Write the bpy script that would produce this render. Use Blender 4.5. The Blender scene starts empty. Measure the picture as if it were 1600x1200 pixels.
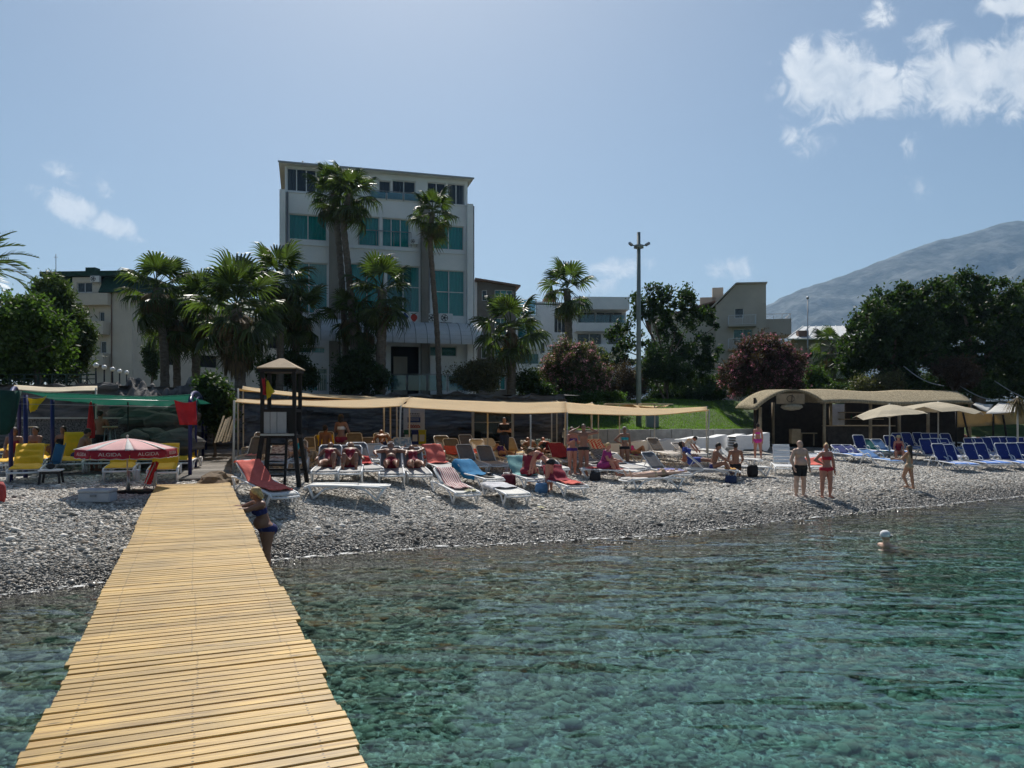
import bpy, math, random
import numpy as np
from mathutils import Vector, Matrix, Euler
R = math.radians
random.seed(7); np.random.seed(7)
sc = bpy.context.scene
COL = sc.collection

# ------------------------------------------------------------------ camera, sky, sun, exposure
F = 1180.0            # focal length of the photograph in its own pixels (1600 wide)
HZ = 655.0            # row of the horizon
CAMZ = 2.7            # eye height above the water
cam = bpy.data.cameras.new('camera')
cam.sensor_width = 36.0
cam.lens = 36.0 * F / 1600.0
cam.shift_y = (HZ - 600.0) / 1600.0
cam.clip_start = 0.05
cam.clip_end = 30000.0
camo = bpy.data.objects.new('camera', cam)
camo.location = (0, 0, CAMZ)
camo.rotation_euler = (R(90), 0, 0)
COL.objects.link(camo)
sc.camera = camo

SUN_EL, SUN_AZ = 50.0, -9.0      # degrees; azimuth from +Y, positive to the right
sd = Vector((math.sin(R(SUN_AZ)) * math.cos(R(SUN_EL)), math.cos(R(SUN_AZ)) * math.cos(R(SUN_EL)), math.sin(R(SUN_EL))))
sl = bpy.data.lights.new('sun', 'SUN')
sl.energy = 5.0
sl.angle = R(0.5)
sl.color = (1.0, 0.95, 0.87)
slo = bpy.data.objects.new('sun', sl)
slo.rotation_euler = (-sd).to_track_quat('-Z', 'Y').to_euler()
slo.location = sd * 60
COL.objects.link(slo)

world = bpy.data.worlds.new('World')
sc.world = world
world.use_nodes = True

def build_world():
    nt = world.node_tree
    N, L = nt.nodes, nt.links
    N.clear()
    out = N.new('ShaderNodeOutputWorld')
    bg = N.new('ShaderNodeBackground')
    sky = N.new('ShaderNodeTexSky')
    sky.sky_type = 'NISHITA'
    sky.sun_disc = False
    sky.sun_elevation = R(SUN_EL)
    sky.sun_rotation = R(SUN_AZ)
    sky.air_density = 1.0
    sky.dust_density = 1.1
    sky.ozone_density = 0.7
    tc = N.new('ShaderNodeTexCoord')
    sep = N.new('ShaderNodeSeparateXYZ')
    L.new(tc.outputs['Generated'], sep.inputs[0])
    def math_(op, a, b=None, c=None):
        n = N.new('ShaderNodeMath'); n.operation = op
        for i, v in enumerate((a, b, c)):
            if v is None: continue
            if isinstance(v, (int, float)): n.inputs[i].default_value = v
            else: L.new(v, n.inputs[i])
        return n.outputs[0]
    ay = math_('MAXIMUM', math_('ABSOLUTE', sep.outputs[1]), 0.05)
    u = math_('DIVIDE', sep.outputs[0], ay)
    v = math_('DIVIDE', sep.outputs[2], ay)
    comb = N.new('ShaderNodeCombineXYZ')
    L.new(u, comb.inputs[0]); L.new(v, comb.inputs[1])
    # warp a little so that the cloud edges are ragged
    nz = N.new('ShaderNodeTexNoise'); nz.inputs['Scale'].default_value = 30; nz.inputs['Detail'].default_value = 11
    nz.inputs['Roughness'].default_value = 0.62; nz.inputs['Distortion'].default_value = 0.6
    L.new(comb.outputs[0], nz.inputs['Vector'])
    nz2 = N.new('ShaderNodeTexNoise'); nz2.inputs['Scale'].default_value = 11; nz2.inputs['Detail'].default_value = 5
    nz2.inputs['Roughness'].default_value = 0.55
    L.new(comb.outputs[0], nz2.inputs['Vector'])
    blobs = [  # px, py, rx, ry, rot, weight
        (1300, 128, 105, 78, 0, 1.15), (1370, 140, 70, 55, 0, 1.0), (1262, 110, 50, 55, 10, 0.9),
        (1500, 120, 105, 78, 8, 1.1), (1590, 110, 85, 90, 0, 1.1), (1455, 62, 46, 32, 30, .7),
        (1372, 24, 34, 24, 20, .42), (1580, 8, 60, 26, 10, .95), (1255, 217, 42, 26, 0, .26), (1436, 287, 26, 24, 0, .26), (1424, 232, 20, 26, 0, .24),
        (112, 326, 78, 26, -22, .95), (175, 352, 62, 22, -22, .95), (100, 270, 46, 18, -25, .36), (163, 290, 32, 18, -40, .36),
        (965, 418, 50, 20, 10, .62), (930, 447, 46, 18, 5, .6), (1145, 416, 46, 24, 0, .66), (850, 452, 28, 14, 0, .45), (1012, 412, 16, 12, 0, .5),
    ]
    acc = None
    for px, py, rx, ry, rot, w in blobs:
        mp = N.new('ShaderNodeMapping'); mp.vector_type = 'TEXTURE'
        mp.inputs['Location'].default_value = ((px - 800) / F, (HZ - py) / F, 0)
        mp.inputs['Rotation'].default_value = (0, 0, R(rot))
        mp.inputs['Scale'].default_value = (rx / F, ry / F, 1)
        L.new(comb.outputs[0], mp.inputs['Vector'])
        ln = N.new('ShaderNodeVectorMath'); ln.operation = 'LENGTH'
        L.new(mp.outputs[0], ln.inputs[0])
        m = math_('MULTIPLY', math_('SUBTRACT', 1.0, ln.outputs['Value']), w)
        acc = m if acc is None else math_('SMOOTH_MAX', acc, m, 0.2) if False else math_('MAXIMUM', acc, m)
    mix = math_('ADD', math_('MULTIPLY_ADD', acc, 1.3, 0.14), math_('MULTIPLY', math_('SUBTRACT', nz.outputs['Fac'], 0.5), 2.3))
    mix = math_('ADD', mix, math_('MULTIPLY', math_('SUBTRACT', nz2.outputs['Fac'], 0.5), 0.9))
    den = N.new('ShaderNodeMapRange'); den.interpolation_type = 'SMOOTHSTEP'
    den.inputs['From Min'].default_value = 0.12; den.inputs['From Max'].default_value = 0.95
    L.new(mix, den.inputs['Value'])
    gate = N.new('ShaderNodeMapRange'); gate.inputs['From Min'].default_value = -0.12; gate.inputs['From Max'].default_value = 0.1
    L.new(acc, gate.inputs['Value'])
    dens = math_('MULTIPLY', den.outputs[0], gate.outputs[0])
    dens = math_('MULTIPLY', dens, 0.93)
    ccol = N.new('ShaderNodeValToRGB')
    ccol.color_ramp.elements[0].position = 0.4; ccol.color_ramp.elements[0].color = (7.4, 8.2, 9.2, 1)
    ccol.color_ramp.elements[1].position = 0.66; ccol.color_ramp.elements[1].color = (11.6, 11.8, 12.0, 1)
    L.new(math_('MULTIPLY_ADD', nz.outputs['Fac'], .55, math_('MULTIPLY', nz2.outputs['Fac'], .5)), ccol.inputs[0])
    mx = N.new('ShaderNodeMix'); mx.data_type = 'RGBA'
    L.new(dens, mx.inputs['Factor'])
    tint = N.new('ShaderNodeVectorMath'); tint.operation = 'MULTIPLY'; tint.inputs[1].default_value = (.95, 1.0, 1.0)
    L.new(sky.outputs[0], tint.inputs[0])
    L.new(tint.outputs[0], mx.inputs['A'])
    L.new(ccol.outputs[0], mx.inputs['B'])
    L.new(mx.outputs['Result'], bg.inputs['Color'])
    bg.inputs['Strength'].default_value = 0.066
    L.new(bg.outputs[0], out.inputs['Surface'])
build_world()

vs = sc.view_settings
vs.view_transform = 'Standard'; vs.look = 'None'; vs.exposure = 0.25; vs.gamma = 1.0; vs.use_curve_mapping = False
cy = sc.cycles
cy.use_denoising = True
try: cy.denoiser = 'OPENIMAGEDENOISE'
except Exception: pass
cy.use_adaptive_sampling = True; cy.adaptive_threshold = 0.025
cy.max_bounces = 7; cy.diffuse_bounces = 3; cy.glossy_bounces = 4; cy.transmission_bounces = 6
cy.transparent_max_bounces = 10; cy.volume_bounces = 0
cy.caustics_reflective = False; cy.caustics_refractive = True
cy.sample_clamp_indirect = 6.0

# ------------------------------------------------------------------ helpers
def at(px, py, Y):
    """the point at depth Y that the photograph shows at pixel px, py"""
    return Vector(((px - 800.0) / F * Y, Y, CAMZ - (py - HZ) / F * Y))

def tag(o, label, cat, group=None, kind=None):
    if label: o['label'] = label
    if cat: o['category'] = cat
    if group: o['group'] = group
    if kind: o['kind'] = kind
    return o

def empty(name, loc=(0, 0, 0), rz=0.0, label=None, cat=None, group=None):
    o = bpy.data.objects.new(name, None)
    o.empty_display_size = 0.2
    COL.objects.link(o)
    o.location = loc; o.rotation_euler = (0, 0, rz)
    return tag(o, label, cat, group)

def link(name, me, parent=None, loc=None, rot=None, scale=None):
    o = bpy.data.objects.new(name, me)
    COL.objects.link(o)
    if parent is not None: o.parent = parent
    if loc is not None: o.location = loc
    if rot is not None: o.rotation_euler = rot
    if scale is not None: o.scale = scale
    return o

def copy_tree(o, parent=None):
    c = o.copy(); COL.objects.link(c); c.parent = parent
    for ch in list(o.children): copy_tree(ch, c)
    return c

class MB:
    """collects shapes and turns them into ONE mesh"""
    def __init__(s): s.v = []; s.f = []; s.sm = []
    def add(s, vs_, fs, smooth=False):
        b = len(s.v)
        s.v.extend([tuple(p) for p in vs_])
        s.f.extend([tuple(i + b for i in f) for f in fs]); s.sm.extend([smooth] * len(fs))
        return s
    def box(s, c, d, rz=0.0, M=None, taper=1.0):
        x, y, z = d[0] / 2, d[1] / 2, d[2] / 2
        p = [(-x, -y, -z), (x, -y, -z), (x, y, -z), (-x, y, -z), (-x * taper, -y * taper, z), (x * taper, -y * taper, z), (x * taper, y * taper, z), (-x * taper, y * taper, z)]
        m = Matrix.Translation(c) @ (M if M is not None else Matrix.Rotation(rz, 4, 'Z'))
        return s.add([m @ Vector(q) for q in p], [(3, 2, 1, 0), (4, 5, 6, 7), (0, 1, 5, 4), (1, 2, 6, 5), (2, 3, 7, 6), (3, 0, 4, 7)])
    def bar(s, a, b, w, h=None, up=(0, 0, 1)):
        a, b = Vector(a), Vector(b); h = w if h is None else h
        d = (b - a); L = d.length; d.normalize()
        u = Vector(up)
        if abs(d.dot(u)) > 0.98: u = Vector((1, 0, 0))
        sx = d.cross(u).normalized(); sz = sx.cross(d)
        M = Matrix((sx, d, sz)).transposed().to_4x4()
        return s.box((a + b) / 2, (w, L, h), M=M)
    def tube(s, pts, r, n=8, cap=True, smooth=True):
        pts = [Vector(p) for p in pts]; m = len(pts)
        rs = r if isinstance(r, (list, tuple)) else [r] * m
        vs_, fs = [], []
        ref = None
        for i, p in enumerate(pts):
            d = (pts[min(i + 1, m - 1)] - pts[max(i - 1, 0)]).normalized()
            if ref is None:
                ref = Vector((0, 0, 1)) if abs(d.z) < 0.9 else Vector((1, 0, 0))
            sx = d.cross(ref).normalized(); sy = sx.cross(d).normalized(); ref = sy
            for k in range(n):
                a = 2 * math.pi * k / n
                vs_.append(p + (sx * math.cos(a) + sy * math.sin(a)) * rs[i])
        for i in range(m - 1):
            for k in range(n):
                k2 = (k + 1) % n
                fs.append((i * n + k, (i + 1) * n + k, (i + 1) * n + k2, i * n + k2))
        s.add(vs_, fs, smooth)
        if cap:
            b = len(s.v) - len(vs_)
            s.f.append(tuple(b + k for k in range(n))); s.sm.append(False)
            s.f.append(tuple(b + (m - 1) * n + k for k in reversed(range(n)))); s.sm.append(False)
        return s
    def lathe(s, prof, c=(0, 0, 0), n=16, smooth=True):
        vs_, fs = [], []
        for r, z in prof:
            for k in range(n):
                a = 2 * math.pi * k / n
                vs_.append((c[0] + r * math.cos(a), c[1] + r * math.sin(a), c[2] + z))
        for i in range(len(prof) - 1):
            for k in range(n):
                k2 = (k + 1) % n
                fs.append((i * n + k, i * n + k2, (i + 1) * n + k2, (i + 1) * n + k))
        return s.add(vs_, fs, smooth)
    def ball(s, c, r, n=10, sq=(1, 1, 1)):
        prof = [(math.sin(math.pi * i / (n // 2 + 1)), -math.cos(math.pi * i / (n // 2 + 1))) for i in range(n // 2 + 2)]
        prof = [(max(a, .01), b) for a, b in prof]
        b0 = len(s.v)
        s.lathe([(a * r, b * r) for a, b in prof], (0, 0, 0), n)
        for i in range(b0, len(s.v)):
            p = s.v[i]; s.v[i] = (c[0] + p[0] * sq[0], c[1] + p[1] * sq[1], c[2] + p[2] * sq[2])
        return s
    def grid(s, fn, nu, nv, smooth=True, thick=0.0):
        vs_ = [fn(i / nu, j / nv) for j in range(nv + 1) for i in range(nu + 1)]
        fs = [(j * (nu + 1) + i, j * (nu + 1) + i + 1, (j + 1) * (nu + 1) + i + 1, (j + 1) * (nu + 1) + i) for j in range(nv) for i in range(nu)]
        return s.add(vs_, fs, smooth)
    def prism(s, poly, axis_from, axis_to, close=True):
        """poly: list of 3D points (planar), extruded by the vector axis_to-axis_from"""
        e = Vector(axis_to) - Vector(axis_from); n = len(poly)
        vs_ = [Vector(p) for p in poly] + [Vector(p) + e for p in poly]
        fs = [tuple(reversed(range(n))), tuple(range(n, 2 * n))] + [(i, (i + 1) % n, n + (i + 1) % n, n + i) for i in range(n)]
        return s.add(vs_, fs)
    def mesh(s, name, mat):
        me = bpy.data.meshes.new(name)
        me.from_pydata(s.v, [], s.f)
        me.polygons.foreach_set('use_smooth', s.sm)
        if mat: me.materials.append(mat)
        me.update()
        return me
    def build(s, name, mat, parent=None, loc=None, rz=None, bevel=0.0, solid=0.0):
        o = link(name, s.mesh(name, mat), parent, loc, None if rz is None else (0, 0, rz))
        if solid:
            md = o.modifiers.new('solid', 'SOLIDIFY'); md.thickness = solid; md.offset = 0
        if bevel:
            md = o.modifiers.new('bevel', 'BEVEL'); md.width = bevel; md.segments = 2; md.limit_method = 'ANGLE'; md.angle_limit = R(50)
        return o

def npmesh(name, v, f, mat, smooth=True):
    """fast mesh from numpy arrays, faces all with the same corner count"""
    v = np.asarray(v, np.float32); f = np.asarray(f, np.int32)
    me = bpy.data.meshes.new(name)
    me.vertices.add(len(v)); me.vertices.foreach_set('co', v.ravel())
    k = f.shape[1]
    me.loops.add(f.size); me.loops.foreach_set('vertex_index', f.ravel())
    me.polygons.add(len(f)); me.polygons.foreach_set('loop_start', np.arange(0, f.size, k, dtype=np.int32))
    me.polygons.foreach_set('use_smooth', np.full(len(f), smooth))
    if mat: me.materials.append(mat)
    me.update(calc_edges=True); me.validate()
    return me

# ------------------------------------------------------------------ materials
MATS = {}
def M(name, col=None, rough=0.6, var=0.12, scale=6.0, bump=0.0, bscale=None, spec=0.35, col2=None, detail=5.0, metal=0.0,
      stretch=(1, 1, 1), rnd=0.0, trans=0.0, tcol=None, subs=0.0, mixlo=.35, mixhi=.65):
    if name in MATS: return MATS[name]
    m = bpy.data.materials.new(name); m.use_nodes = True
    nt = m.node_tree; N, L = nt.nodes, nt.links
    b = N['Principled BSDF']; out = N['Material Output']
    b.inputs['Roughness'].default_value = rough
    b.inputs['Specular IOR Level'].default_value = spec
    b.inputs['Metallic'].default_value = metal
    tc = N.new('ShaderNodeTexCoord'); mp = N.new('ShaderNodeMapping'); mp.inputs['Scale'].default_value = stretch
    L.new(tc.outputs['Object'], mp.inputs[0])
    nz = N.new('ShaderNodeTexNoise'); nz.inputs['Scale'].default_value = scale; nz.inputs['Detail'].default_value = detail
    nz.inputs['Roughness'].default_value = .6
    oi = N.new('ShaderNodeObjectInfo')
    ad = N.new('ShaderNodeVectorMath'); ad.operation = 'ADD'
    sca = N.new('ShaderNodeMath'); sca.operation = 'MULTIPLY'; sca.inputs[1].default_value = 37.0
    L.new(oi.outputs['Random'], sca.inputs[0]); L.new(mp.outputs[0], ad.inputs[0]); L.new(sca.outputs[0], ad.inputs[1])
    L.new(ad.outputs[0], nz.inputs['Vector'])
    c1 = Vector(col); c2 = Vector(col2) if col2 else Vector(col)
    lo = c1 * (1 - var); hi = c2 * (1 + var)
    rp = N.new('ShaderNodeValToRGB')
    rp.color_ramp.elements[0].position = mixlo; rp.color_ramp.elements[0].color = (*lo, 1)
    rp.color_ramp.elements[1].position = mixhi; rp.color_ramp.elements[1].color = (*[min(x, .95) for x in hi], 1)
    L.new(nz.outputs['Fac'], rp.inputs[0])
    cout = rp.outputs[0]
    if rnd:
        mr = N.new('ShaderNodeMapRange'); mr.inputs['To Min'].default_value = 1 - rnd; mr.inputs['To Max'].default_value = 1 + rnd
        L.new(oi.outputs['Random'], mr.inputs['Value'])
        vm = N.new('ShaderNodeVectorMath'); vm.operation = 'SCALE'
        L.new(cout, vm.inputs[0]); L.new(mr.outputs[0], vm.inputs['Scale'])
        cout = vm.outputs[0]
    L.new(cout, b.inputs['Base Color'])
    if bump:
        nb = N.new('ShaderNodeTexNoise'); nb.inputs['Scale'].default_value = bscale or scale * 4; nb.inputs['Detail'].default_value = 6
        L.new(ad.outputs[0], nb.inputs['Vector'])
        bp = N.new('ShaderNodeBump'); bp.inputs['Strength'].default_value = bump; bp.inputs['Distance'].default_value = 0.02
        L.new(nb.outputs['Fac'], bp.inputs['Height']); L.new(bp.outputs[0], b.inputs['Normal'])
    if subs:
        b.inputs['Subsurface Weight'].default_value = subs
        b.inputs['Subsurface Radius'].default_value = (.02, .008, .004)
    if trans:
        tr = N.new('ShaderNodeBsdfTranslucent'); mx = N.new('ShaderNodeMixShader'); mx.inputs[0].default_value = trans
        if tcol: tr.inputs[0].default_value = (*tcol, 1)
        else: L.new(cout, tr.inputs[0])
        L.new(b.outputs[0], mx.inputs[1]); L.new(tr.outputs[0], mx.inputs[2]); L.new(mx.outputs[0], out.inputs['Surface'])
    MATS[name] = m
    return m

def new_mat(name):
    m = bpy.data.materials.new(name); m.use_nodes = True
    MATS[name] = m
    return m, m.node_tree.nodes, m.node_tree.links

# ------------------------------------------------------------------ the lie of the land
SHX = np.array([-60, -30, -14, -7.86, -6.72, -4.42, -1.35, 2.95, 7.74, 18.0, 40, 90.])
SHY = np.array([-18, -2, 8.1, 11.6, 12.4, 14.5, 15.9, 17.4, 20.3, 26.55, 36, 52.])
PR_D = np.array([-60, -25, -14, -7, -3, -1, 0, 1, 2.2, 4, 7, 12, 18, 26, 40.])
PR_Z = np.array([-7, -4.2, -2.6, -1.45, -.66, -.22, 0, .2, .36, .52, .72, .93, 1.08, 1.35, 1.5])
PL_Z = np.array([-7, -4.2, -2.6, -1.45, -.66, -.22, 0, .3, .62, 1.0, 1.14, 1.25, 1.32, 1.42, 1.5])
def vnoise(x, y, s=1.0, seed=0):
    """cheap smooth noise"""
    x = np.asarray(x) / s; y = np.asarray(y) / s
    r = np.random.RandomState(seed)
    o = 0
    for k in range(6):
        a = r.uniform(0, 6.28); fq = r.uniform(.6, 2.2); ph = r.uniform(0, 6.28)
        o = o + np.sin((x * math.cos(a) + y * math.sin(a)) * fq * 2.2 + ph)
    return o / 6.0
def shore_d(x, y):
    return (np.asarray(y) - np.interp(x, SHX, SHY)) * 0.87 + 0.16 * vnoise(x, y * 0, 2.5, 3) + 0.05 * vnoise(x, y * 0, .6, 4)
def gz(x, y):
    d = shore_d(x, y)
    t = np.clip((np.asarray(x) + 4.5) / 4.0, 0, 1); t = t * t * (3 - 2 * t)
    z = np.interp(d, PR_D, PL_Z) * (1 - t) + np.interp(d, PR_D, PR_Z) * t
    z = z + np.clip(d / 3, 0, 1) * (.03 * vnoise(x, y, 1.6, 5) + .015 * vnoise(x, y, .5, 6))
    return z
def gp(px, py, dz=0.0, y0=6.0, y1=60.0):
    """where the ray through a pixel meets the beach (plus dz)"""
    Y = np.linspace(y0, y1, 2800)
    X = (px - 800.0) / F * Y
    ray = CAMZ - (py - HZ) / F * Y
    g = gz(X, Y) + dz
    i = int(np.argmax(ray <= g))
    if ray[i] > g[i]: i = len(Y) - 1
    return Vector((X[i], Y[i], g[i] - dz))
def on(x, y): return Vector((x, y, float(gz(x, y))))
EDX = np.array([-120, -40, -15.5, -12.6, -10.9, 2.8, 2.9, 13.0, 14.5, 120.])
EDY = np.array([20., 25., 29., 32., 39.7, 40.2, 40.0, 41.5, 47.0, 52.])
def edge_y(x): return np.interp(x, EDX, EDY)
# ------------------------------------------------------------------ ground, sea bed, water, mountain
def pebble_material(name, base=((.15, .15, .148), (.74, .73, .71)), wet=True, under=False):
    m, N, L = new_mat(name)
    b = N['Principled BSDF']; b.inputs['Roughness'].default_value = .75; b.inputs['Specular IOR Level'].default_value = .3
    if under: b.inputs['Specular IOR Level'].default_value = 0.0
    oi = N.new('ShaderNodeObjectInfo')
    rp = N.new('ShaderNodeValToRGB'); cr = rp.color_ramp
    cr.elements[0].position = 0; cr.elements[0].color = (*base[0], 1)
    cr.elements[1].position = 1; cr.elements[1].color = (*base[1], 1)
    if not under:
     e = cr.elements.new(.35); e.color = (.40, .395, .38, 1)
     e = cr.elements.new(.6); e.color = (.54, .52, .49, 1)
     e = cr.elements.new(.7); e.color = (.40, .32, .25, 1)
     e = cr.elements.new(.78); e.color = (.60, .6, .59, 1)
    L.new(oi.outputs['Random'], rp.inputs[0])
    geo = N.new('ShaderNodeNewGeometry'); sp = N.new('ShaderNodeSeparateXYZ'); L.new(geo.outputs['Position'], sp.inputs[0])
    nz = N.new('ShaderNodeTexNoise'); nz.inputs['Scale'].default_value = 1.2; L.new(geo.outputs['Position'], nz.inputs['Vector'])
    ad = N.new('ShaderNodeMath'); ad.operation = 'MULTIPLY_ADD'; ad.inputs[1].default_value = .25; L.new(nz.outputs['Fac'], ad.inputs[0]); L.new(sp.outputs[2], ad.inputs[2])
    mr = N.new('ShaderNodeMapRange'); mr.inputs['From Min'].default_value = .26; mr.inputs['From Max'].default_value = .52
    mr.inputs['To Min'].default_value = .38 if not under else .56; mr.inputs['To Max'].default_value = 1.0 if not under else .56
    L.new(ad.outputs[0], mr.inputs['Value'])
    vm = N.new('ShaderNodeVectorMath'); vm.operation = 'SCALE'; L.new(rp.outputs[0], vm.inputs[0]); L.new(mr.outputs[0], vm.inputs['Scale'])
    wm = N.new('ShaderNodeVectorMath'); wm.operation = 'MULTIPLY'; wm.inputs[1].default_value = (.97, .94, .89); L.new(vm.outputs[0], wm.inputs[0])
    L.new(wm.outputs[0], b.inputs['Base Color'])
    mr2 = N.new('ShaderNodeMapRange'); mr2.inputs['From Min'].default_value = .2; mr2.inputs['From Max'].default_value = .34
    mr2.inputs['To Min'].default_value = .25; mr2.inputs['To Max'].default_value = .75
    L.new(ad.outputs[0], mr2.inputs['Value']); L.new(mr2.outputs[0], b.inputs['Roughness'])
    return m

def ground_material():
    """pebbles too small to build: voronoi cells give each its own grey, plus relief"""
    m, N, L = new_mat('beach_pebble_bed')
    b = N['Principled BSDF']; b.inputs['Roughness'].default_value = .8; b.inputs['Specular IOR Level'].default_value = .25
    geo = N.new('ShaderNodeNewGeometry')
    vo = N.new('ShaderNodeTexVoronoi'); vo.inputs['Scale'].default_value = 13.0
    L.new(geo.outputs['Position'], vo.inputs['Vector'])
    sp = N.new('ShaderNodeSeparateColor'); L.new(vo.outputs['Color'], sp.inputs[0])
    rp = N.new('ShaderNodeValToRGB'); cr = rp.color_ramp
    cr.elements[0].position = 0; cr.elements[0].color = (.16, .16, .155, 1)
    cr.elements[1].position = 1; cr.elements[1].color = (.66, .65, .62, 1)
    e = cr.elements.new(.5); e.color = (.42, .41, .385, 1)
    e = cr.elements.new(.7); e.color = (.44, .38, .31, 1)
    L.new(sp.outputs[0], rp.inputs[0])
    nz = N.new('ShaderNodeTexNoise'); nz.inputs['Scale'].default_value = .5; nz.inputs['Detail'].default_value = 4; L.new(geo.outputs['Position'], nz.inputs['Vector'])
    mr = N.new('ShaderNodeMapRange'); mr.inputs['To Min'].default_value = .6; mr.inputs['To Max'].default_value = 1.3; L.new(nz.outputs['Fac'], mr.inputs['Value'])
    vm = N.new('ShaderNodeVectorMath'); vm.operation = 'SCALE'; L.new(rp.outputs[0], vm.inputs[0]); L.new(mr.outputs[0], vm.inputs['Scale'])
    L.new(vm.outputs[0], b.inputs['Base Color'])
    bp = N.new('ShaderNodeBump'); bp.inputs['Strength'].default_value = .9; bp.inputs['Distance'].default_value = .05; bp.invert = True
    L.new(vo.outputs['Distance'], bp.inputs['Height']); L.new(bp.outputs[0], b.inputs['Normal'])
    return m

def graded(a, b, fine0, fine1, fs, cs):
    xs = [a]
    while xs[-1] < b:
        x = xs[-1]
        k = 0 if fine0 <= x <= fine1 else min(1, min(abs(x - fine0), abs(x - fine1)) / 25)
        xs.append(x + fs + (cs - fs) * k)
    return np.array(xs)
gx = graded(-140, 160, -26, 34, .3, 6)
gs = graded(-90, 40, 4, 40, .3, 6)
XX, YY = np.meshgrid(gx, gs)
# the sheet ends where the terrace begins
EE = edge_y(XX) + 1.2
YY = np.where(YY > 0, YY / 40.0 * EE, YY)
ZZ = gz(XX, YY)
v = np.stack([XX, YY, ZZ], -1).reshape(-1, 3)
ny, nx = XX.shape
i = np.arange(ny * nx).reshape(ny, nx)
f = np.stack([i[:-1, :-1], i[:-1, 1:], i[1:, 1:], i[1:, :-1]], -1).reshape(-1, 4)
beach = link('beach_ground', npmesh('beach_ground', v, f, ground_material()))
beach['kind'] = 'structure'

# terrace behind the beach, on to the horizon, with the lawn slope on its right
def terrace_z(x, s):
    wall = np.full_like(x, 4.0)
    l = np.clip(s / 12.0, 0, 1); l = l * l * (3 - 2 * l)
    lawn = 2.12 + (4.05 - 2.12) * l + .1 * vnoise(x, s, 3, 9) * np.clip(s, 0, 1)
    back = 1.5 + 2.5 * np.clip(s / 7.0, 0, 1)
    t = np.clip((x - 2.82) / .06, 0, 1); z = wall * (1 - t) + lawn * t
    t = np.clip((x - 13.0) / 1.6, 0, 1); z = z * (1 - t) + back * t
    return z
tx = np.unique(np.concatenate([graded(-140, 160, -16, 20, .5, 8), [2.82, 2.88], [-3000, -1200, -500, -260, 260, 500, 1200, 3000, 6000]]))
ts = np.array([0, .3, .6, 1, 1.5, 2, 2.6, 3.3, 4, 5, 6, 7, 8, 9, 10, 11, 12, 13, 15, 18, 22, 28, 36, 50, 80, 130, 220, 400, 800, 1600, 3200, 6000.])
XX, SS = np.meshgrid(tx, ts)
YY = edge_y(XX) + SS
ZZ = terrace_z(XX, SS)
v = np.stack([XX, YY, ZZ], -1).reshape(-1, 3)
ny, nx = XX.shape
i = np.arange(ny * nx).reshape(ny, nx)
f = np.stack([i[:-1, :-1], i[:-1, 1:], i[1:, 1:], i[1:, :-1]], -1).reshape(-1, 4)
soil = M('dry_soil', (.10, .09, .055), .9, .3, .8, .3, 8)
lawnm = M('lawn_soil', (.05, .085, .02), .9, .3, 1.2, .6, 20)
ter = npmesh('terrace_ground', v, f, soil)
ter.materials.append(lawnm)
cx = v[f].mean(1)
sidx = cx[:, 1] - edge_y(cx[:, 0])
mi = ((cx[:, 0] > 2.8) & (cx[:, 0] < 60) & (sidx < 22)).astype(np.int32)
ter.polygons.foreach_set('material_index', mi)
terrace = link('terrace_ground', ter); terrace['kind'] = 'structure'
def tz(x, y): return float(terrace_z(np.array([float(x)]), np.array([max(0., y - float(edge_y(x)))]))[0])

# ---- pebbles: geometry-node instances on scattered points
def pebble_meshes(mat, n=4, sub=2, flat=.55, seed=1):
    c = bpy.data.collections.new(mat.name + '_set')
    import bmesh
    r = random.Random(seed)
    for k in range(n):
        bm = bmesh.new(); bmesh.ops.create_icosphere(bm, subdivisions=sub, radius=1)
        ph = [r.uniform(0, 6) for _ in range(6)]
        ax = (r.uniform(.85, 1.25), r.uniform(.75, 1.05), flat * r.uniform(.85, 1.2))
        for vv in bm.verts:
            p = vv.co.copy()
            w = 1 + .13 * math.sin(2.1 * p.x + ph[0]) + .12 * math.sin(2.6 * p.y + ph[1]) + .1 * math.sin(2.4 * p.z + ph[2]) + .06 * math.sin(5 * p.x + 4 * p.y + ph[3])
            vv.co = Vector((p.x * ax[0], p.y * ax[1], p.z * ax[2])) * w
        me = bpy.data.meshes.new('pebble'); bm.to_mesh(me); bm.free()
        me.polygons.foreach_set('use_smooth', [True] * len(me.polygons))
        me.materials.append(mat)
        o = bpy.data.objects.new('pebble', me); c.objects.link(o)
    return c

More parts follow.
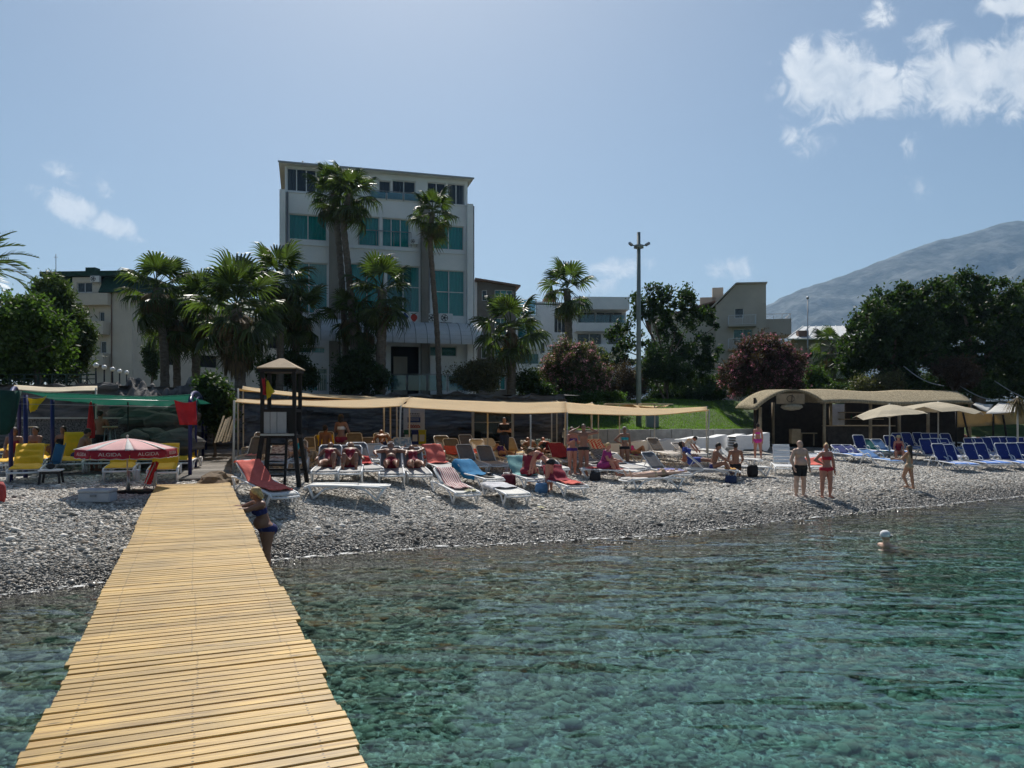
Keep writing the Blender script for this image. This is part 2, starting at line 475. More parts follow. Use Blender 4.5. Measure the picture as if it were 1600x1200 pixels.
def scatter(name, pts, rot, scl, coll):
    me = bpy.data.meshes.new(name)
    n = len(pts)
    me.vertices.add(n); me.vertices.foreach_set('co', np.asarray(pts, np.float32).ravel())
    a = me.attributes.new('rot', 'FLOAT_VECTOR', 'POINT'); a.data.foreach_set('vector', np.asarray(rot, np.float32).ravel())
    a = me.attributes.new('scl', 'FLOAT_VECTOR', 'POINT'); a.data.foreach_set('vector', np.asarray(scl, np.float32).ravel())
    o = link(name, me)
    g = bpy.data.node_groups.new(name, 'GeometryNodeTree')
    g.interface.new_socket('Geometry', in_out='INPUT', socket_type='NodeSocketGeometry')
    g.interface.new_socket('Geometry', in_out='OUTPUT', socket_type='NodeSocketGeometry')
    N, L = g.nodes, g.links
    gi = N.new('NodeGroupInput'); go = N.new('NodeGroupOutput')
    ip = N.new('GeometryNodeInstanceOnPoints'); ci = N.new('GeometryNodeCollectionInfo')
    ci.inputs['Collection'].default_value = coll; ci.inputs['Separate Children'].default_value = True; ci.inputs['Reset Children'].default_value = True
    ip.inputs['Pick Instance'].default_value = True
    rv = N.new('FunctionNodeRandomValue'); rv.data_type = 'INT'
    rv.inputs['Min'].default_value = 0 if False else 0
    for s_ in rv.inputs:
        if s_.type == 'INT' and s_.name == 'Max': s_.default_value = len(coll.objects) - 1
    def na(nm):
        q = N.new('GeometryNodeInputNamedAttribute'); q.data_type = 'FLOAT_VECTOR'; q.inputs['Name'].default_value = nm
        return [s_ for s_ in q.outputs if s_.name == 'Attribute' and s_.enabled][0]
    L.new(gi.outputs[0], ip.inputs['Points'])
    L.new(ci.outputs[0], ip.inputs['Instance'])
    L.new([s_ for s_ in rv.outputs if s_.enabled][0], ip.inputs['Instance Index'])
    L.new(na('rot'), ip.inputs['Rotation']); L.new(na('scl'), ip.inputs['Scale'])
    L.new(ip.outputs[0], go.inputs[0])
    md = o.modifiers.new('scatter', 'NODES'); md.node_group = g
    o['kind'] = 'stuff'
    return o

def sprinkle(n, y0, y1, d0, d1, rmin, rmax, seed, sink=.25, xk=.76, grow=0.0):
    r = np.random.RandomState(seed)
    Y = np.sqrt(r.uniform(y0 * y0, y1 * y1, n)); X = r.uniform(-xk, xk, n) * Y
    d = shore_d(X, Y); k = (d > d0) & (d < d1); X, Y = X[k], Y[k]
    Z = gz(X, Y); m = len(X)
    s = (rmin + (rmax - rmin) * r.beta(1.5, 4, m)) * (1 + grow * np.clip(Y - 14, 0, 40))
    # grass and concrete stay free
    P = np.stack([X, Y, Z + s * sink], -1)
    rot = np.stack([r.normal(0, .3, m), r.normal(0, .3, m), r.uniform(0, 6.28, m)], -1)
    S = np.stack([s * r.uniform(.85, 1.2, m), s * r.uniform(.85, 1.2, m), s * r.uniform(.8, 1.2, m)], -1)
    return P, rot, S
peb = pebble_material('pebble_stone')
pc = pebble_meshes(peb, 5, 1, .45)
A = [sprinkle(430000, 10, 24, -1.2, 9, .017, .056, 11), sprinkle(260000, 22, 36, -1.0, 14, .024, .07, 12), sprinkle(3000, 10, 26, -.3, 9, .06, .12, 13)]
P, Ro, S = [np.concatenate([a[k] for a in A]) for k in range(3)]
pebbles = tag(scatter('beach_pebbles', P, Ro, S, pc), 'grey and white pebbles covering the sloping beach', 'pebbles')
ust = pebble_material('sea_bed_stone', ((.34, .35, .30), (.60, .60, .52)), under=True)
uc = pebble_meshes(ust, 5, 2, .55, 3)
A = [sprinkle(9000, 3.0, 17, -16, -.9, .05, .19, 21, .0, 1.0), sprinkle(90000, 3.0, 26, -14, -.1, .025, .085, 22, .1, .9), sprinkle(120, 3.0, 15, -14, -3, .16, .32, 23, -.2, 1.0)]
P, Ro, S = [np.concatenate([a[k] for a in A]) for k in range(3)]
tag(scatter('sea_bed_stones', P, Ro, S, uc), 'rounded stones lying on the sea bed under clear water', 'stones')

# ---- water: one closed body, its surface rippled, its volume tinted
def water_material():
    m, N, L = new_mat('sea_water')
    N.remove(N['Principled BSDF']); out = N['Material Output']
    geo = N.new('ShaderNodeNewGeometry')
    def noise(scale, stretch, detail, dist=0.0, rot=0.0):
        mp = N.new('ShaderNodeMapping'); mp.inputs['Scale'].default_value = stretch; mp.inputs['Rotation'].default_value = (0, 0, rot)
        L.new(geo.outputs['Position'], mp.inputs[0])
        t = N.new('ShaderNodeTexNoise'); t.inputs['Scale'].default_value = scale; t.inputs['Detail'].default_value = detail; t.inputs['Distortion'].default_value = dist
        t.inputs['Roughness'].default_value = .45
        L.new(mp.outputs[0], t.inputs['Vector']); return t.outputs['Fac']
    a = noise(.8, (.5, 1.3, 1), 1.0, .3, .22); b_ = noise(2.3, (.55, 1.25, 1), 1.5, .5, .18); c = noise(6.5, (1, 1, 1), 1.0, .3, .0)
    def mad(x, k, y=None):
        n = N.new('ShaderNodeMath'); n.operation = 'MULTIPLY_ADD'; L.new(x, n.inputs[0]); n.inputs[1].default_value = k
        if y is None: n.inputs[2].default_value = 0
        else: L.new(y, n.inputs[2])
        return n.outputs[0]
    h = mad(a, .095, mad(b_, .030, mad(c, .0008)))
    bp = N.new('ShaderNodeBump'); bp.inputs['Strength'].default_value = 1.0; bp.inputs['Distance'].default_value = 1.0
    L.new(h, bp.inputs['Height'])
    gl = N.new('ShaderNodeBsdfGlossy'); gl.inputs['Roughness'].default_value = .02; L.new(bp.outputs[0], gl.inputs['Normal'])
    rf = N.new('ShaderNodeBsdfRefraction'); rf.inputs['IOR'].default_value = 1.33; rf.inputs['Roughness'].default_value = 0.0; L.new(bp.outputs[0], rf.inputs['Normal'])
    tr = N.new('ShaderNodeBsdfTransparent')
    fr = N.new('ShaderNodeFresnel'); fr.inputs['IOR'].default_value = 1.33; L.new(bp.outputs[0], fr.inputs['Normal'])
    m1 = N.new('ShaderNodeMixShader'); m1.inputs[0].default_value = .45; L.new(tr.outputs[0], m1.inputs[1]); L.new(rf.outputs[0], m1.inputs[2])
    m2 = N.new('ShaderNodeMixShader'); L.new(fr.outputs[0], m2.inputs[0]); L.new(m1.outputs[0], m2.inputs[1]); L.new(gl.outputs[0], m2.inputs[2])
    L.new(m2.outputs[0], out.inputs['Surface'])
    va = N.new('ShaderNodeVolumeAbsorption'); va.inputs['Color'].default_value = (.22, .85, .82, 1); va.inputs['Density'].default_value = .32
    L.new(va.outputs[0], out.inputs['Volume'])
    return m
wx = graded(-140, 160, -14, 22, .25, 5); wy = graded(-90, 60, 3, 28, .25, 5)
XX, YY = np.meshgrid(wx, wy)
ZZ = .012 * vnoise(XX + .3 * YY, YY, 1.3, 31) + .008 * vnoise(XX, YY, .6, 32)
ny, nx = XX.shape
i = np.arange(ny * nx).reshape(ny, nx)
top = np.stack([XX, YY, ZZ], -1).reshape(-1, 3)
f = [np.stack([i[:-1, :-1], i[:-1, 1:], i[1:, 1:], i[1:, :-1]], -1).reshape(-1, 4)]
n0 = len(top)
x0, x1, y0, y1 = wx[0], wx[-1], wy[0], wy[-1]
ring = np.concatenate([i[0, :-1], i[:-1, -1], i[-1, :0:-1], i[:0:-1, 0]])
low = top[ring].copy(); low[:, 2] = -9
j = np.arange(len(ring)) + n0; rn = np.roll(ring, -1); jn = np.roll(j, -1)
f.append(np.stack([ring, j, jn, rn], -1))
vv_ = np.concatenate([top, low])
me = npmesh('sea_water', vv_, np.concatenate(f), None)
# the floor of the body
import bmesh
bm = bmesh.new(); bm.from_mesh(me); bm.verts.ensure_lookup_table()
bm.faces.new([bm.verts[q] for q in reversed(j.tolist())])
bmesh.ops.recalc_face_normals(bm, faces=bm.faces); bm.to_mesh(me); bm.free()
me.materials.append(water_material())
me.polygons.foreach_set('use_smooth', [True] * len(me.polygons))
water = link('sea_water', me); water['kind'] = 'structure'

# ---- thin line of foam where the water meets the pebbles
def foam():
    m, N, L = new_mat('shore_foam')
    b = N['Principled BSDF']; b.inputs['Base Color'].default_value = (.8, .82, .82, 1); b.inputs['Roughness'].default_value = .6
    geo = N.new('ShaderNodeNewGeometry'); nz = N.new('ShaderNodeTexNoise'); nz.inputs['Scale'].default_value = 7; nz.inputs['Detail'].default_value = 6; L.new(geo.outputs['Position'], nz.inputs['Vector'])
    mr = N.new('ShaderNodeMapRange'); mr.inputs['From Min'].default_value = .5; mr.inputs['From Max'].default_value = .66; mr.inputs['To Max'].default_value = .75; L.new(nz.outputs['Fac'], mr.inputs['Value'])
    L.new(mr.outputs[0], b.inputs['Alpha'])
    X = np.arange(-16, 30, .08); Y0 = np.interp(X, SHX, SHY)
    off = -(0.16 * vnoise(X, X * 0, 2.5, 3) + 0.05 * vnoise(X, X * 0, .6, 4)) / .87
    w = .10 + .07 * vnoise(X, X * 0, .9, 91)
    rows = [np.stack([X, Y0 + off + q, np.full_like(X, .03)], -1) for q in (-.06 - w, -.05, .06)]
    P = np.stack(rows); i = np.arange(P.shape[0] * P.shape[1]).reshape(P.shape[:2])
    f = np.stack([i[:-1, :-1], i[:-1, 1:], i[1:, 1:], i[1:, :-1]], -1).reshape(-1, 4)
    o = link('shore_foam', npmesh('shore_foam', P.reshape(-1, 3), f, m)); tag(o, 'thin broken line of foam along the waterline', 'foam', kind='stuff')
foam()

# ---- mountain
def mountain():
    r = np.random.RandomState(5)
    prof = [(-600, 640), (300, 640), (700, 620), (1000, 560), (1150, 505), (1215, 472), (1250, 455), (1330, 425), (1420, 392), (1470, 375), (1500, 368), (1560, 350), (1590, 343), (1640, 345), (1750, 380), (1900, 420), (2300, 520), (3200, 620)]
    px = np.array([p[0] for p in prof]); py = np.array([p[1] for p in prof])
    D = 3600.0
    U = np.linspace(-600, 3200, 420); V = np.linspace(0, 1, 70)
    crest = (HZ - np.interp(U, px, py)) / F * D
    crest = crest + 10 * vnoise(U, U * 0, 60, 51) + 6 * vnoise(U, U * 0, 20, 52) + 4 * vnoise(U, U * 0, 8, 53)
    UU, VV = np.meshgrid(U, V)
    Yd = 1900 + (D - 1900) * np.minimum(VV * 1.0, 1) + 900 * np.maximum(VV - .8, 0)
    X = (UU - 800) / F * D + (Yd - D) * .05
    Hh = np.where(VV < .8, (VV / .8) ** 1.25, 1 - (VV - .8) * 2.0)
    Yd = 1900 + (D - 1900) * VV / .8
    nz = 90 * vnoise(X + Yd * .4, Yd, 160, 54) + 42 * vnoise(X, Yd, 60, 55) + 12 * vnoise(X, Yd, 24, 56)
    Z = crest[None, :] * Hh + nz * np.sin(np.clip(Hh, 0, 1) * 3.14) * np.clip(crest[None, :] / 300, 0, 1)
    v = np.stack([X, Yd, Z + 2], -1).reshape(-1, 3)
    ny, nx = X.shape; i = np.arange(ny * nx).reshape(ny, nx)
    f = np.stack([i[:-1, :-1], i[:-1, 1:], i[1:, 1:], i[1:, :-1]], -1).reshape(-1, 4)
    m = M('mountain_scrub', (.028, .036, .028), .95, .3, .014, 1.0, .02, col2=(.075, .08, .078), detail=12, mixlo=.44, mixhi=.62)
    for q in m.node_tree.nodes:
        if q.type == 'BUMP': q.inputs['Distance'].default_value = 12
    o = link('mountain', npmesh('mountain', v, f, m)); o['kind'] = 'structure'
mountain()
# ------------------------------------------------------------------ jetty
def jetty():
    ang = math.atan(.421)
    root = empty('jetty', (0, 0, 0), ang, 'long yellow pine plank jetty running from the water up to the pebble beach', 'jetty')
    # wood
    m, N, L = new_mat('pine_plank')
    b = N['Principled BSDF']; b.inputs['Roughness'].default_value = .42; b.inputs['Specular IOR Level'].default_value = .45
    tc = N.new('ShaderNodeTexCoord'); oi = N.new('ShaderNodeObjectInfo')
    mul = N.new('ShaderNodeMath'); mul.operation = 'MULTIPLY'; mul.inputs[1].default_value = 53; L.new(oi.outputs['Random'], mul.inputs[0])
    ad = N.new('ShaderNodeVectorMath'); ad.operation = 'ADD'; L.new(tc.outputs['Object'], ad.inputs[0]); L.new(mul.outputs[0], ad.inputs[1])
    mp = N.new('ShaderNodeMapping'); mp.inputs['Scale'].default_value = (1.3, 26, 26); L.new(ad.outputs[0], mp.inputs[0])
    g = N.new('ShaderNodeTexNoise'); g.inputs['Scale'].default_value = 2.0; g.inputs['Detail'].default_value = 6; g.inputs['Distortion'].default_value = .8; L.new(mp.outputs[0], g.inputs['Vector'])
    rp = N.new('ShaderNodeValToRGB'); cr = rp.color_ramp
    cr.elements[0].position = .28; cr.elements[0].color = (.33, .19, .06, 1)
    cr.elements[1].position = .66; cr.elements[1].color = (.66, .44, .14, 1)
    L.new(g.outputs['Fac'], rp.inputs[0])
    mp2 = N.new('ShaderNodeMapping'); mp2.inputs['Scale'].default_value = (2.2, 7, 7); L.new(ad.outputs[0], mp2.inputs[0])
    kn = N.new('ShaderNodeTexVoronoi'); kn.inputs['Scale'].default_value = 1.1; L.new(mp2.outputs[0], kn.inputs['Vector'])
    kr = N.new('ShaderNodeMapRange'); kr.inputs['From Min'].default_value = .04; kr.inputs['From Max'].default_value = .15; kr.inputs['To Min'].default_value = .32; L.new(kn.outputs['Distance'], kr.inputs['Value'])
    st = N.new('ShaderNodeTexNoise'); st.inputs['Scale'].default_value = 1.4; st.inputs['Detail'].default_value = 4
    L.new(tc.outputs['Object'], st.inputs['Vector'])
    rr = N.new('ShaderNodeMapRange'); rr.inputs['To Min'].default_value = .78; rr.inputs['To Max'].default_value = 1.12; L.new(oi.outputs['Random'], rr.inputs['Value'])
    m1 = N.new('ShaderNodeMath'); m1.operation = 'MULTIPLY'; L.new(kr.outputs[0], m1.inputs[0]); L.new(rr.outputs[0], m1.inputs[1])
    vm = N.new('ShaderNodeVectorMath'); vm.operation = 'SCALE'; L.new(rp.outputs[0], vm.inputs[0]); L.new(m1.outputs[0], vm.inputs['Scale'])
    # screw heads, stains and a worn middle
    def mt(op, a, b_=None, c=None):
        n = N.new('ShaderNodeMath'); n.operation = op
        for k, v in enumerate((a, b_, c)):
            if v is None: continue
            if isinstance(v, (int, float)): n.inputs[k].default_value = v
            else: L.new(v, n.inputs[k])
        return n.outputs[0]
    so = N.new('ShaderNodeSeparateXYZ'); L.new(tc.outputs['Object'], so.inputs[0])
    ax = mt('ABSOLUTE', so.outputs[0]); dx = mt('MINIMUM', ax, mt('ABSOLUTE', mt('SUBTRACT', ax, .62))); dy = mt('ABSOLUTE', mt('SUBTRACT', mt('ABSOLUTE', so.outputs[1]), .022))
    dd = mt('SQRT', mt('ADD', mt('MULTIPLY', dx, dx), mt('MULTIPLY', dy, dy)))
    hd = N.new('ShaderNodeMapRange'); hd.inputs['From Min'].default_value = .0055; hd.inputs['From Max'].default_value = .0085; hd.inputs['To Min'].default_value = .18; L.new(dd, hd.inputs['Value'])
    geo = N.new('ShaderNodeNewGeometry'); s2 = N.new('ShaderNodeTexNoise'); s2.inputs['Scale'].default_value = 1.1; s2.inputs['Detail'].default_value = 7; s2.inputs['Roughness'].default_value = .65; L.new(geo.outputs['Position'], s2.inputs['Vector'])
    sr = N.new('ShaderNodeMapRange'); sr.inputs['From Min'].default_value = .35; sr.inputs['From Max'].default_value = .6; L.new(s2.outputs['Fac'], sr.inputs['Value'])
    gm = N.new('ShaderNodeMix'); gm.data_type = 'RGBA'; L.new(sr.outputs[0], gm.inputs['Factor'])
    dk2 = N.new('ShaderNodeVectorMath'); dk2.operation = 'MULTIPLY'; L.new(vm.outputs[0], dk2.inputs[0]); dk2.inputs[1].default_value = (.74, .76, .84)
    L.new(dk2.outputs[0], gm.inputs['A']); L.new(vm.outputs[0], gm.inputs['B'])
    fin = N.new('ShaderNodeVectorMath'); fin.operation = 'SCALE'; L.new(gm.outputs['Result'], fin.inputs[0]); L.new(hd.outputs[0], fin.inputs['Scale'])
    L.new(fin.outputs[0], b.inputs['Base Color'])
    bp = N.new('ShaderNodeBump'); bp.inputs['Strength'].default_value = .25; bp.inputs['Distance'].default_value = .004; L.new(g.outputs['Fac'], bp.inputs['Height']); L.new(bp.outputs[0], b.inputs['Normal'])
    import bmesh
    meshes = []
    for k, L_ in enumerate((1.60, 1.62, 1.59, 1.61)):
        bm = bmesh.new(); bmesh.ops.create_cube(bm, size=1)
        for q in bm.verts: q.co = Vector((q.co.x * L_, q.co.y * .0855, q.co.z * .032))
        bmesh.ops.bevel(bm, geom=[e for e in bm.edges], offset=.004, segments=1, affect='EDGES')
        me = bpy.data.meshes.new('plank'); bm.to_mesh(me); bm.free(); me.materials.append(m); meshes.append(me)
    r = random.Random(4)
    c = math.cos(ang)
    def deck(s): return .95 + .0127 * s * c
    s = -3.0; off = 0; left = 0; sec = 0
    while s < 19.47:
        if left <= 0:
            left = r.randint(6, 13); off = r.uniform(-.02, .02); sec = r.randint(0, 3); skew = r.uniform(-.004, .004)
        link('plank', meshes[sec], root, (off + r.uniform(-.006, .006), s, deck(s) - .016 + r.uniform(-.0025, .0025)),
             (R(.73) + r.uniform(-.012, .012), r.uniform(-.002, .002), skew + r.uniform(-.005, .005)), (1, r.uniform(.93, 1.03), 1))
        s += .0955 + r.uniform(0, .004) + (.006 if r.random() < .15 else 0); left -= 1
    dk = M('dark_timber', (.055, .04, .028), .8, .3, 4, .3)
    for x in (-.62, 0, .62):
        MB().bar((x, -3, deck(-3) - .115), (x, 19.4, deck(19.4) - .115), .07, .16).build('stringer', dk, root)
    s = -2.0
    while s < 17.5:
        zt = deck(s) - .04
        MB().bar((-.84, s, zt - .24), (.84, s, zt - .24), .09, .12).build('crossbeam', dk, root)
        for x in (-.7, .7):
            w = Matrix.Rotation(ang, 4, 'Z') @ Vector((x, s, 0))
            zb = float(gz(w.x, w.y)) - .3
            MB().tube([(x, s, zb), (x, s, zt - .16)], .055, 10).build('post', dk, root)
        s += 2.45
    return root
jetty()
# ------------------------------------------------------------------ buildings
def glass_mat(name, tint, alpha=.45, rough=.04):
    m, N, L = new_mat(name)
    N.remove(N['Principled BSDF']); out = N['Material Output']
    gl = N.new('ShaderNodeBsdfGlossy'); gl.inputs['Roughness'].default_value = rough; gl.inputs['Color'].default_value = (.9, .95, 1, 1)
    df = N.new('ShaderNodeBsdfDiffuse'); df.inputs['Color'].default_value = (*tint, 1)
    tr = N.new('ShaderNodeBsdfTransparent'); tr.inputs['Color'].default_value = (*[min(1, .25 + t * 3.2) for t in tint], 1)
    fr = N.new('ShaderNodeFresnel'); fr.inputs['IOR'].default_value = 1.5
    m1 = N.new('ShaderNodeMixShader'); m1.inputs[0].default_value = alpha; L.new(df.outputs[0], m1.inputs[1]); L.new(tr.outputs[0], m1.inputs[2])
    m2 = N.new('ShaderNodeMixShader'); L.new(fr.outputs[0], m2.inputs[0]); L.new(m1.outputs[0], m2.inputs[1]); L.new(gl.outputs[0], m2.inputs[2])
    L.new(m2.outputs[0], out.inputs['Surface'])
    return m
TEAL = glass_mat('teal_glass', (.03, .27, .28), .55)
GREY = glass_mat('grey_glass', (.03, .045, .055), .55)
RAILG = glass_mat('rail_glass', (.12, .2, .22), .7)
WHITEW = M('white_render', (.80, .82, .83), .85, .04, .6, .15, 12, col2=(.83, .84, .84))
CREAM = M('cream_render', (.60, .55, .46), .88, .08, .5, .12, 10)
BEIGE = M('beige_render', (.50, .45, .38), .88, .08, .5, .12, 10)
GREYB = M('grey_brown_cladding', (.17, .155, .14), .8, .1, .7, .1, 10)
COLMN = M('weathered_concrete', (.24, .225, .20), .85, .22, 1.5, .3, 14, stretch=(1, 1, .2))
ALU = M('white_frame', (.72, .73, .73), .45, .04, 3)
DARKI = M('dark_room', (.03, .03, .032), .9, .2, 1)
CURT = M('pale_curtain', (.72, .72, .72), .8, .08, 3, stretch=(6, 1, .4))
TEALC = M('teal_curtain', (.12, .58, .56), .8, .10, 3, stretch=(6, 1, .4))
STEEL = M('dull_steel', (.33, .34, .35), .4, .1, 4, metal=.7)
BLACKM = M('black_metal', (.018, .018, .02), .5, .2, 4)
GREENROOF = M('dark_green_shingle', (.012, .05, .035), .75, .25, 3, .4, 20)
METALROOF = M('pale_metal_roof', (.62, .63, .62), .45, .08, 2)
TILE = M('brown_roof_tile', (.20, .13, .10), .8, .3, 5, .4)

class Fac:
    """a facade plane: left end at pixel px0 and depth Y0, turned by yaw degrees"""
    def __init__(s, px0, Y0, yaw):
        s.X0 = (px0 - 800) / F * Y0; s.Y0 = Y0; s.c = math.cos(R(yaw)); s.s = math.sin(R(yaw)); s.yaw = R(yaw)
    def u(s, px):
        k = (px - 800) / F
        return (k * s.Y0 - s.X0) / (s.c - k * s.s)
    def z(s, px, py): return CAMZ + (HZ - py) / F * (s.Y0 + s.u(px) * s.s)
    def rect(s, a, b, t, bt):
        m = (a + b) / 2
        return (s.u(a), s.u(b), s.z(m, bt), s.z(m, t))

def wall_holes(x0, x1, z0, z1, holes, depth=.18):
    xs = sorted(set([x0, x1] + [h for r in holes for h in r[:2] if x0 < h < x1]))
    zs = sorted(set([z0, z1] + [h for r in holes for h in r[2:4] if z0 < h < z1]))
    mb = MB()
    for i in range(len(xs) - 1):
        for j in range(len(zs) - 1):
            cx, cz = (xs[i] + xs[i + 1]) / 2, (zs[j] + zs[j + 1]) / 2
            if any(r[0] < cx < r[1] and r[2] < cz < r[3] for r in holes): continue
            a, b, c, d = xs[i], xs[i + 1], zs[j], zs[j + 1]
            mb.add([(a, 0, c), (b, 0, c), (b, 0, d), (a, 0, d)], [(0, 1, 2, 3)])
    for r in holes:
        a, b, c, d = r[:4]
        mb.add([(a, 0, c), (b, 0, c), (b, depth, c), (a, depth, c)], [(0, 3, 2, 1)])
        mb.add([(a, 0, d), (b, 0, d), (b, depth, d), (a, depth, d)], [(0, 1, 2, 3)])
        mb.add([(a, 0, c), (a, 0, d), (a, depth, d), (a, depth, c)], [(0, 3, 2, 1)])
        mb.add([(b, 0, c), (b, 0, d), (b, depth, d), (b, depth, c)], [(0, 1, 2, 3)])
    return mb

rw = random.Random(12)
def window(parent, r, n=2, split=None, glass=None, curtains=('p', 't'), fw=.06, depth=.13, frame=None, name='window'):
    """r = (x0,x1,z0,z1) in the wall's plane; one frame with its panes and curtains below it"""
    x0, x1, z0, z1 = r[:4]; y = depth
    w = MB()
    w.box(((x0 + x1) / 2, y, z0 + fw / 2), (x1 - x0, .07, fw)); w.box(((x0 + x1) / 2, y, z1 - fw / 2), (x1 - x0, .07, fw))
    xs = [x0 + (x1 - x0) * k / n for k in range(n + 1)]
    for k, x in enumerate(xs):
        xx = x + fw / 2 if k == 0 else x - fw / 2 if k == n else x
        w.box((xx, y + .003, (z0 + z1) / 2), (fw, .064, z1 - z0 - 2 * fw))
    if split: w.box(((x0 + x1) / 2, y - .004, split), (x1 - x0 - .02, .05, fw))
    fo = w.build(name, frame or ALU, parent)
    for k in range(n):
        a, b = xs[k] + fw * .5, xs[k + 1] - fw * .5
        MB().add([(a, y + .01, z0 + fw), (b, y + .01, z0 + fw), (b, y + .01, z1 - fw), (a, y + .01, z1 - fw)], [(0, 1, 2, 3)]).build('pane', glass or TEAL, fo)
        c = curtains[k % len(curtains)]
        if c in 'pt':
            cm = CURT if c == 'p' else TEALC
            ph = rw.uniform(0, 6)
            MB().grid(lambda u, v: (a + (b - a) * u, y + .22 + .035 * math.sin(u * (b - a) * 30 + ph), z0 + (z1 - z0) * v), max(10, int((b - a) * 26)), 1).build('curtain', cm, fo)
        elif c == 'h':
            ph = rw.uniform(0, 6)
            MB().grid(lambda u, v: (a + (b - a) * (.55 + .45 * u), y + .22 + .035 * math.sin(u * (b - a) * 14 + ph), z0 + (z1 - z0) * v), 12, 1).build('curtain', CURT, fo)
    return fo

def ac_unit(parent_loc, rz, label, name='air_conditioner'):
    o = empty(name, parent_loc, rz, label, 'air conditioner', 'air conditioners on the facades')
    MB().box((0, 0, .3), (.85, .3, .58)).build('casing', ALU, o, bevel=.02)
    MB().lathe([(.23, 0), (.23, .02), (.2, .02), (.2, 0)], n=16).build('fan_ring', BLACKM, o).rotation_euler = (R(90), 0, 0)
    o.children[-1].location = (-.13, -.155, .3)
    f_ = MB()
    for k in range(5):
        a = k * 2 * math.pi / 5
        f_.bar((-.13, -.158, .3), (-.13 + .19 * math.cos(a), -.158, .3 + .19 * math.sin(a)), .06, .01, (0, 1, 0))
    f_.build('fan', BLACKM, o)
    br = MB()
    for x in (-.3, .3): br.bar((x, .15, .005), (x, -.13, .005), .03); br.bar((x, .16, -.2), (x, -.1, -.01), .03)
    br.build('bracket', STEEL, o)
    return o

def rail(parent, pts, h=1.0, glass=True, posts=1.2, name='railing', mat=None, bars=False):
    """a railing along a polyline in the parent's space"""
    mb = MB(); gm = MB()
    pts = [Vector(p) for p in pts]
    for a, b in zip(pts[:-1], pts[1:]):
        L_ = (b - a).length; n = max(1, round(L_ / posts))
        for k in range(n + 1):
            p = a.lerp(b, k / n); mb.tube([p, p + Vector((0, 0, h))], .022, 6)
        mb.tube([a + Vector((0, 0, h)), b + Vector((0, 0, h))], .026, 6)
        if bars:
            m = max(2, round(L_ / .12))
            for k in range(m):
                p = a.lerp(b, (k + .5) / m); mb.tube([p + Vector((0, 0, .08)), p + Vector((0, 0, h - .02))], .008, 4, smooth=False)
            mb.tube([a + Vector((0, 0, .08)), b + Vector((0, 0, .08))], .012, 4)
        if glass:
            for k in range(n):
                p, q = a.lerp(b, (k + .06) / n), a.lerp(b, (k + .94) / n); z = Vector((0, 0, 1))
                gm.add([p + z * .08, q + z * .08, q + z * (h - .06), p + z * (h - .06)], [(0, 1, 2, 3)])
    o = mb.build(name, mat or STEEL, parent)
    if glass: gm.build('glass_panel', RAILG, o, solid=.01)
    return o

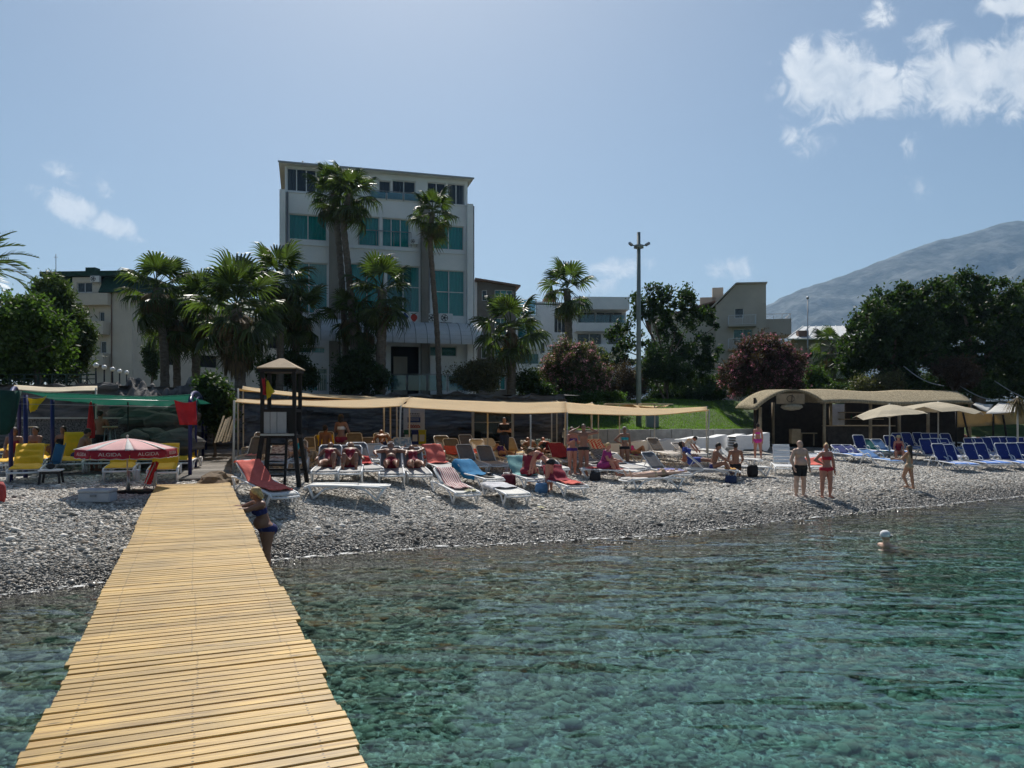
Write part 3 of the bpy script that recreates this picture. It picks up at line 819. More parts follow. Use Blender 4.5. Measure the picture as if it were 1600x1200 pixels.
# ---------------- the hotel
def hotel():
    fc = Fac(437, 46.5, 15.5)
    z0 = 3.9
    root = empty('hotel_building', (fc.X0, fc.Y0, 0), fc.yaw, 'tall white five storey hotel with teal windows behind the palms', 'building')
    W = fc.u(737); zt = fc.z(480, 260.5)
    zp = fc.z(450, 300)       # foot of the set-back top storey
    rc = fc.rect
    spec = []  # rect, n, split, glass, curtains
    def S(a, b, t, bt, n=2, split=None, glass=TEAL, cur=('t', 't')):
        r = rc(a, b, t, bt); spec.append((r, n, fc.z((a + b) / 2, split) if split else None, glass, cur))
    S(451, 511, 335, 375, 2, None, TEAL, ('t', 't'))
    S(560, 593, 338, 384, 1, None, TEAL, ('t',))
    S(597, 640, 341, 386, 3, None, TEAL, ('p', 't', 't'))
    S(677, 725, 352, 390, 2, None, TEAL, ('t', 't'))
    S(453, 512, 410, 489, 2, 445, TEAL, ('t', 'p'))
    S(545, 601, 412, 490, 2, 447, TEAL, ('t', 't'))
    S(604, 656, 415, 491, 2, 448, TEAL, ('n', 'h'))
    S(677, 726, 422, 494, 2, 456, TEAL, ('t', 'p'))
    S(666, 714, 541, 557, 2, None, TEAL, ('n', 'n'))
    S(465, 508, 542, 552, 2, None, TEAL, ('n', 't'))
    S(480, 512, 575, 612, 2, None, TEAL, ('t', 'n'))
    holes = [s_[0] for s_ in spec]
    ent = rc(600, 655, 541, 615); ent = (ent[0], ent[1], z0, ent[3]); holes.append(ent)
    wall_holes(0, W, z0, zp, holes, .25).build('facade_wall', WHITEW, root)
    for s_ in spec: window(root, *s_)
    # rooms behind and body
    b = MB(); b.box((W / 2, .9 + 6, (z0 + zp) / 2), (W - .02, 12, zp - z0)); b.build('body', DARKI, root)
    for x in (.1, W - .1): MB().box((x, 6.5, (z0 + zp) / 2), (.22, 13, zp - z0)).build('side_wall', WHITEW, root)
    # pilasters
    for a, b_ in ((437, 446), (514, 528), (657, 668), (728, 737)):
        u0, u1 = fc.u(a), fc.u(b_)
        big = 510 < a < 660
        MB().box(((u0 + u1) / 2, -.22, (z0 + zp) / 2), (u1 - u0, .5, zp - z0 + (.02 if not big else .5))).build('pilaster', COLMN if big else WHITEW, root)
        MB().tube([(u1 + .12, -.06, z0), (u1 + .12, -.06, zp)], .05, 8).build('downpipe', STEEL, root)
    # floor slabs edges (thin shadow lines)
    for py in (300, 381, 497):
        z = fc.z(450, py)
        MB().box((W / 2, -.03, z), (W - .1, .08, .06)).build('string_course', WHITEW, root)
    # set-back top storey with thin sloping roof
    th = zt - zp
    tops = [(rc(448, 509, 263, 299), 4, None, GREY, ('p', 'n', 'n', 'p')), (rc(592, 611, 281, 301), 1, None, GREY, ('p',)), (rc(613, 650, 281, 302), 2, None, GREY, ('h', 'n')), (rc(700, 727, 286, 319), 2, None, GREY, ('p', 'p')), (rc(668, 697, 284, 317), 2, None, GREY, ('n', 'n'))]
    hl = [t[0] for t in tops]
    pen = empty('tmp')
    pw = wall_holes(.3, W - .25, zp, zt, hl, .2).build('penthouse_wall', WHITEW, root); pw.location = (0, .12, 0)
    bpy.data.objects.remove(pen)
    for t in tops:
        w_ = window(root, *t); w_.location = (0, .12, 0)
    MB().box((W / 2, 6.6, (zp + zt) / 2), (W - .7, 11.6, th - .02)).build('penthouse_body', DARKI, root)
    MB().box((W / 2, 6.3, zt + .055), (W + .1, 13.2, .11)).build('roof_slab', WHITEW, root)
    MB().box((W / 2, -.34, zt + .075), (W + .2, .07, .09)).build('gutter', STEEL, root)
    rail(root, [(fc.u(577), -.12, zp - .05), (fc.u(656), -.12, zp - .05)], .55, True, 1.0)
    rail(root, [(fc.u(560), -.1, fc.z(560, 383) + .02), (fc.u(642), -.1, fc.z(600, 385) + .02)], .95, False, 1.2)
    MB().tube([(fc.u(473), 2, zt), (fc.u(473), 2, zt + .95)], [.03, .02], 6).ball((fc.u(473), 2, zt + .95), .06, 8).build('lightning_rod', STEEL, root)
    # entrance
    MB().box((ent[0] + .22, -.05, (z0 + ent[3]) / 2), (.38, .35, ent[3] - z0)).build('entrance_column', WHITEW, root)
    MB().box((ent[0] + 1.15, .85, (z0 + ent[3]) / 2 - .3), (.9, .06, ent[3] - z0 - .6)).build('entrance_door', BEIGE, root)
    # quarter-barrel awning
    au0, au1 = fc.u(500), fc.u(745); az0, az1 = fc.z(620, 540), fc.z(620, 503)
    AW = M('white_polycarbonate', (.78, .79, .80), .4, .04, 2, trans=.35)
    n = 8
    for k in range(n):
        a0, a1 = k / n * math.pi / 2, (k + .955) / n * math.pi / 2
        h = az1 - az0; dp = 1.9
        def fn(u, v):
            a = a0 + (a1 - a0) * v
            return (au0 + (au1 - au0) * u, -.05 - dp * math.cos(a) * 1.0, az0 + h * math.sin(a))
        MB().grid(fn, 1, 2, False).build('awning_panel', AW, root, solid=.02)
    ribs = MB()
    for j in range(15):
        x = au0 + (au1 - au0) * j / 14
        ribs.tube([(x, -.05 - 1.93 * math.cos(q * math.pi / 16), az0 + (az1 - az0 + .03) * math.sin(q * math.pi / 16)) for q in range(9)], .022, 5)
    ribs.build('awning_rib', STEEL, root)
    MB().add([(au1, -.05, az0)] + [(au1, -.05 - 1.9 * math.cos(q * math.pi / 16), az0 + (az1 - az0) * math.sin(q * math.pi / 16)) for q in range(9)], [tuple(range(10))]).build('awning_end', AW, root)
    # sign panel with painted emblems
    su0, su1, sz0, sz1 = rc(604, 657, 487, 504)
    sp = MB().box(((su0 + su1) / 2, -.08, (sz0 + sz1) / 2), (su1 - su0, .06, sz1 - sz0)).build('sign_panel', ALU, root)
    BLUE = M('sign_blue', (.02, .05, .16), .6, .05); REDS = M('sign_red', (.5, .05, .03), .6, .05); GRN = M('sign_green', (.03, .15, .05), .6, .05)
    def poly(pts, name, mat):
        MB().prism([(p[0], -.115, p[1]) for p in pts], (0, 0, 0), (0, .01, 0)).build(name, mat, sp)
    w = su1 - su0; hgt = sz1 - sz0; mz = (sz0 + sz1) / 2
    poly([(su0 + .04 * w, mz - .4 * hgt), (su0 + .28 * w, mz - .4 * hgt), (su0 + .42 * w, mz), (su0 + .28 * w, mz + .42 * hgt), (su0 + .04 * w, mz + .42 * hgt)], 'blue_emblem', BLUE)
    c = su0 + .53 * w; poly([(c - .12 * w, mz), (c, mz - .46 * hgt), (c + .12 * w, mz), (c, mz + .46 * hgt)], 'blue_diamond', BLUE)
    c = su0 + .80 * w
    poly([(c + .1 * w * math.cos(a) * (1 - .35 * max(0, -math.sin(a))), mz - .05 * hgt + .36 * hgt * math.sin(a)) for a in [k * math.pi / 7 for k in range(14)]], 'red_fruit_emblem', REDS)
    poly([(c - .13 * w, mz + .38 * hgt), (c, mz + .22 * hgt), (c + .12 * w, mz + .46 * hgt), (c, mz + .34 * hgt)], 'leaf_emblem', GRN)
    for k, x in enumerate((-.32, -.1, .12)):
        poly([(su0 + (.2 + x * .2) * w + .02 * w * math.cos(a), mz + .1 * hgt * ((k % 2) - .3) + .1 * hgt * math.sin(a)) for a in [q * math.pi / 3 for q in range(6)]], 'white_dot', ALU)
        sp.children[-1].location = (0, -.006, 0)
    # air conditioners
    for px, py, lb in ((502, 499, 'white air conditioner under the left hotel windows beside the palm'), (676, 505, 'air conditioner on the hotel ledge just right of the fruit sign'), (696, 505, 'rightmost air conditioner on the hotel ledge above the white awning'), (646, 383, 'air conditioner on the hotel balcony of the middle bay')):
        u = fc.u(px); p = root.matrix_world @ Vector((0, 0, 0))
        M4 = Matrix.Translation((fc.X0, fc.Y0, 0)) @ Matrix.Rotation(fc.yaw, 4, 'Z')
        a_ = ac_unit(M4 @ Vector((u, -.2, fc.z(px, py))), fc.yaw, lb)
        if py < 400: a_.scale = (.6, .6, .6)
hotel()

# ---------------- railing along the terrace edge, in front of the hotel
tr = empty('terrace_railing', (0, 0, 0), 0, 'glass and steel railing along the terrace in front of the hotel', 'railing')
rail(tr, [at(604, 612, 43.2) * 1.0, at(762, 612, 43.6)], 1.0, True, 1.1)
tr2 = empty('garden_railing', (0, 0, 0), 0, 'white bar railing below the hotel left of the dark bush', 'railing')
rail(tr2, [at(470, 612, 43.0), at(528, 612, 43.2)], 1.0, False, 1.3, bars=True, mat=ALU)

# ---------------- generic block
def block(name, label, px0, Y0, yaw, px1, z0, ztop, depth, wallm, wins, extra=None, sidem=None, roofm=None, over=.15):
    fc = Fac(px0, Y0, yaw)
    root = empty(name, (fc.X0, fc.Y0, 0), fc.yaw, label, 'building')
    W = fc.u(px1)
    spec = []
    for w in wins:
        r = fc.rect(*w[:4]); spec.append((r, w[4], None, w[5], w[6]))
    wall_holes(0, W, z0, ztop, [s_[0] for s_ in spec], .22).build('facade_wall', wallm, root)
    for s_ in spec: window(root, *s_)
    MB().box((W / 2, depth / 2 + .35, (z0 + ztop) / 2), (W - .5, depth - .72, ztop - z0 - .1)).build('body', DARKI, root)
    for x in (.1, W - .1): MB().box((x, depth / 2 + .003, (z0 + ztop) / 2), (.2, depth - .006, ztop - z0 - .004)).build('side_wall', sidem or wallm, root)
    if roofm: MB().box((W / 2, depth / 2, ztop + .1), (W + 2 * over, depth + 2 * over, .2)).build('roof_slab', roofm, root)
    if extra: extra(root, fc, W)
    return root, fc, W

def balcony(root, fc, a, b, ptop, pbot, dep=1.2, mat=None, railh=.0, glass=False):
    u0, u1, zb, zt_ = fc.rect(a, b, ptop, pbot)
    mb = MB()
    mb.box(((u0 + u1) / 2, -dep / 2 - .002, zb + .08), (u1 - u0, dep, .16))
    if not railh:
        mb.box(((u0 + u1) / 2, -dep + .06, (zb + .17 + zt_) / 2), (u1 - u0, .12, zt_ - zb - .17))
        for x in (u0 + .06, u1 - .06): mb.box((x, -dep / 2 + .056, (zb + .17 + zt_) / 2), (.12, dep - .13, zt_ - zb - .18))
    o = mb.build('balcony', mat or WHITEW, root)
    if railh: rail(o, [(u0 + .03, -.05, zb + .16), (u0 + .03, -dep + .05, zb + .16), (u1 - .03, -dep + .05, zb + .16), (u1 - .03, -.05, zb + .16)], railh, glass, 1.2, bars=not glass, mat=ALU)
    return o

# left cream hotel with green mansard
def left_hotel(root, fc, W):
    u = fc.u; z = fc.z
    zc, zt_ = z(150, 458), z(150, 431)
    # mansard: slanted green faces around the flat top
    def face(a, b, y0, y1, nm='mansard_roof'):
        MB().add([(a, y0, zc), (b, y0, zc), (b - .0, y1, zt_), (a + .0, y1, zt_)], [(0, 1, 2, 3)]).build(nm, GREENROOF, root, solid=.1)
    face(u(72), u(112), -.4, .55); face(u(158), u(206), -.4, .55)
    MB().add([(u(206), -.4, zc), (u(206) + .3, 14, zc), (u(206) - .9, 14, zt_), (u(206) - .9, .55, zt_)], [(0, 1, 2, 3)]).build('mansard_roof', GREENROOF, root, solid=.1)
    MB().box(((u(72) + u(206)) / 2 - .25, 6.8, zt_ + .2), (u(206) - u(72) + .5, 14, .45)).build('roof_slab', GREENROOF, root)
    # dormer
    r = fc.rect(113, 158, 433, 458)
    wr = fc.rect(120, 144, 441, 457)
    wall_holes(r[0], r[1], r[2], r[3], [wr], .15).build('dormer_wall', CREAM, root)
    window(root, wr, 2, None, GREY, ('p', 'p'))
    MB().box(((r[0] + r[1]) / 2, 1.6, (r[2] + r[3]) / 2), (r[1] - r[0] - .1, 2.6, r[3] - r[2] - .1)).build('dormer_body', DARKI, root)
    MB().box((u(124), 2, zt_ + .75), (.95, .8, .75)).build('chimney', GREENROOF, root)
    MB().tube([(u(76), 1, zt_ + .3), (u(76), 1, zt_ + 2.3)], .03, 6).bar((u(76) - .2, 1, zt_ + 2.0), (u(76) + .2, 1, zt_ + 2.0), .03).build('aerial', STEEL, root)
    balcony(root, fc, 138, 172, 504, 524, 1.1, CREAM); balcony(root, fc, 138, 172, 553, 572, 1.1, CREAM); balcony(root, fc, 118, 175, 460, 478, .7, CREAM)
    MB().tube([(u(175), -.08, 3.9), (u(175), -.08, zc)], .05, 6).build('downpipe', TILE, root)
    # wing running back to the right, its gallery openings facing the sea side
    wing = MB(); x = u(206)
    wl = wall_holes(0, 26, 3.9, z(206, 468), [(q, q + 2.6, z(206, pb), z(206, pt)) for q in (2.2, 6.6, 11, 15.4, 19.8) for pt, pb in ((498, 522), (545, 566))], .5)
    wo = wl.build('wing_wall', CREAM, root); wo.location = (x - .02, .3, 0); wo.rotation_euler = (0, 0, R(62))
    wb = MB().box((13, 3.1, (3.9 + z(206, 468)) / 2), (25.8, 4.4, z(206, 468) - 4.2)).build('wing_body', DARKI, root); wb.location = wo.location; wb.rotation_euler = wo.rotation_euler
    wr_ = MB().add([(-.3, -.5, z(206, 468)), (26.3, -.5, z(206, 468)), (26.3, 3, z(206, 440)), (-.3, 3, z(206, 440))], [(0, 1, 2, 3)]).build('wing_roof', GREENROOF, root, solid=.12); wr_.location = wo.location; wr_.rotation_euler = wo.rotation_euler
_z = lambda py, Y: CAMZ + (HZ - py) / F * Y
lh, lfc, lW = block('cream_hotel', 'cream hotel with dark green mansard roof behind the left trees', 72, 70, -4, 206, 3.9, _z(458, 70), 14, CREAM,
      [(155, 163, 487, 504, 1, GREY, ('p',)), (157, 166, 533, 552, 1, GREY, ('n',)), (138, 146, 534, 552, 1, GREY, ('n',)), (124, 132, 487, 504, 1, GREY, ('p',)), (95, 106, 487, 504, 1, GREY, ('p',))], left_hotel)
_m = Matrix.Translation((lfc.X0, lfc.Y0, 0)) @ Matrix.Rotation(lfc.yaw, 4, 'Z')
ac_unit(_m @ Vector((lfc.u(152), -.25, lfc.z(152, 442))), lfc.yaw, 'air conditioner beside the dormer of the green roofed hotel')

# grey building beside the hotel
def grey_x(root, fc, W):
    u, z = fc.u, fc.z
    MB().add([(-.3, -.5, z(747, 437)), (W + .35, -.5, z(808, 448)), (W + .35, 10, z(808, 448)), (-.3, 10, z(747, 437))], [(0, 1, 2, 3)]).build('roof_slab', TILE, root, solid=.16)
    MB().add([(0, .02, z(750, 452)), (W, .02, z(806, 452)), (W, .02, z(806, 449)), (0, .02, z(750, 438))], [(0, 1, 2, 3)]).build('gable_wall', GREYB, root)
    e = MB(); a = u(738); e.box(((a + 0) / 2 - .02, .5, (3.9 + z(740, 440)) / 2), (-a - .05, .5, z(740, 440) - 3.9)); e.build('end_wall', WHITEW, root)
    # glazed roof terrace and stepped balconies to the right
    wx = u(845) - W
    MB().box((W + wx / 2, 2.5, (3.9 + z(820, 492)) / 2), (wx, 5, z(820, 492) - 3.9)).build('annex', WHITEW, root)
    rail(root, [(W + .1, -.0, z(820, 492)), (u(838), -.0, z(820, 492)), (u(838), 3, z(820, 492))], 1.35, True, 1.2)
    for a_, b_, t, bt in ((806, 838, 530, 548), (806, 846, 570, 588)): balcony(root, fc, a_, b_, t, bt, 1.3, WHITEW)
    for a_, b_, t, bt in ((808, 836, 505, 530), (808, 842, 552, 570)):
        r = fc.rect(a_, b_, t, bt); w_ = window(root, r, 2, None, TEAL, ('n', 'n')); w_.location = (0, -.16, 0)
        MB().box(((r[0] + r[1]) / 2, -.004, (r[2] + r[3]) / 2), (r[1] - r[0], .03, r[3] - r[2])).build('dark_window_sheet', DARKI, root)  # dark sheet on the wall; the opening's shade is put into its colour
block('grey_apartment_block', 'grey brown apartment block with white framed windows right of the hotel', 747, 66, 8, 806, 3.9, _z(452, 68), 10, GREYB,
      [(753, 761, 453, 470, 1, GREY, ('n',)), (773, 801, 453, 476, 3, TEAL, ('n', 'p', 'n')), (752, 760, 495, 509, 1, GREY, ('n',)), (773, 792, 497, 524, 2, TEAL, ('n', 'n')), (752, 760, 540, 560, 1, GREY, ('n',)), (773, 792, 540, 570, 2, TEAL, ('n', 'n')), (773, 790, 585, 609, 2, TEAL, ('n', 'p'))], grey_x)

# white apartments
def white_x(root, fc, W):
    u, z = fc.u, fc.z
    for t, bt in ((507, 520), (540, 553)): balcony(root, fc, 897, 977, t, bt, 1.5, WHITEW)
    MB().box(((u(893) + u(978)) / 2, 3.2, (z(935, 468) + z(935, 487)) / 2), (u(978) - u(893), 10, z(935, 468) - z(935, 487))).build('roof_slab', WHITEW, root)
    rail(root, [(u(905), -.5, z(935, 507)), (u(976), -.5, z(935, 507))], 1.0, True, 1.5)
    MB().bar((u(925), 2, z(925, 468)), (u(925), 2, z(925, 455)), .05).bar((u(925) - 1, 2, z(925, 460)), (u(925) + 1.2, 2, z(925, 459)), .04).build('aerial', STEEL, root)
wa, wfc, wW = block('white_apartment_block', 'low white apartment block with balconies behind the single palm', 893, 80, 3, 978, 3.9, _z(486, 80), 12, WHITEW,
      [(903, 930, 488, 507, 2, GREY, ('n', 'n')), (932, 972, 488, 507, 3, GREY, ('n', 'p', 'n')), (902, 940, 521, 540, 2, GREY, ('n', 'n')), (950, 972, 521, 540, 1, GREY, ('n',)), (902, 940, 560, 580, 2, GREY, ('n', 'n'))], white_x)
def annex_x(root, fc, W): 
    MB().box((W / 2, 4, _z(478, 84) + .1), (W + .2, 8, .2)).build('roof_slab', WHITEW, root)
block('white_annex', 'white annex wall left of the balconied white apartments', 836, 82, 14, 894, 3.9, _z(480, 84), 9, WHITEW,
      [(866, 884, 492, 520, 3, GREY, ('p', 'p', 'p')), (842, 852, 535, 552, 1, GREY, ('n',)), (862, 880, 540, 560, 2, GREY, ('n', 'n'))], annex_x)
wt = at(858, 485, 84)
t = empty('rooftop_water_tank', wt, 0, 'round rusty red water tank on the white annex roof', 'water tank')
MB().lathe([(.02, -.6), (.55, -.55), (.6, 0), (.55, .55), (.02, .6)], n=14).build('tank', M('rust_red', (.22, .07, .05), .7, .25, 4), t).rotation_euler = (R(90), 0, R(35))
t.children[0].location = (0, 0, .9)
MB().bar((-.4, 0, -.6), (-.4, 0, .5), .08).bar((.4, 0, -.6), (.4, 0, .5), .08).bar((-.4, .5, -.6), (-.4, .5, .5), .08).bar((.4, .5, -.6), (.4, .5, .5), .08).build('stand', STEEL, t)

# beige gabled building
def beige_x(root, fc, W):
    u, z = fc.u, fc.z
    g0, g1 = z(1150, 478), z(1165, 444)
    MB().prism([(0, .01, g0 - .3), (W, .01, g0 - .3), (W, .01, g1 + .0), (u(1150), .01, g1), (0, .01, g0)], (0, 0, 0), (0, 11.9, 0)).build('gable_wall', BEIGE, root)
    MB().add([(-.4, -.3, g0 - .1), (u(1150), -.3, g1 + .1), (u(1150), 12.2, g1 + .1), (-.4, 12.2, g0 - .1)], [(0, 1, 2, 3)]).add([(u(1150), -.3, g1 + .1), (W + .1, -.3, g1 + .06), (W + .1, 12.2, g1 + .06), (u(1150), 12.2, g1 + .1)], [(0, 1, 2, 3)]).build('roof', BEIGE, root, solid=.12)
    balcony(root, fc, 1137, 1180, 489, 512, 1.2, BEIGE, .95); balcony(root, fc, 1137, 1180, 528, 548, 1.2, BEIGE, .95)
    # lower left wing with tiled roof and chimneys
    MB().box((-3.2, 4.5, (3.9 + z(1100, 485)) / 2), (6.4, 8, z(1100, 485) - 3.9)).build('wing', BEIGE, root)
    MB().add([(-7, .2, z(1088, 500)), (0, .2, z(1118, 470)), (0, 9, z(1118, 470)), (-7, 9, z(1088, 500))], [(0, 1, 2, 3)]).build('wing_roof', TILE, root, solid=.15)
    MB().box((u(1124), 3, z(1124, 455)), (1.1, .9, 1.6)).build('chimney', BEIGE, root)
    MB().box((u(1108), 3, z(1108, 466)), (1.6, .9, 1.0)).build('chimney', BEIGE, root)
    MB().box((W + 1.3, 3.5, z(1210, 508)), (2.6, 4, 1.6)).build('side_balcony', BEIGE, root)
    rail(root, [(W + .1, 1.5, z(1210, 500)), (W + 2.5, 1.5, z(1210, 500)), (W + 2.5, 5, z(1210, 500))], .8, False, .8, mat=ALU)
block('beige_gabled_house', 'beige house with slanted roof and balconies left of the mountain', 1118, 76, -12, 1197, 3.9, _z(478, 77), 12, BEIGE,
      [(1148, 1162, 475, 497, 1, GREY, ('h',)), (1146, 1176, 514, 535, 2, TEAL, ('n', 'n')), (1146, 1170, 556, 575, 2, GREY, ('n', 'n'))], beige_x)

# right building with pale metal roof
def right_x(root, fc, W):
    u, z = fc.u, fc.z
    MB().add([(-.5, -.6, z(1240, 531)), (W + 2, -.6, z(1240, 531)), (W + 2, 5, z(1310, 500)), (2.4, 5, z(1310, 500))], [(0, 1, 2, 3)]).build('roof', METALROOF, root, solid=.12)
    rb = MB()
    for k in range(11):
        f_ = k / 10; rb.bar((-.5 + (W + 2.5) * f_, -.6, z(1240, 531) + .1), (2.4 + (W - .4) * f_, 5, z(1310, 500) + .1), .06, .07)
    rb.build('roof_seam', METALROOF, root)
    MB().box((u(1256), .5, z(1256, 524)), (.9, .8, .9)).build('chimney', TILE, root)
    balcony(root, fc, 1290, 1345, 572, 592, 1.2, BEIGE)
block('brown_roofed_house', 'brownish house with bright metal roof right of the beige house', 1236, 68, -6, 1352, 3.9, _z(531, 68), 8, M('tan_render', (.30, .245, .19), .88, .1, .6),
      [(1264, 1272, 545, 560, 1, GREY, ('n',)), (1284, 1296, 565, 580, 1, GREY, ('n',)), (1310, 1330, 545, 560, 2, GREY, ('n', 'n')), (1290, 1302, 596, 610, 1, GREY, ('n',)), (1318, 1334, 596, 610, 2, GREY, ('n', 'n'))], right_x)
# ------------------------------------------------------------------ rock wall, low walls
def rock_material():
    m, N, L = new_mat('grey_rock')
    b = N['Principled BSDF']; b.inputs['Roughness'].default_value = .9; b.inputs['Specular IOR Level'].default_value = .2
    geo = N.new('ShaderNodeNewGeometry')
    mp = N.new('ShaderNodeMapping'); mp.inputs['Scale'].default_value = (.5, .5, 3.2); L.new(geo.outputs['Position'], mp.inputs[0])
    nz = N.new('ShaderNodeTexNoise'); nz.inputs['Scale'].default_value = 1.6; nz.inputs['Detail'].default_value = 8; nz.inputs['Distortion'].default_value = .7; L.new(mp.outputs[0], nz.inputs['Vector'])
    rp = N.new('ShaderNodeValToRGB'); rp.color_ramp.elements[0].position = .3; rp.color_ramp.elements[0].color = (.055, .055, .058, 1)
    rp.color_ramp.elements[1].position = .75; rp.color_ramp.elements[1].color = (.21, .20, .19, 1)
    L.new(nz.outputs['Fac'], rp.inputs[0]); L.new(rp.outputs[0], b.inputs['Base Color'])
    bp = N.new('ShaderNodeBump'); bp.inputs['Strength'].default_value = .8; bp.inputs['Distance'].default_value = .12; L.new(nz.outputs['Fac'], bp.inputs['Height']); L.new(bp.outputs[0], b.inputs['Normal'])
    return m
ROCK = rock_material()
def rock_wall():
    xs = np.concatenate([np.arange(-60, -20, 1.0), np.arange(-20, 2.95, .16)])
    # even steps along the polyline
    ex, ey = xs, edge_y(xs)
    seg = np.concatenate([[0], np.cumsum(np.hypot(np.diff(ex), np.diff(ey)))])
    n = 330; s = np.linspace(0, seg[-1], n)
    X = np.interp(s, seg, ex); Y = np.interp(s, seg, ey)
    dx, dy = np.gradient(X), np.gradient(Y); l = np.hypot(dx, dy); nx_, ny_ = dy / l, -dx / l
    V = np.linspace(0, 1, 26)
    top = 4.02 + .16 * vnoise(s, s * 0, 1.4, 61) + .12 * vnoise(s, s * 0, .5, 62)
    bot = gz(X, Y - .6) - .4
    Z = bot[None] + (top - bot)[None] * V[:, None]
    SS = np.broadcast_to(s, Z.shape)
    lay = (Z + .18 * vnoise(SS, Z, 2.5, 63)) / .42
    step = np.floor(lay); fr = lay - step
    r = np.random.RandomState(8); tab = r.uniform(-.22, .22, 64)
    out = tab[(step.astype(int) * 7 + np.floor(SS / 2.3 + step * .37).astype(int)) % 64] * np.clip(fr * 6, 0, 1) * np.clip((1 - fr) * 6, 0, 1)
    out = out + .16 * vnoise(SS, Z, .9, 64) + .07 * vnoise(SS, Z * 2, .3, 65) + .45 * (1 - V)[:, None]
    PX = X[None] + nx_[None] * out; PY = Y[None] + ny_[None] * out
    # cap running back onto the terrace
    cap = np.stack([X - nx_ * 1.2, Y - ny_ * 1.2, np.full(n, 3.98)], -1)
    P = np.concatenate([np.stack([PX, PY, Z], -1), cap[None]], 0)
    ny, nx = P.shape[:2]; i = np.arange(ny * nx).reshape(ny, nx)
    f = np.stack([i[:-1, :-1], i[:-1, 1:], i[1:, 1:], i[1:, :-1]], -1).reshape(-1, 4)
    o = link('rock_wall', npmesh('rock_wall', P.reshape(-1, 3), f, ROCK, False))
    tag(o, 'dark layered rock retaining wall below the hotel terrace', 'rock wall')
rock_wall()

def boulder(name, c, r, label, group=None, seed=0, mat=None, sq=(1, 1, .7)):
    import bmesh
    rr = random.Random(seed); bm = bmesh.new(); bmesh.ops.create_icosphere(bm, subdivisions=3, radius=1)
    ph = [rr.uniform(0, 6) for _ in range(8)]
    for q in bm.verts:
        p = q.co.copy()
        w = 1 + .16 * math.sin(2.3 * p.x + ph[0]) + .15 * math.sin(2.9 * p.y + ph[1]) + .12 * math.sin(3.1 * p.z + ph[2]) + .08 * math.sin(6 * p.x + 5 * p.y + ph[3]) + .06 * math.sin(9 * p.z + 4 * p.x + ph[4])
        q.co = Vector((p.x * sq[0], p.y * sq[1], p.z * sq[2])) * w * r
    me = bpy.data.meshes.new(name); bm.to_mesh(me); bm.free(); me.materials.append(mat or ROCK)
    return tag(link(name, me, None, c, (0, 0, rr.uniform(0, 6))), label, 'rock', group)

CONC = M('pale_concrete', (.30, .30, .29), .9, .18, 2.5, .25, 12)
def low_wall():
    root = empty('concrete_wall', (0, 0, 0), 0, 'low grey concrete wall below the green lawn', 'wall')
    a = Vector((2.7, 39.62, 0)); b = Vector((13.1, 41.1, 0)); n = 9
    for k in range(n):
        p, q = a.lerp(b, (k + .012) / n), a.lerp(b, (k + .988) / n)
        zb = float(gz(p.x, p.y)) - .3; zt_ = 2.16 + .02 * ((k * 7) % 3 - 1)
        MB().bar((p.x, p.y, (zb + zt_) / 2), (q.x, q.y, (zb + zt_) / 2), .35, zt_ - zb).build('panel', CONC, root, bevel=.015)
low_wall()

# ------------------------------------------------------------------ plants
def leaf_mat(name, col, trans=.35, rough=.45, rnd=.25, tcol=None):
    m, N, L = new_mat(name)
    b = N['Principled BSDF']; b.inputs['Roughness'].default_value = rough; b.inputs['Specular IOR Level'].default_value = .4
    geo = N.new('ShaderNodeNewGeometry')
    rp = N.new('ShaderNodeValToRGB'); c = Vector(col)
    rp.color_ramp.elements[0].color = (*(c * .55), 1); rp.color_ramp.elements[1].color = (*(c * 1.45), 1)
    L.new(geo.outputs['Random Per Island'], rp.inputs[0])
    L.new(rp.outputs[0], b.inputs['Base Color'])
    tr = N.new('ShaderNodeBsdfTranslucent'); mx = N.new('ShaderNodeMixShader'); mx.inputs[0].default_value = trans
    t = tcol or (c.x * 1.5, c.y * 1.9, c.z * .7)
    vm = N.new('ShaderNodeVectorMath'); vm.operation = 'MULTIPLY'; L.new(rp.outputs[0], vm.inputs[0]); vm.inputs[1].default_value = (1.6, 1.9, .8) if tcol is None else tcol
    L.new(vm.outputs[0], tr.inputs[0])
    L.new(b.outputs[0], mx.inputs[1]); L.new(tr.outputs[0], mx.inputs[2]); L.new(mx.outputs[0], N['Material Output'].inputs['Surface'])
    return m
L_PALM = leaf_mat('palm_leaf', (.06, .085, .026), .38, .42)
L_DEAD = leaf_mat('dead_palm_leaf', (.14, .10, .055), .25, .8)
L_GREEN = leaf_mat('bright_leaf', (.058, .098, .025), .42, .65)
L_DARK = leaf_mat('dark_leaf', (.033, .057, .018), .33, .6)
L_MID = leaf_mat('mid_leaf', (.04, .068, .02), .33, .6)
L_OLIVE = leaf_mat('olive_leaf', (.085, .085, .04), .3, .6)
L_PINE = leaf_mat('pine_leaf', (.07, .10, .035), .25, .6)
L_PINK = leaf_mat('pink_petal', (.66, .36, .41), .45, .6, tcol=(1.2, 1.0, 1.0))
L_MAG = leaf_mat('magenta_petal', (.48, .20, .27), .45, .6, tcol=(1.2, 1.0, 1.0))
L_RED = leaf_mat('reddish_leaf', (.065, .042, .032), .28, .7)
BARK = M('bark', (.13, .10, .075), .9, .3, 6, .6, 18, stretch=(1, 1, .35))
PBARK = M('palm_bark', (.145, .12, .095), .92, .3, 5, .8, 22, stretch=(1, 1, 2.4))

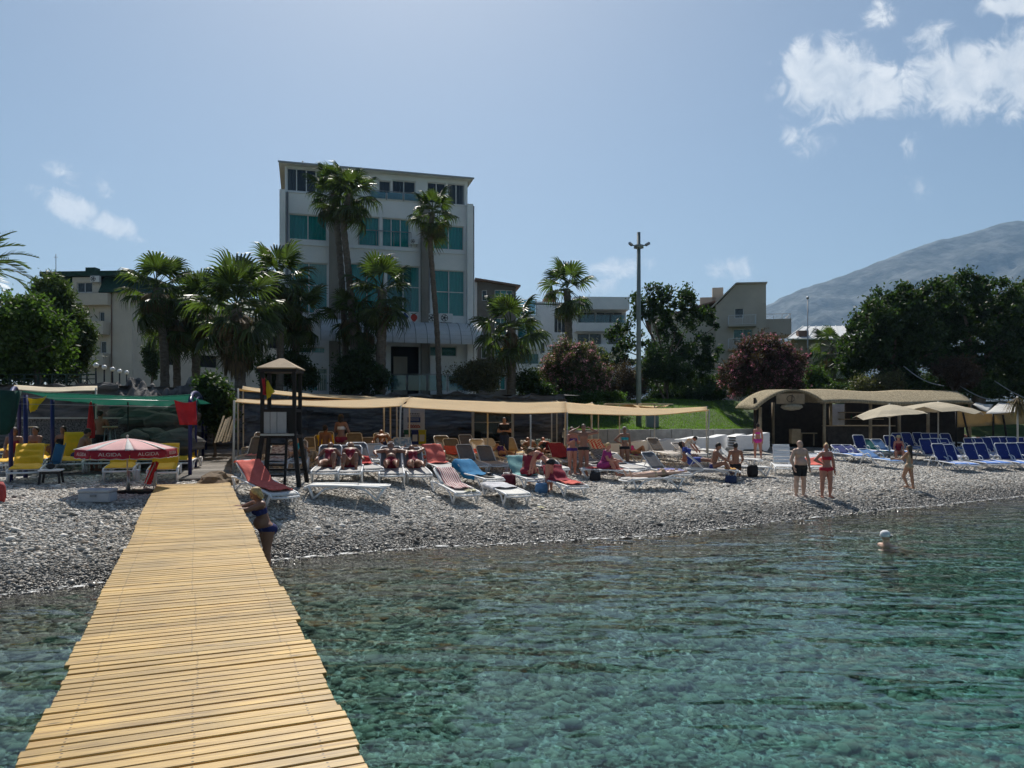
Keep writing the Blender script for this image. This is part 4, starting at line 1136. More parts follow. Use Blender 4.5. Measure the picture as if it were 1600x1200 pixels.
def frond_mesh(seed, droop, n=24, rad=.95, pet=.95, mat=None, dead=False):
    """a fan-palm leaf: stalk along +Y, fan of folded leaflets with hanging tips"""
    r = random.Random(seed); mb = MB()
    k = 5; pts = [(0, pet * t / k, -droop * .35 * (t / k) ** 2) for t in range(k + 1)]
    mb.tube(pts, [.028 - .012 * t / k for t in range(k + 1)], 4, smooth=False)
    h = Vector(pts[-1])
    for q in range(n):
        a = R(-128 + 256 * (q + .5) / n) + r.uniform(-.04, .04)
        d = Vector((math.sin(a), math.cos(a), 0)); L_ = rad * (.78 + .22 * math.cos(a * .6)) * r.uniform(.88, 1.08)
        s = Vector((math.cos(a), -math.sin(a), 0)) * (L_ * .043)
        up = Vector((0, 0, .03))
        dz = droop * r.uniform(.7, 1.3)
        tip_dz = dz * .55 + r.uniform(.0, .25)
        p0 = h; p1 = h + d * L_ * .55 + Vector((0, 0, -.10 * dz)); p2 = h + d * L_ * .84 + Vector((0, 0, -.30 * dz - .05)); p3 = h + d * L_ * (1.0 - .12 * dz) + Vector((0, 0, -tip_dz - .12))
        vs_ = [p0, p1 - s * 1.25, p1 + up * 1.5, p1 + s * 1.25, p2 - s * .7, p2 + up, p2 + s * .7, p3]
        mb.add(vs_, [(0, 1, 2), (0, 2, 3), (1, 4, 5, 2), (2, 5, 6, 3), (4, 7, 5), (5, 7, 6)])
    return mb.mesh('frond', mat or L_PALM)
FR = [frond_mesh(1, .25), frond_mesh(2, .55), frond_mesh(3, .9), frond_mesh(4, 1.25, rad=.9)]
FRD = [frond_mesh(7, 1.2, 16, .8, .7, L_DEAD), frond_mesh(8, 1.4, 16, .85, .8, L_DEAD)]

def palm(label, base_px, Y, pts, scale=1.0, nf=34, skirt=0.0, tr=(.17, .13), seed=0, group='fan palms', dead=6, zb=None):
    """pts: trunk pixels from foot to crown at depth Y"""
    r = random.Random(seed * 13 + 5); nf = int(nf * .62)
    b = at(base_px, 600, Y); z0 = tz(b.x, Y) if zb is None else zb
    root = empty('fan_palm', (b.x, Y, z0), 0, label, 'palm', group)
    P = [Vector((0, 0, -.3))] + [at(px, py, Y) - Vector((b.x, Y, z0)) for px, py in pts]
    # smooth trunk
    T = []
    for i in range(len(P) - 1):
        p0, p1, p2, p3 = P[max(i - 1, 0)], P[i], P[i + 1], P[min(i + 2, len(P) - 1)]
        m = max(3, int((p2 - p1).length / .22))
        for k in range(m):
            t = k / m
            T.append(.5 * ((2 * p1) + (p2 - p0) * t + (2 * p0 - 5 * p1 + 4 * p2 - p3) * t * t + (3 * p1 - p0 - 3 * p2 + p3) * t ** 3))
    T.append(P[-1]); n = len(T)
    rad = [(tr[0] + (tr[1] - tr[0]) * i / n) * (1.35 if i < 2 else 1.0) * (1 + (.07 if i % 2 else -.05)) for i in range(n)]
    MB().tube(T, rad, 10, smooth=False).build('trunk', PBARK, root)
    c = P[-1]
    for k in range(nf):
        f_ = (k + .5) / nf
        az = k * 2.39996 + r.uniform(-.25, .25)
        el = R(84 - 135 * f_ ** .9) + r.uniform(-.22, .22)
        me = FR[0 if f_ < .3 else 1 if f_ < .55 else 2 if f_ < .8 else 3]
        o = link('frond', me, root, c + Vector((0, 0, .15 - .35 * f_)), None, None)
        o.rotation_mode = 'XYZ'
        o.rotation_euler = (Matrix.Rotation(az, 3, 'Z') @ Matrix.Rotation(el, 3, 'X') @ Matrix.Rotation(r.uniform(-.5, .5), 3, 'Y')).to_euler()
        s = scale * r.uniform(.8, 1.25); o.scale = (s, s, s)
    for k in range(dead):
        o = link('dead_frond', FRD[k % 2], root, c + Vector((0, 0, -.35)))
        o.rotation_euler = (Matrix.Rotation(r.uniform(0, 6.28), 3, 'Z') @ Matrix.Rotation(R(r.uniform(-78, -50)), 3, 'X')).to_euler()
        s = scale * r.uniform(.7, .95); o.scale = (s, s, s)
    if skirt:
        # a thatch of dead leaves hanging round the trunk
        nl = 900; v = []; fcs = []
        for k in range(nl):
            a = r.uniform(0, 6.283); h0 = c.z - .3 - skirt * r.random() * .8; rr = .25 + .75 * scale * (1 - abs((c.z - h0) / skirt - .25)) * r.uniform(.5, 1)
            L_ = r.uniform(.5, 1.1); d = Vector((math.cos(a), math.sin(a), 0)); s_ = Vector((-math.sin(a), math.cos(a), 0)) * r.uniform(.02, .05)
            cx = Vector((c.x, c.y, 0)); p = cx + d * rr * .6 + Vector((0, 0, h0)); q = cx + d * rr + Vector((0, 0, h0 - L_ * .4)); e = cx + d * (rr + .05) + Vector((0, 0, h0 - L_)); b0 = len(v)
            v += [p - s_, p + s_, q + s_ * 1.3, q - s_ * 1.3, e]; fcs += [(b0, b0 + 1, b0 + 2, b0 + 3), (b0 + 3, b0 + 2, b0 + 4)]
        mb = MB(); mb.v = [tuple(p) for p in v]; mb.f = fcs; mb.sm = [False] * len(fcs)
        o = mb.build('dead_leaf_skirt', L_DEAD, root); o['kind'] = 'stuff'
    return root
palm('tallest fan palm in front of the hotel, leftmost of the tall pair', 541, 43.0, [(539, 520), (531, 400), (521, 300)], .86, 40, 0, (.2, .16), 1)
palm('tall fan palm crossing the hotel middle, right one of the tall pair', 556, 41.8, [(553, 540), (545, 430), (537, 345), (548, 304)], .9, 40, 0, (.21, .17), 2)
palm('tall slender fan palm in front of the right hotel windows', 687, 42.6, [(683, 520), (676, 430), (672, 370), (676, 332)], .84, 36, 0, (.16, .14), 3)
palm('mid height fan palm with rough trunk before the hotel entrance', 594, 41.4, [(595, 560), (597, 500), (597, 452)], 1.05, 30, 0, (.3, .24), 4)
palm('short fan palm leaning left of the hotel entrance', 549, 42.2, [(551, 570), (553, 520), (548, 492)], .85, 22, .5, (.18, .16), 5)
palm('short fan palm between the tall pair and the entrance palm', 574, 43.6, [(573, 560), (572, 512)], .75, 20, .4, (.16, .15), 6)
palm('fan palm with twin trunk neighbour beside the cream hotel', 258, 37.0, [(256, 540), (250, 495), (245, 450)], 1.02, 38, .7, (.22, .17), 7)
palm('lower fan palm directly right of the cream hotel palm', 277, 38.2, [(276, 560), (274, 500)], .9, 30, .5, (.19, .16), 8)
palm('bushy fan palm with a thick skirt of dead leaves above the bush', 376, 34.5, [(374, 560), (370, 482)], 1.2, 44, 2.6, (.25, .22), 9, dead=14)
palm('fan palm rising behind the skirted palm', 436, 39.5, [(438, 540), (432, 440)], 1.08, 40, .8, (.2, .17), 10)
palm('fan palm just left of the hotel facade with spreading fronds', 466, 41.0, [(462, 560), (468, 486)], .92, 32, .6, (.2, .17), 11)
palm('fan palm between the cream hotel palms and the skirted palm', 306, 39.0, [(307, 540), (312, 482)], 1.0, 36, 1.0, (.22, .18), 12)
palm('fan palm with drooping fronds in front of the grey apartment block', 799, 42.4, [(799, 570), (798, 512)], 1.15, 32, .3, (.26, .22), 13)
palm('lone fan palm against the sky left of the white apartments', 889, 55.0, [(889, 540), (887, 480), (886, 452)], 1.15, 30, 0, (.3, .26), 14)
palm('small dark fan palm in front of the brownish house', 1302, 56.0, [(1302, 585), (1300, 543)], 1.0, 24, .3, (.2, .18), 15)

def date_palm():
    Y = 36.0; b = at(-12, 600, Y); z0 = tz(b.x, Y)
    root = empty('date_palm', (b.x, Y, z0), 0, 'feathery date palm at the left picture edge above the green tree', 'palm')
    c = at(-34, 428, Y) - Vector((b.x, Y, z0))
    MB().tube([Vector((0, 0, -.2)), c * .5, c], [.28, .24, .24], 10, smooth=False).build('trunk', PBARK, root)
    r = random.Random(3)
    mb = MB(); n = 26; L_ = 2.6
    pts = [Vector((0, L_ * t / 12, .55 * math.sin(t / 12 * 2.4) - .9 * (t / 12) ** 2)) for t in range(13)]
    mb.tube(pts, [.03 - .02 * t / 12 for t in range(13)], 4, smooth=False)
    for q in range(n * 2):
        t = .12 + .88 * (q // 2) / n; i = min(11, int(t * 12)); p = pts[i].lerp(pts[i + 1], t * 12 - i); s = 1 if q % 2 else -1
        l = .62 * math.sin(.35 + 2.5 * t) * r.uniform(.85, 1.1); d = Vector((s * .8, .6, .12 + r.uniform(-.1, .1))).normalized()
        w = Vector((0, .02, .012)); e = p + d * l + Vector((0, 0, -.12))
        mb.add([p - w, p + w, p.lerp(e, .6) + w, p.lerp(e, .6) - w, e], [(0, 1, 2, 3), (3, 2, 4)])
    me = mb.mesh('frond', L_PALM)
    for k in range(26):
        o = link('frond', me, root, c); f_ = k / 26
        o.rotation_euler = (Matrix.Rotation(k * 2.4, 3, 'Z') @ Matrix.Rotation(R(70 - 95 * f_), 3, 'X')).to_euler()
date_palm()

def quads(C, size, r, asp=1.6, droop=0.0):
    """leaf quads with random orientation around centres C (n,3)"""
    n = len(C)
    a = r.normal(size=(n, 3)); a[:, 2] -= droop; a /= np.linalg.norm(a, axis=1)[:, None]
    b = r.normal(size=(n, 3)); b -= (b * a).sum(1)[:, None] * a; b /= np.linalg.norm(b, axis=1)[:, None]
    s = size * r.uniform(.6, 1.4, n)
    A = a * (s * asp / 2)[:, None]; B = b * (s / 2)[:, None]
    v = np.stack([C - A, C + B * .9 - A * .1, C + A, C - B * .9 - A * .1], 1).reshape(-1, 3)
    return v, np.arange(4 * n).reshape(n, 4)

def leafy(label, cat, name, base_px, Y, blobs, mat, nclump, per, leaf, seed=0, trunk=.12, spread=.28, flowers=None, stems=1, asp=1.6, group=None, shell=.6, z0=None, depth=1.0, twig=True, bark=None):
    """blobs: list of (px, py, rx_px, ry_px) at depth Y; crown of leaf clumps, tapered trunk and limbs reaching into it"""
    r = np.random.RandomState(seed + 100); rr = random.Random(seed)
    per = int(per * 1.7); leaf = leaf * .74; nclump = int(nclump * 1.15); spread = spread * .84
    b = at(base_px, 600, Y); zb = (tz(b.x, Y) if Y > float(edge_y(b.x)) else float(gz(b.x, Y))) if z0 is None else z0
    o0 = Vector((b.x, Y, zb))
    root = empty(name, o0, 0, label, cat, group)
    k = Y / F
    cl = []
    wts = np.array([q[2] * q[3] for q in blobs], float); wts /= wts.sum()
    for q, w in zip(blobs, wts):
        m = max(3, int(round(nclump * w)))
        d = r.normal(size=(m, 3)); d /= np.linalg.norm(d, axis=1)[:, None]
        rad = (shell + (1 - shell) * r.uniform(0, 1, m)) * r.uniform(.62, 1.2, m)
        c = np.array(at(q[0], q[1], Y) - o0)
        dep = (q[2] + q[3]) / 2 * depth
        cl.append(c + d * rad[:, None] * np.array([q[2] * k, dep * k, q[3] * k]))
    cl = np.concatenate(cl); cl[:, 2] = np.maximum(cl[:, 2], .12)
    n = len(cl)
    rep = np.repeat(np.arange(n), per)
    C = cl[rep] + r.normal(size=(len(rep), 3)) * spread * r.uniform(.5, 1.2, n)[rep][:, None]
    C[:, 2] = np.maximum(C[:, 2], .03)
    v, f = quads(C, leaf, r, asp)
    cr = link('crown', npmesh('crown', v, f, mat, False), root); cr['kind'] = 'stuff'
    # trunk and limbs
    ctr = Vector(cl.mean(0)); low = float(np.percentile(cl[:, 2], 12))
    mb = MB()
    for s_ in range(stems):
        off = Vector((rr.uniform(-.5, .5), rr.uniform(-.3, .3), 0)) * (0 if stems == 1 else 1)
        fork = Vector((ctr.x * .35, ctr.y * .35, max(low * .8, .3))) + off * 1.5
        mid = fork * .5 + Vector((rr.uniform(-.08, .08), rr.uniform(-.08, .08), 0))
        mb.tube([off * .4 + Vector((0, 0, -.25)), off * .4, mid + off * .2, fork], [trunk * 1.35, trunk * 1.1, trunk * .9, trunk * .72], 8)
        for j in range(max(3, 11 // stems)):
            e = Vector(cl[rr.randrange(n)]); m_ = fork.lerp(e, .5) + Vector((rr.uniform(-.2, .2), rr.uniform(-.2, .2), .15))
            mb.tube([fork, m_, e], [trunk * .5, trunk * .3, trunk * .08], 5)
    mb.build('trunk', bark or BARK, root)
    if flowers:
        fm, nf, fs = flowers
        pick = r.randint(0, n, nf); dirs = cl[pick] - np.array(ctr); dirs /= (np.linalg.norm(dirs, axis=1)[:, None] + 1e-6)
        hc = cl[pick] + dirs * spread * .5 + r.normal(size=(nf, 3)) * spread * .6
        hc = np.repeat(hc, 5, 0) + r.normal(size=(nf * 5, 3)) * fs * .6
        v, f = quads(hc, fs, r, 1.0)
        fo = link('blossom', npmesh('blossom', v, f, fm, False), root); fo['kind'] = 'stuff'
    return root
# left trees
leafy('large bright green broadleaf tree at the left edge', 'tree', 'broadleaf_tree', 62, 30.5, [(25, 515, 48, 42), (62, 510, 36, 34), (5, 490, 36, 30), (82, 545, 32, 34), (25, 556, 46, 34), (40, 482, 22, 18)], L_GREEN, 120, 70, .15, 1, .16, .28, shell=.75)
leafy('feathery olive green pine right of the bright green tree', 'tree', 'pine_tree', 128, 34, [(88, 462, 20, 20), (104, 500, 20, 32), (108, 552, 26, 32), (78, 450, 22, 12), (128, 530, 12, 24)], L_PINE, 200, 75, .09, 2, .14, .24, asp=4.5)
leafy('dark shrub bank under the left trees behind the lattice fence', 'shrub', 'shrub', 45, 32, [(20, 575, 40, 18), (75, 578, 40, 16)], L_DARK, 90, 50, .12, 3, .05, .25)
leafy('narrow dark cypress beside the cream hotel', 'tree', 'cypress_tree', 238, 50, [(238, 560, 7, 38)], L_DARK, 70, 60, .12, 4, .08, .14, shell=.3)
# bushes by the hotel
leafy('dense dark green bush in front of the hotel entrance palms', 'bush', 'bush', 566, 41.0, [(548, 585, 26, 30), (580, 592, 26, 24), (563, 565, 22, 22)], L_DARK, 150, 55, .13, 5, .06, .2)
leafy('rounded brownish shrub on the rock wall right of the hotel', 'shrub', 'shrub', 745, 41.6, [(735, 585, 30, 22), (765, 582, 26, 22), (748, 598, 36, 14)], L_OLIVE, 130, 55, .09, 6, .05, .2, flowers=(L_RED, 60, .06))
leafy('dark green shrub between the grey block palm and the pink oleander', 'shrub', 'shrub', 828, 43, [(825, 600, 20, 22), (845, 612, 22, 14)], L_DARK, 80, 50, .12, 7, .05, .2)
leafy('thick dark shrub rising behind the left shade canopy poles', 'shrub', 'shrub', 336, 27.0, [(336, 620, 22, 26), (345, 650, 20, 28), (325, 600, 18, 12)], L_MID, 120, 50, .12, 8, .05, .2, z0=1.6)
leafy('dark foliage behind the lifeguard tower roof', 'shrub', 'shrub', 462, 40.6, [(452, 575, 26, 26), (478, 590, 20, 18), (420, 585, 22, 22)], L_DARK, 110, 50, .13, 9, .06, .22)
# oleanders
leafy('pink flowering oleander left of the lamp post', 'bush', 'oleander_bush', 893, 47, [(893, 575, 52, 40), (870, 590, 36, 30), (918, 588, 34, 32), (886, 548, 30, 16)], L_OLIVE, 240, 45, .12, 10, .05, .26, flowers=(L_PINK, 1700, .085), stems=4, group='flowering oleanders', asp=2.4)
leafy('large magenta flowering oleander beside the thatched beach bar', 'bush', 'oleander_bush', 1197, 47.5, [(1192, 570, 54, 38), (1162, 585, 36, 30), (1230, 578, 34, 36), (1197, 542, 42, 18)], L_RED, 300, 45, .11, 11, .06, .28, flowers=(L_MAG, 1500, .085), stems=4, group='flowering oleanders', asp=2.4)
leafy('dull reddish shrub between the pink oleander and the lamp post', 'shrub', 'shrub', 965, 52, [(960, 592, 34, 30), (985, 600, 26, 22)], L_RED, 120, 50, .10, 12, .05, .24)
# centre tree and shrubs
leafy('tall airy dark green tree behind the lamp post', 'tree', 'broadleaf_tree', 1040, 57, [(1062, 470, 30, 24), (1040, 495, 34, 24), (1090, 505, 32, 24), (1005, 480, 26, 20), (975, 530, 34, 22), (1100, 545, 26, 20), (1045, 545, 45, 30), (965, 560, 28, 18), (1075, 570, 35, 25), (1020, 460, 22, 14)], L_DARK, 150, 52, .21, 13, .2, .26, shell=.8)
leafy('round lighter green small tree right of the lamp post', 'tree', 'small_tree', 1042, 53, [(1030, 572, 34, 24), (1062, 585, 26, 20), (1005, 585, 18, 18)], L_MID, 130, 50, .13, 14, .08, .24, stems=2)
leafy('clipped green hedge on the lawn below the airy tree', 'hedge', 'hedge', 1085, 55, [(1062, 618, 30, 9), (1105, 615, 34, 10), (1030, 622, 20, 7)], L_MID, 150, 45, .11, 15, .03, .18)
leafy('low green plants at the foot of the pink oleander', 'shrub', 'shrub', 905, 46, [(870, 620, 30, 7), (915, 620, 34, 7), (955, 620, 28, 6)], L_GREEN, 110, 40, .11, 16, .03, .15)
leafy('dense dark hedge bank across the lawn behind the trees', 'hedge', 'hedge', 1000, 60, [(940, 606, 60, 12), (1040, 604, 70, 12), (1150, 606, 60, 12)], L_DARK, 200, 45, .16, 17, .04, .26)
# right side
leafy('huge dark green ficus tree left half of the right tree mass', 'tree', 'ficus_tree', 1400, 50, [(1400, 495, 66, 50), (1365, 530, 50, 46), (1440, 468, 50, 32), (1420, 555, 62, 48), (1342, 565, 30, 34), (1425, 560, 34, 26), (1400, 540, 30, 26)], L_DARK, 300, 70, .2, 18, .32, .30, stems=2)
leafy('huge dark green ficus tree right half of the right tree mass', 'tree', 'ficus_tree', 1530, 52, [(1505, 470, 60, 40), (1570, 490, 66, 50), (1515, 545, 70, 55), (1600, 545, 55, 60), (1475, 500, 40, 45)], L_DARK, 310, 70, .2, 19, .32, .30, stems=2)
leafy('dark evergreen tree at the right picture edge behind the ficus', 'tree', 'evergreen_tree', 1640, 60, [(1620, 490, 60, 50), (1660, 530, 60, 60)], L_DARK, 200, 60, .24, 20, .3, .4)
leafy('small reddish tree above the thatched roof', 'tree', 'small_tree', 1488, 47, [(1490, 578, 34, 18), (1505, 590, 24, 16)], L_RED, 130, 45, .11, 21, .06, .22)
leafy('pale green bush behind the thatched roof', 'bush', 'bush', 1378, 47, [(1372, 603, 34, 15), (1395, 596, 20, 14)], L_OLIVE, 100, 45, .12, 22, .04, .22)
leafy('yellowish green bush beside the small dark palm', 'bush', 'bush', 1272, 50, [(1272, 592, 14, 22), (1288, 600, 12, 12)], L_GREEN, 70, 45, .12, 23, .04, .2)
leafy('bright hedge running behind the thatched roof', 'hedge', 'hedge', 1330, 48.5, [(1300, 608, 30, 8), (1350, 610, 40, 7), (1430, 608, 40, 9), (1520, 605, 50, 12)], L_MID, 170, 42, .12, 24, .03, .2)

leafy('dark shrub bank filling the space under the ficus trees', 'shrub', 'shrub', 1530, 55, [(1470, 598, 45, 22), (1540, 596, 50, 26), (1610, 594, 55, 30), (1400, 600, 40, 18)], L_DARK, 330, 45, .17, 25, .05, .3)
leafy('dark hedge across the garden behind the beige house trees', 'hedge', 'hedge', 1210, 58, [(1130, 600, 60, 14), (1240, 602, 50, 14)], L_DARK, 160, 45, .17, 26, .05, .3)
# grass on the lawn
def lawn_grass():
    r = np.random.RandomState(77); n = 46000
    X = r.uniform(2.9, 16, n); s = r.uniform(.05, 1, n) ** 1.1 * 14
    Y = edge_y(X) + s; Z = terrace_z(X, s)
    h = r.uniform(.04, .11, n); a = r.uniform(0, 6.28, n); w = .012
    lean = r.normal(0, .03, (n, 2))
    p = np.stack([X, Y, Z], -1); d = np.stack([np.cos(a), np.sin(a), a * 0], -1) * w
    t = p + np.stack([lean[:, 0], lean[:, 1], h], -1)
    v = np.stack([p - d, p + d, t], 1).reshape(-1, 3)
    o = link('lawn_grass', npmesh('lawn_grass', v, np.arange(3 * n).reshape(n, 3), leaf_mat('grass_blade', (.10, .17, .03), .5, .6), False))
    tag(o, 'sunlit green grass on the slope behind the low wall', 'grass', kind='stuff')
lawn_grass()
# rubble and rocks left of the canopy
rb = random.Random(31)
for k, (px, py, Y, r_) in enumerate([(205, 652, 25, .55), (222, 662, 24.4, .6), (190, 640, 26, .7), (240, 650, 25.2, .5), (258, 668, 24, .55), (276, 655, 25, .6), (230, 684, 23, .45), (285, 690, 22.4, .5), (212, 690, 22.4, .4), (262, 690, 22.6, .4)]):
    c = at(px, py, Y); boulder('boulder', c, r_, ['flat grey boulder at the left end of the rubble slope', 'grey boulder high on the rubble slope beside the bar', 'grey slab like rock behind the stone bar end', 'grey boulder in the middle of the rubble slope', 'boulder below the hanging red towel', 'rock behind the blue canopy post', 'low boulder behind the striped ice cream umbrella', 'boulder next to the grey boardwalk', 'rock just right of the stone bar foot', 'small boulder between umbrella top and boardwalk'][k], 'boulders on the rubble slope', 40 + k, sq=(1.25, 1, .7))
def rubble():
    r = np.random.RandomState(9); n = 500
    v = []; px = r.uniform(195, 300, n)
    import bmesh
    mb = MB()
    for q in px:
        Y = r.uniform(22.5, 27.5); X = (q - 800) / F * Y; z = 1.2 + (Y - 22.5) * .38
        mb.box((X, Y, z + r.uniform(-.1, .2)), tuple(r.uniform(.08, .32, 3)), M=Euler(tuple(r.uniform(0, 3, 3))).to_matrix().to_4x4())
    o = mb.build('rubble', M('rubble_stone', (.30, .28, .25), .9, .3, 3, .4), None)
    tag(o, 'pale broken rubble on the slope left of the canopy', 'rubble', kind='stuff')
    g = MB().grid(lambda u, v_: ((160 + 142 * u - 800) / F * (21.5 + 9 * v_), 21.5 + 9 * v_, .95 + 9 * v_ * .34 + .25 * math.sin(u * 9 + v_ * 5) * v_ + .1 * math.sin(u * 47 + v_ * 13) + .08 * math.sin(u * 31 - v_ * 41) + (.12 if int(v_ * 22 + u * 3) % 2 else 0)), 60, 44, False).build('bank', ROCK)
    g['kind'] = 'structure'
rubble()
# ------------------------------------------------------------------ shade canopies, tower, bars
TAN = M('tan_shade_cloth', (.72, .59, .38), .85, .06, 1.4, .15, 60, trans=.52, tcol=(.80, .60, .30))
BEIGEC = M('beige_canvas', (.60, .53, .40), .85, .1, 1.2, .2, 40, trans=.3)
POLE = M('pole_offwhite', (.52, .50, .45), .5, .08, 3)
NAVY = M('navy_steel', (.012, .016, .10), .4, .1, 4)
GREENM = M('green_shade_net', (.025, .17, .12), .8, .1, 2, .1, 60, trans=.45, tcol=(.04, .27, .19))
def make_net(m, k):
    N, L = m.node_tree.nodes, m.node_tree.links; out = N['Material Output']; src = out.inputs['Surface'].links[0].from_socket
    t = N.new('ShaderNodeBsdfTransparent'); mx = N.new('ShaderNodeMixShader'); mx.inputs[0].default_value = k
    L.new(src, mx.inputs[1]); L.new(t.outputs[0], mx.inputs[2]); L.new(mx.outputs[0], out.inputs['Surface'])
make_net(GREENM, .3)
BLACKW = M('black_timber', (.009, .008, .008), .7, .3, 5, .2)
def sail(parent, a, b, c, d, es=.15, ms=.35, mat=None, nu=20, nv=14, seed=0, name='fabric_panel'):
    """cloth hung between corners a (front left), b (front right), c (back right), d (back left)"""
    r = random.Random(seed); ph = [r.uniform(0, 6) for _ in range(4)]
    def fn(u, v):
        p = a.lerp(b, u).lerp(d.lerp(c, u), v)
        cu = 4 * u * (1 - u); cv = math.sin(math.pi * min(1, v * 1.0))
        dz = -es * cu * (1 - cv) - ms * cv * (.45 + .55 * cu)
        dz += .02 * math.sin(u * 21 + v * 4 + ph[0]) * cv + .015 * math.sin(u * 9 - v * 13 + ph[1])
        return p + Vector((0, 0, dz))
    o = MB().grid(fn, nu, nv).build(name, mat or TAN, parent, solid=.006)
    # a hem along the front edge
    MB().tube([fn(i / nu, 0) + Vector((0, -.005, 0)) for i in range(nu + 1)], .016, 5).build('hem', mat or TAN, o)
    return o
def pole(parent, top, foot=None, r=.03, name='pole', mat=None):
    f_ = foot or Vector((top.x, top.y, float(gz(top.x, top.y)) - .1))
    MB().tube([f_, top], r, 8).build(name, mat or POLE, parent)

front = empty('shade_canopy', (0, 22, 1), 0, 'long tan fabric shade canopy over the front sunbeds', 'canopy')
front.location = (0, 0, 0)
Fp = [at(366, 627, 20.8), at(626, 635, 25.2), at(886, 645, 28.2), at(1108, 641, 30.0)]
Bp = [at(372, 622, 26.0), at(640, 621, 30.5), at(884, 628, 33.0), at(1104, 636, 33.8)]
for k in range(3): sail(front, Fp[k], Fp[k + 1], Bp[k + 1], Bp[k], .09 + .05 * (k == 2), (.06, .17, .17)[k], seed=k)
for p in Fp + Bp: pole(front, p + Vector((0, 0, .03)), p.xy.to_3d() + Vector((random.uniform(-.08, .08), 0, float(gz(p.x, p.y)) - .1)))
for px, py, Y in ((829, 648, 27.4), (762, 646, 29.5), (610, 634, 28.5), (600, 634, 29.6)): pole(front, at(px, py, Y))
rear = empty('shade_canopy', (0, 0, 0), 0, 'second tan canopy row hung higher behind the front one', 'canopy')
Fr = [at(372, 608, 24.5), at(620, 624, 31.0), at(862, 628, 35.0), at(935, 633, 36.5)]
Br = [at(380, 604, 29.0), at(640, 620, 36.0), at(870, 626, 38.2), at(925, 629, 38.4)]
for k in range(3): sail(rear, Fr[k], Fr[k + 1], Br[k + 1], Br[k], .12, .16, seed=10 + k)
for p in Fr + Br: pole(rear, p + Vector((0, 0, .03)))
third = empty('shade_canopy', (0, 0, 0), 0, 'short tan canopy at the right end beside the lawn', 'canopy')
Ft = [at(880, 640, 32.5), at(990, 642, 34.5), at(1030, 634, 36.0)]
Bt = [at(925, 631, 37.0), at(985, 631, 37.5), at(1048, 632, 37.8)]
for k in range(2): sail(third, Ft[k], Ft[k + 1], Bt[k + 1], Bt[k], .1, .12, seed=20 + k)
for px, py, Y in ((924, 634, 35.5), (968, 632, 36.6), (1023, 633, 36.2)): pole(third, at(px, py, Y))
for px, Y, lb in ((968, 37.2, 'small flat beige shade square before the lawn, left of two'), (1023, 36.6, 'small flat beige shade square before the lawn, right of two')):
    e = empty('shade_square', (at(px, 650, Y).x, Y, 0), 0, lb, 'shade', 'small shade squares')
    z = CAMZ + (HZ - 632) / F * Y
    MB().prism([(-.75, -.7, z), (.75, -.7, z - .02), (.7, .7, z), (-.7, .7, z)], (0, 0, 0), (0, 0, .05)).build('fabric', BEIGEC, e)
    MB().tube([(0, 0, 0.8), (0, 0, z)], .03, 8).build('pole', POLE, e)

# ---- green netting on blue hoops at the left
gr = empty('green_canopy', (0, 0, 0), 0, 'green mesh canopy on navy blue hoops at the left bar', 'canopy')
def hoop(parent, f_, b_, ztop, rise=.38, r=.05):
    """an inverted U whose legs stand at f_ and b_"""
    pts = [Vector((f_.x, f_.y, f_.z - .1)), Vector((f_.x, f_.y, ztop - rise))]
    m = (Vector((f_.x, f_.y, 0)) + Vector((b_.x, b_.y, 0))) / 2; h = (Vector((b_.x, b_.y, 0)) - Vector((f_.x, f_.y, 0))) / 2
    for k in range(1, 12):
        a = math.pi * k / 12; pts.append(m - h * math.cos(a) + Vector((0, 0, ztop - rise + rise * math.sin(a))))
    pts += [Vector((b_.x, b_.y, ztop - rise)), Vector((b_.x, b_.y, b_.z - .1))]
    MB().tube(pts, r, 10).build('hoop', NAVY, parent)
z_r = at(303, 606, 19.6).z
f1, b1 = gp(297, 747), gp(317, 716)
f0, b0 = on(at(17, 650, 18.3).x, 18.3), on(at(30, 650, 21.5).x, 21.5)
hoop(gr, f1, b1, z_r); hoop(gr, f0, b0, at(15, 602, 18.3).z)
for px, Y in ((40, 19.5), (82, 21.0)): pole(gr, at(px, 617, Y), None, .055, 'post', NAVY)
for px, Y in ((147, 23.5), (200, 22.8)): pole(gr, at(px, 620, Y), None, .025, 'post', BLACKM)
hoop(gr, gp(306, 735), gp(322, 706), z_r - .05, .3, .035)
A0, A1 = Vector((f0.x + .15, f0.y + .2, z_r - .12)), Vector((f1.x - .05, f1.y + .15, z_r - .18))
C0, C1 = Vector((b0.x + .3, b0.y + 2.6, z_r - .3)), Vector((b1.x - .1, b1.y + 1.6, z_r - .28))
sail(gr, A0, A1, C1, C0, .07, .10, GREENM, 24, 8, 5, 'net')
nm = MB()
for dz in (-.16, -.32): nm.tube([A0 + Vector((-.1, -.2, dz)), A1 + Vector((0, -.1, dz))], .006, 4)
nm.build('wire', STEEL, gr)
# rolled green cloth at the left end
rc_ = at(6, 640, 18.0)
tag(MB().grid(lambda u, v: (rc_.x + (.34 - .1 * v) * math.cos(u * 6.283) - .1 * v, rc_.y + .38 * math.sin(u * 6.283), rc_.z + .45 - .95 * v + .1 * math.sin(u * 12) * v), 18, 6).build('green_cloth', M('dark_green_cloth', (.008, .05, .04), .85, .2, 3, trans=.15), solid=.01), 'dark green cloth bundle hanging at the left edge under the green canopy', 'cloth')
bs = empty('beige_awning', (0, 0, 0), 0, 'pale beige awning strip behind the green mesh canopy', 'canopy')
sail(bs, at(20, 609, 23), at(152, 610, 23.5), at(152, 603, 26.5), at(22, 602, 26), .05, .05, BEIGEC, 14, 6, 7)
for px, py, Y in ((22, 606, 23), (150, 606, 23.5), (150, 603, 26.5)): pole(bs, at(px, py, Y))

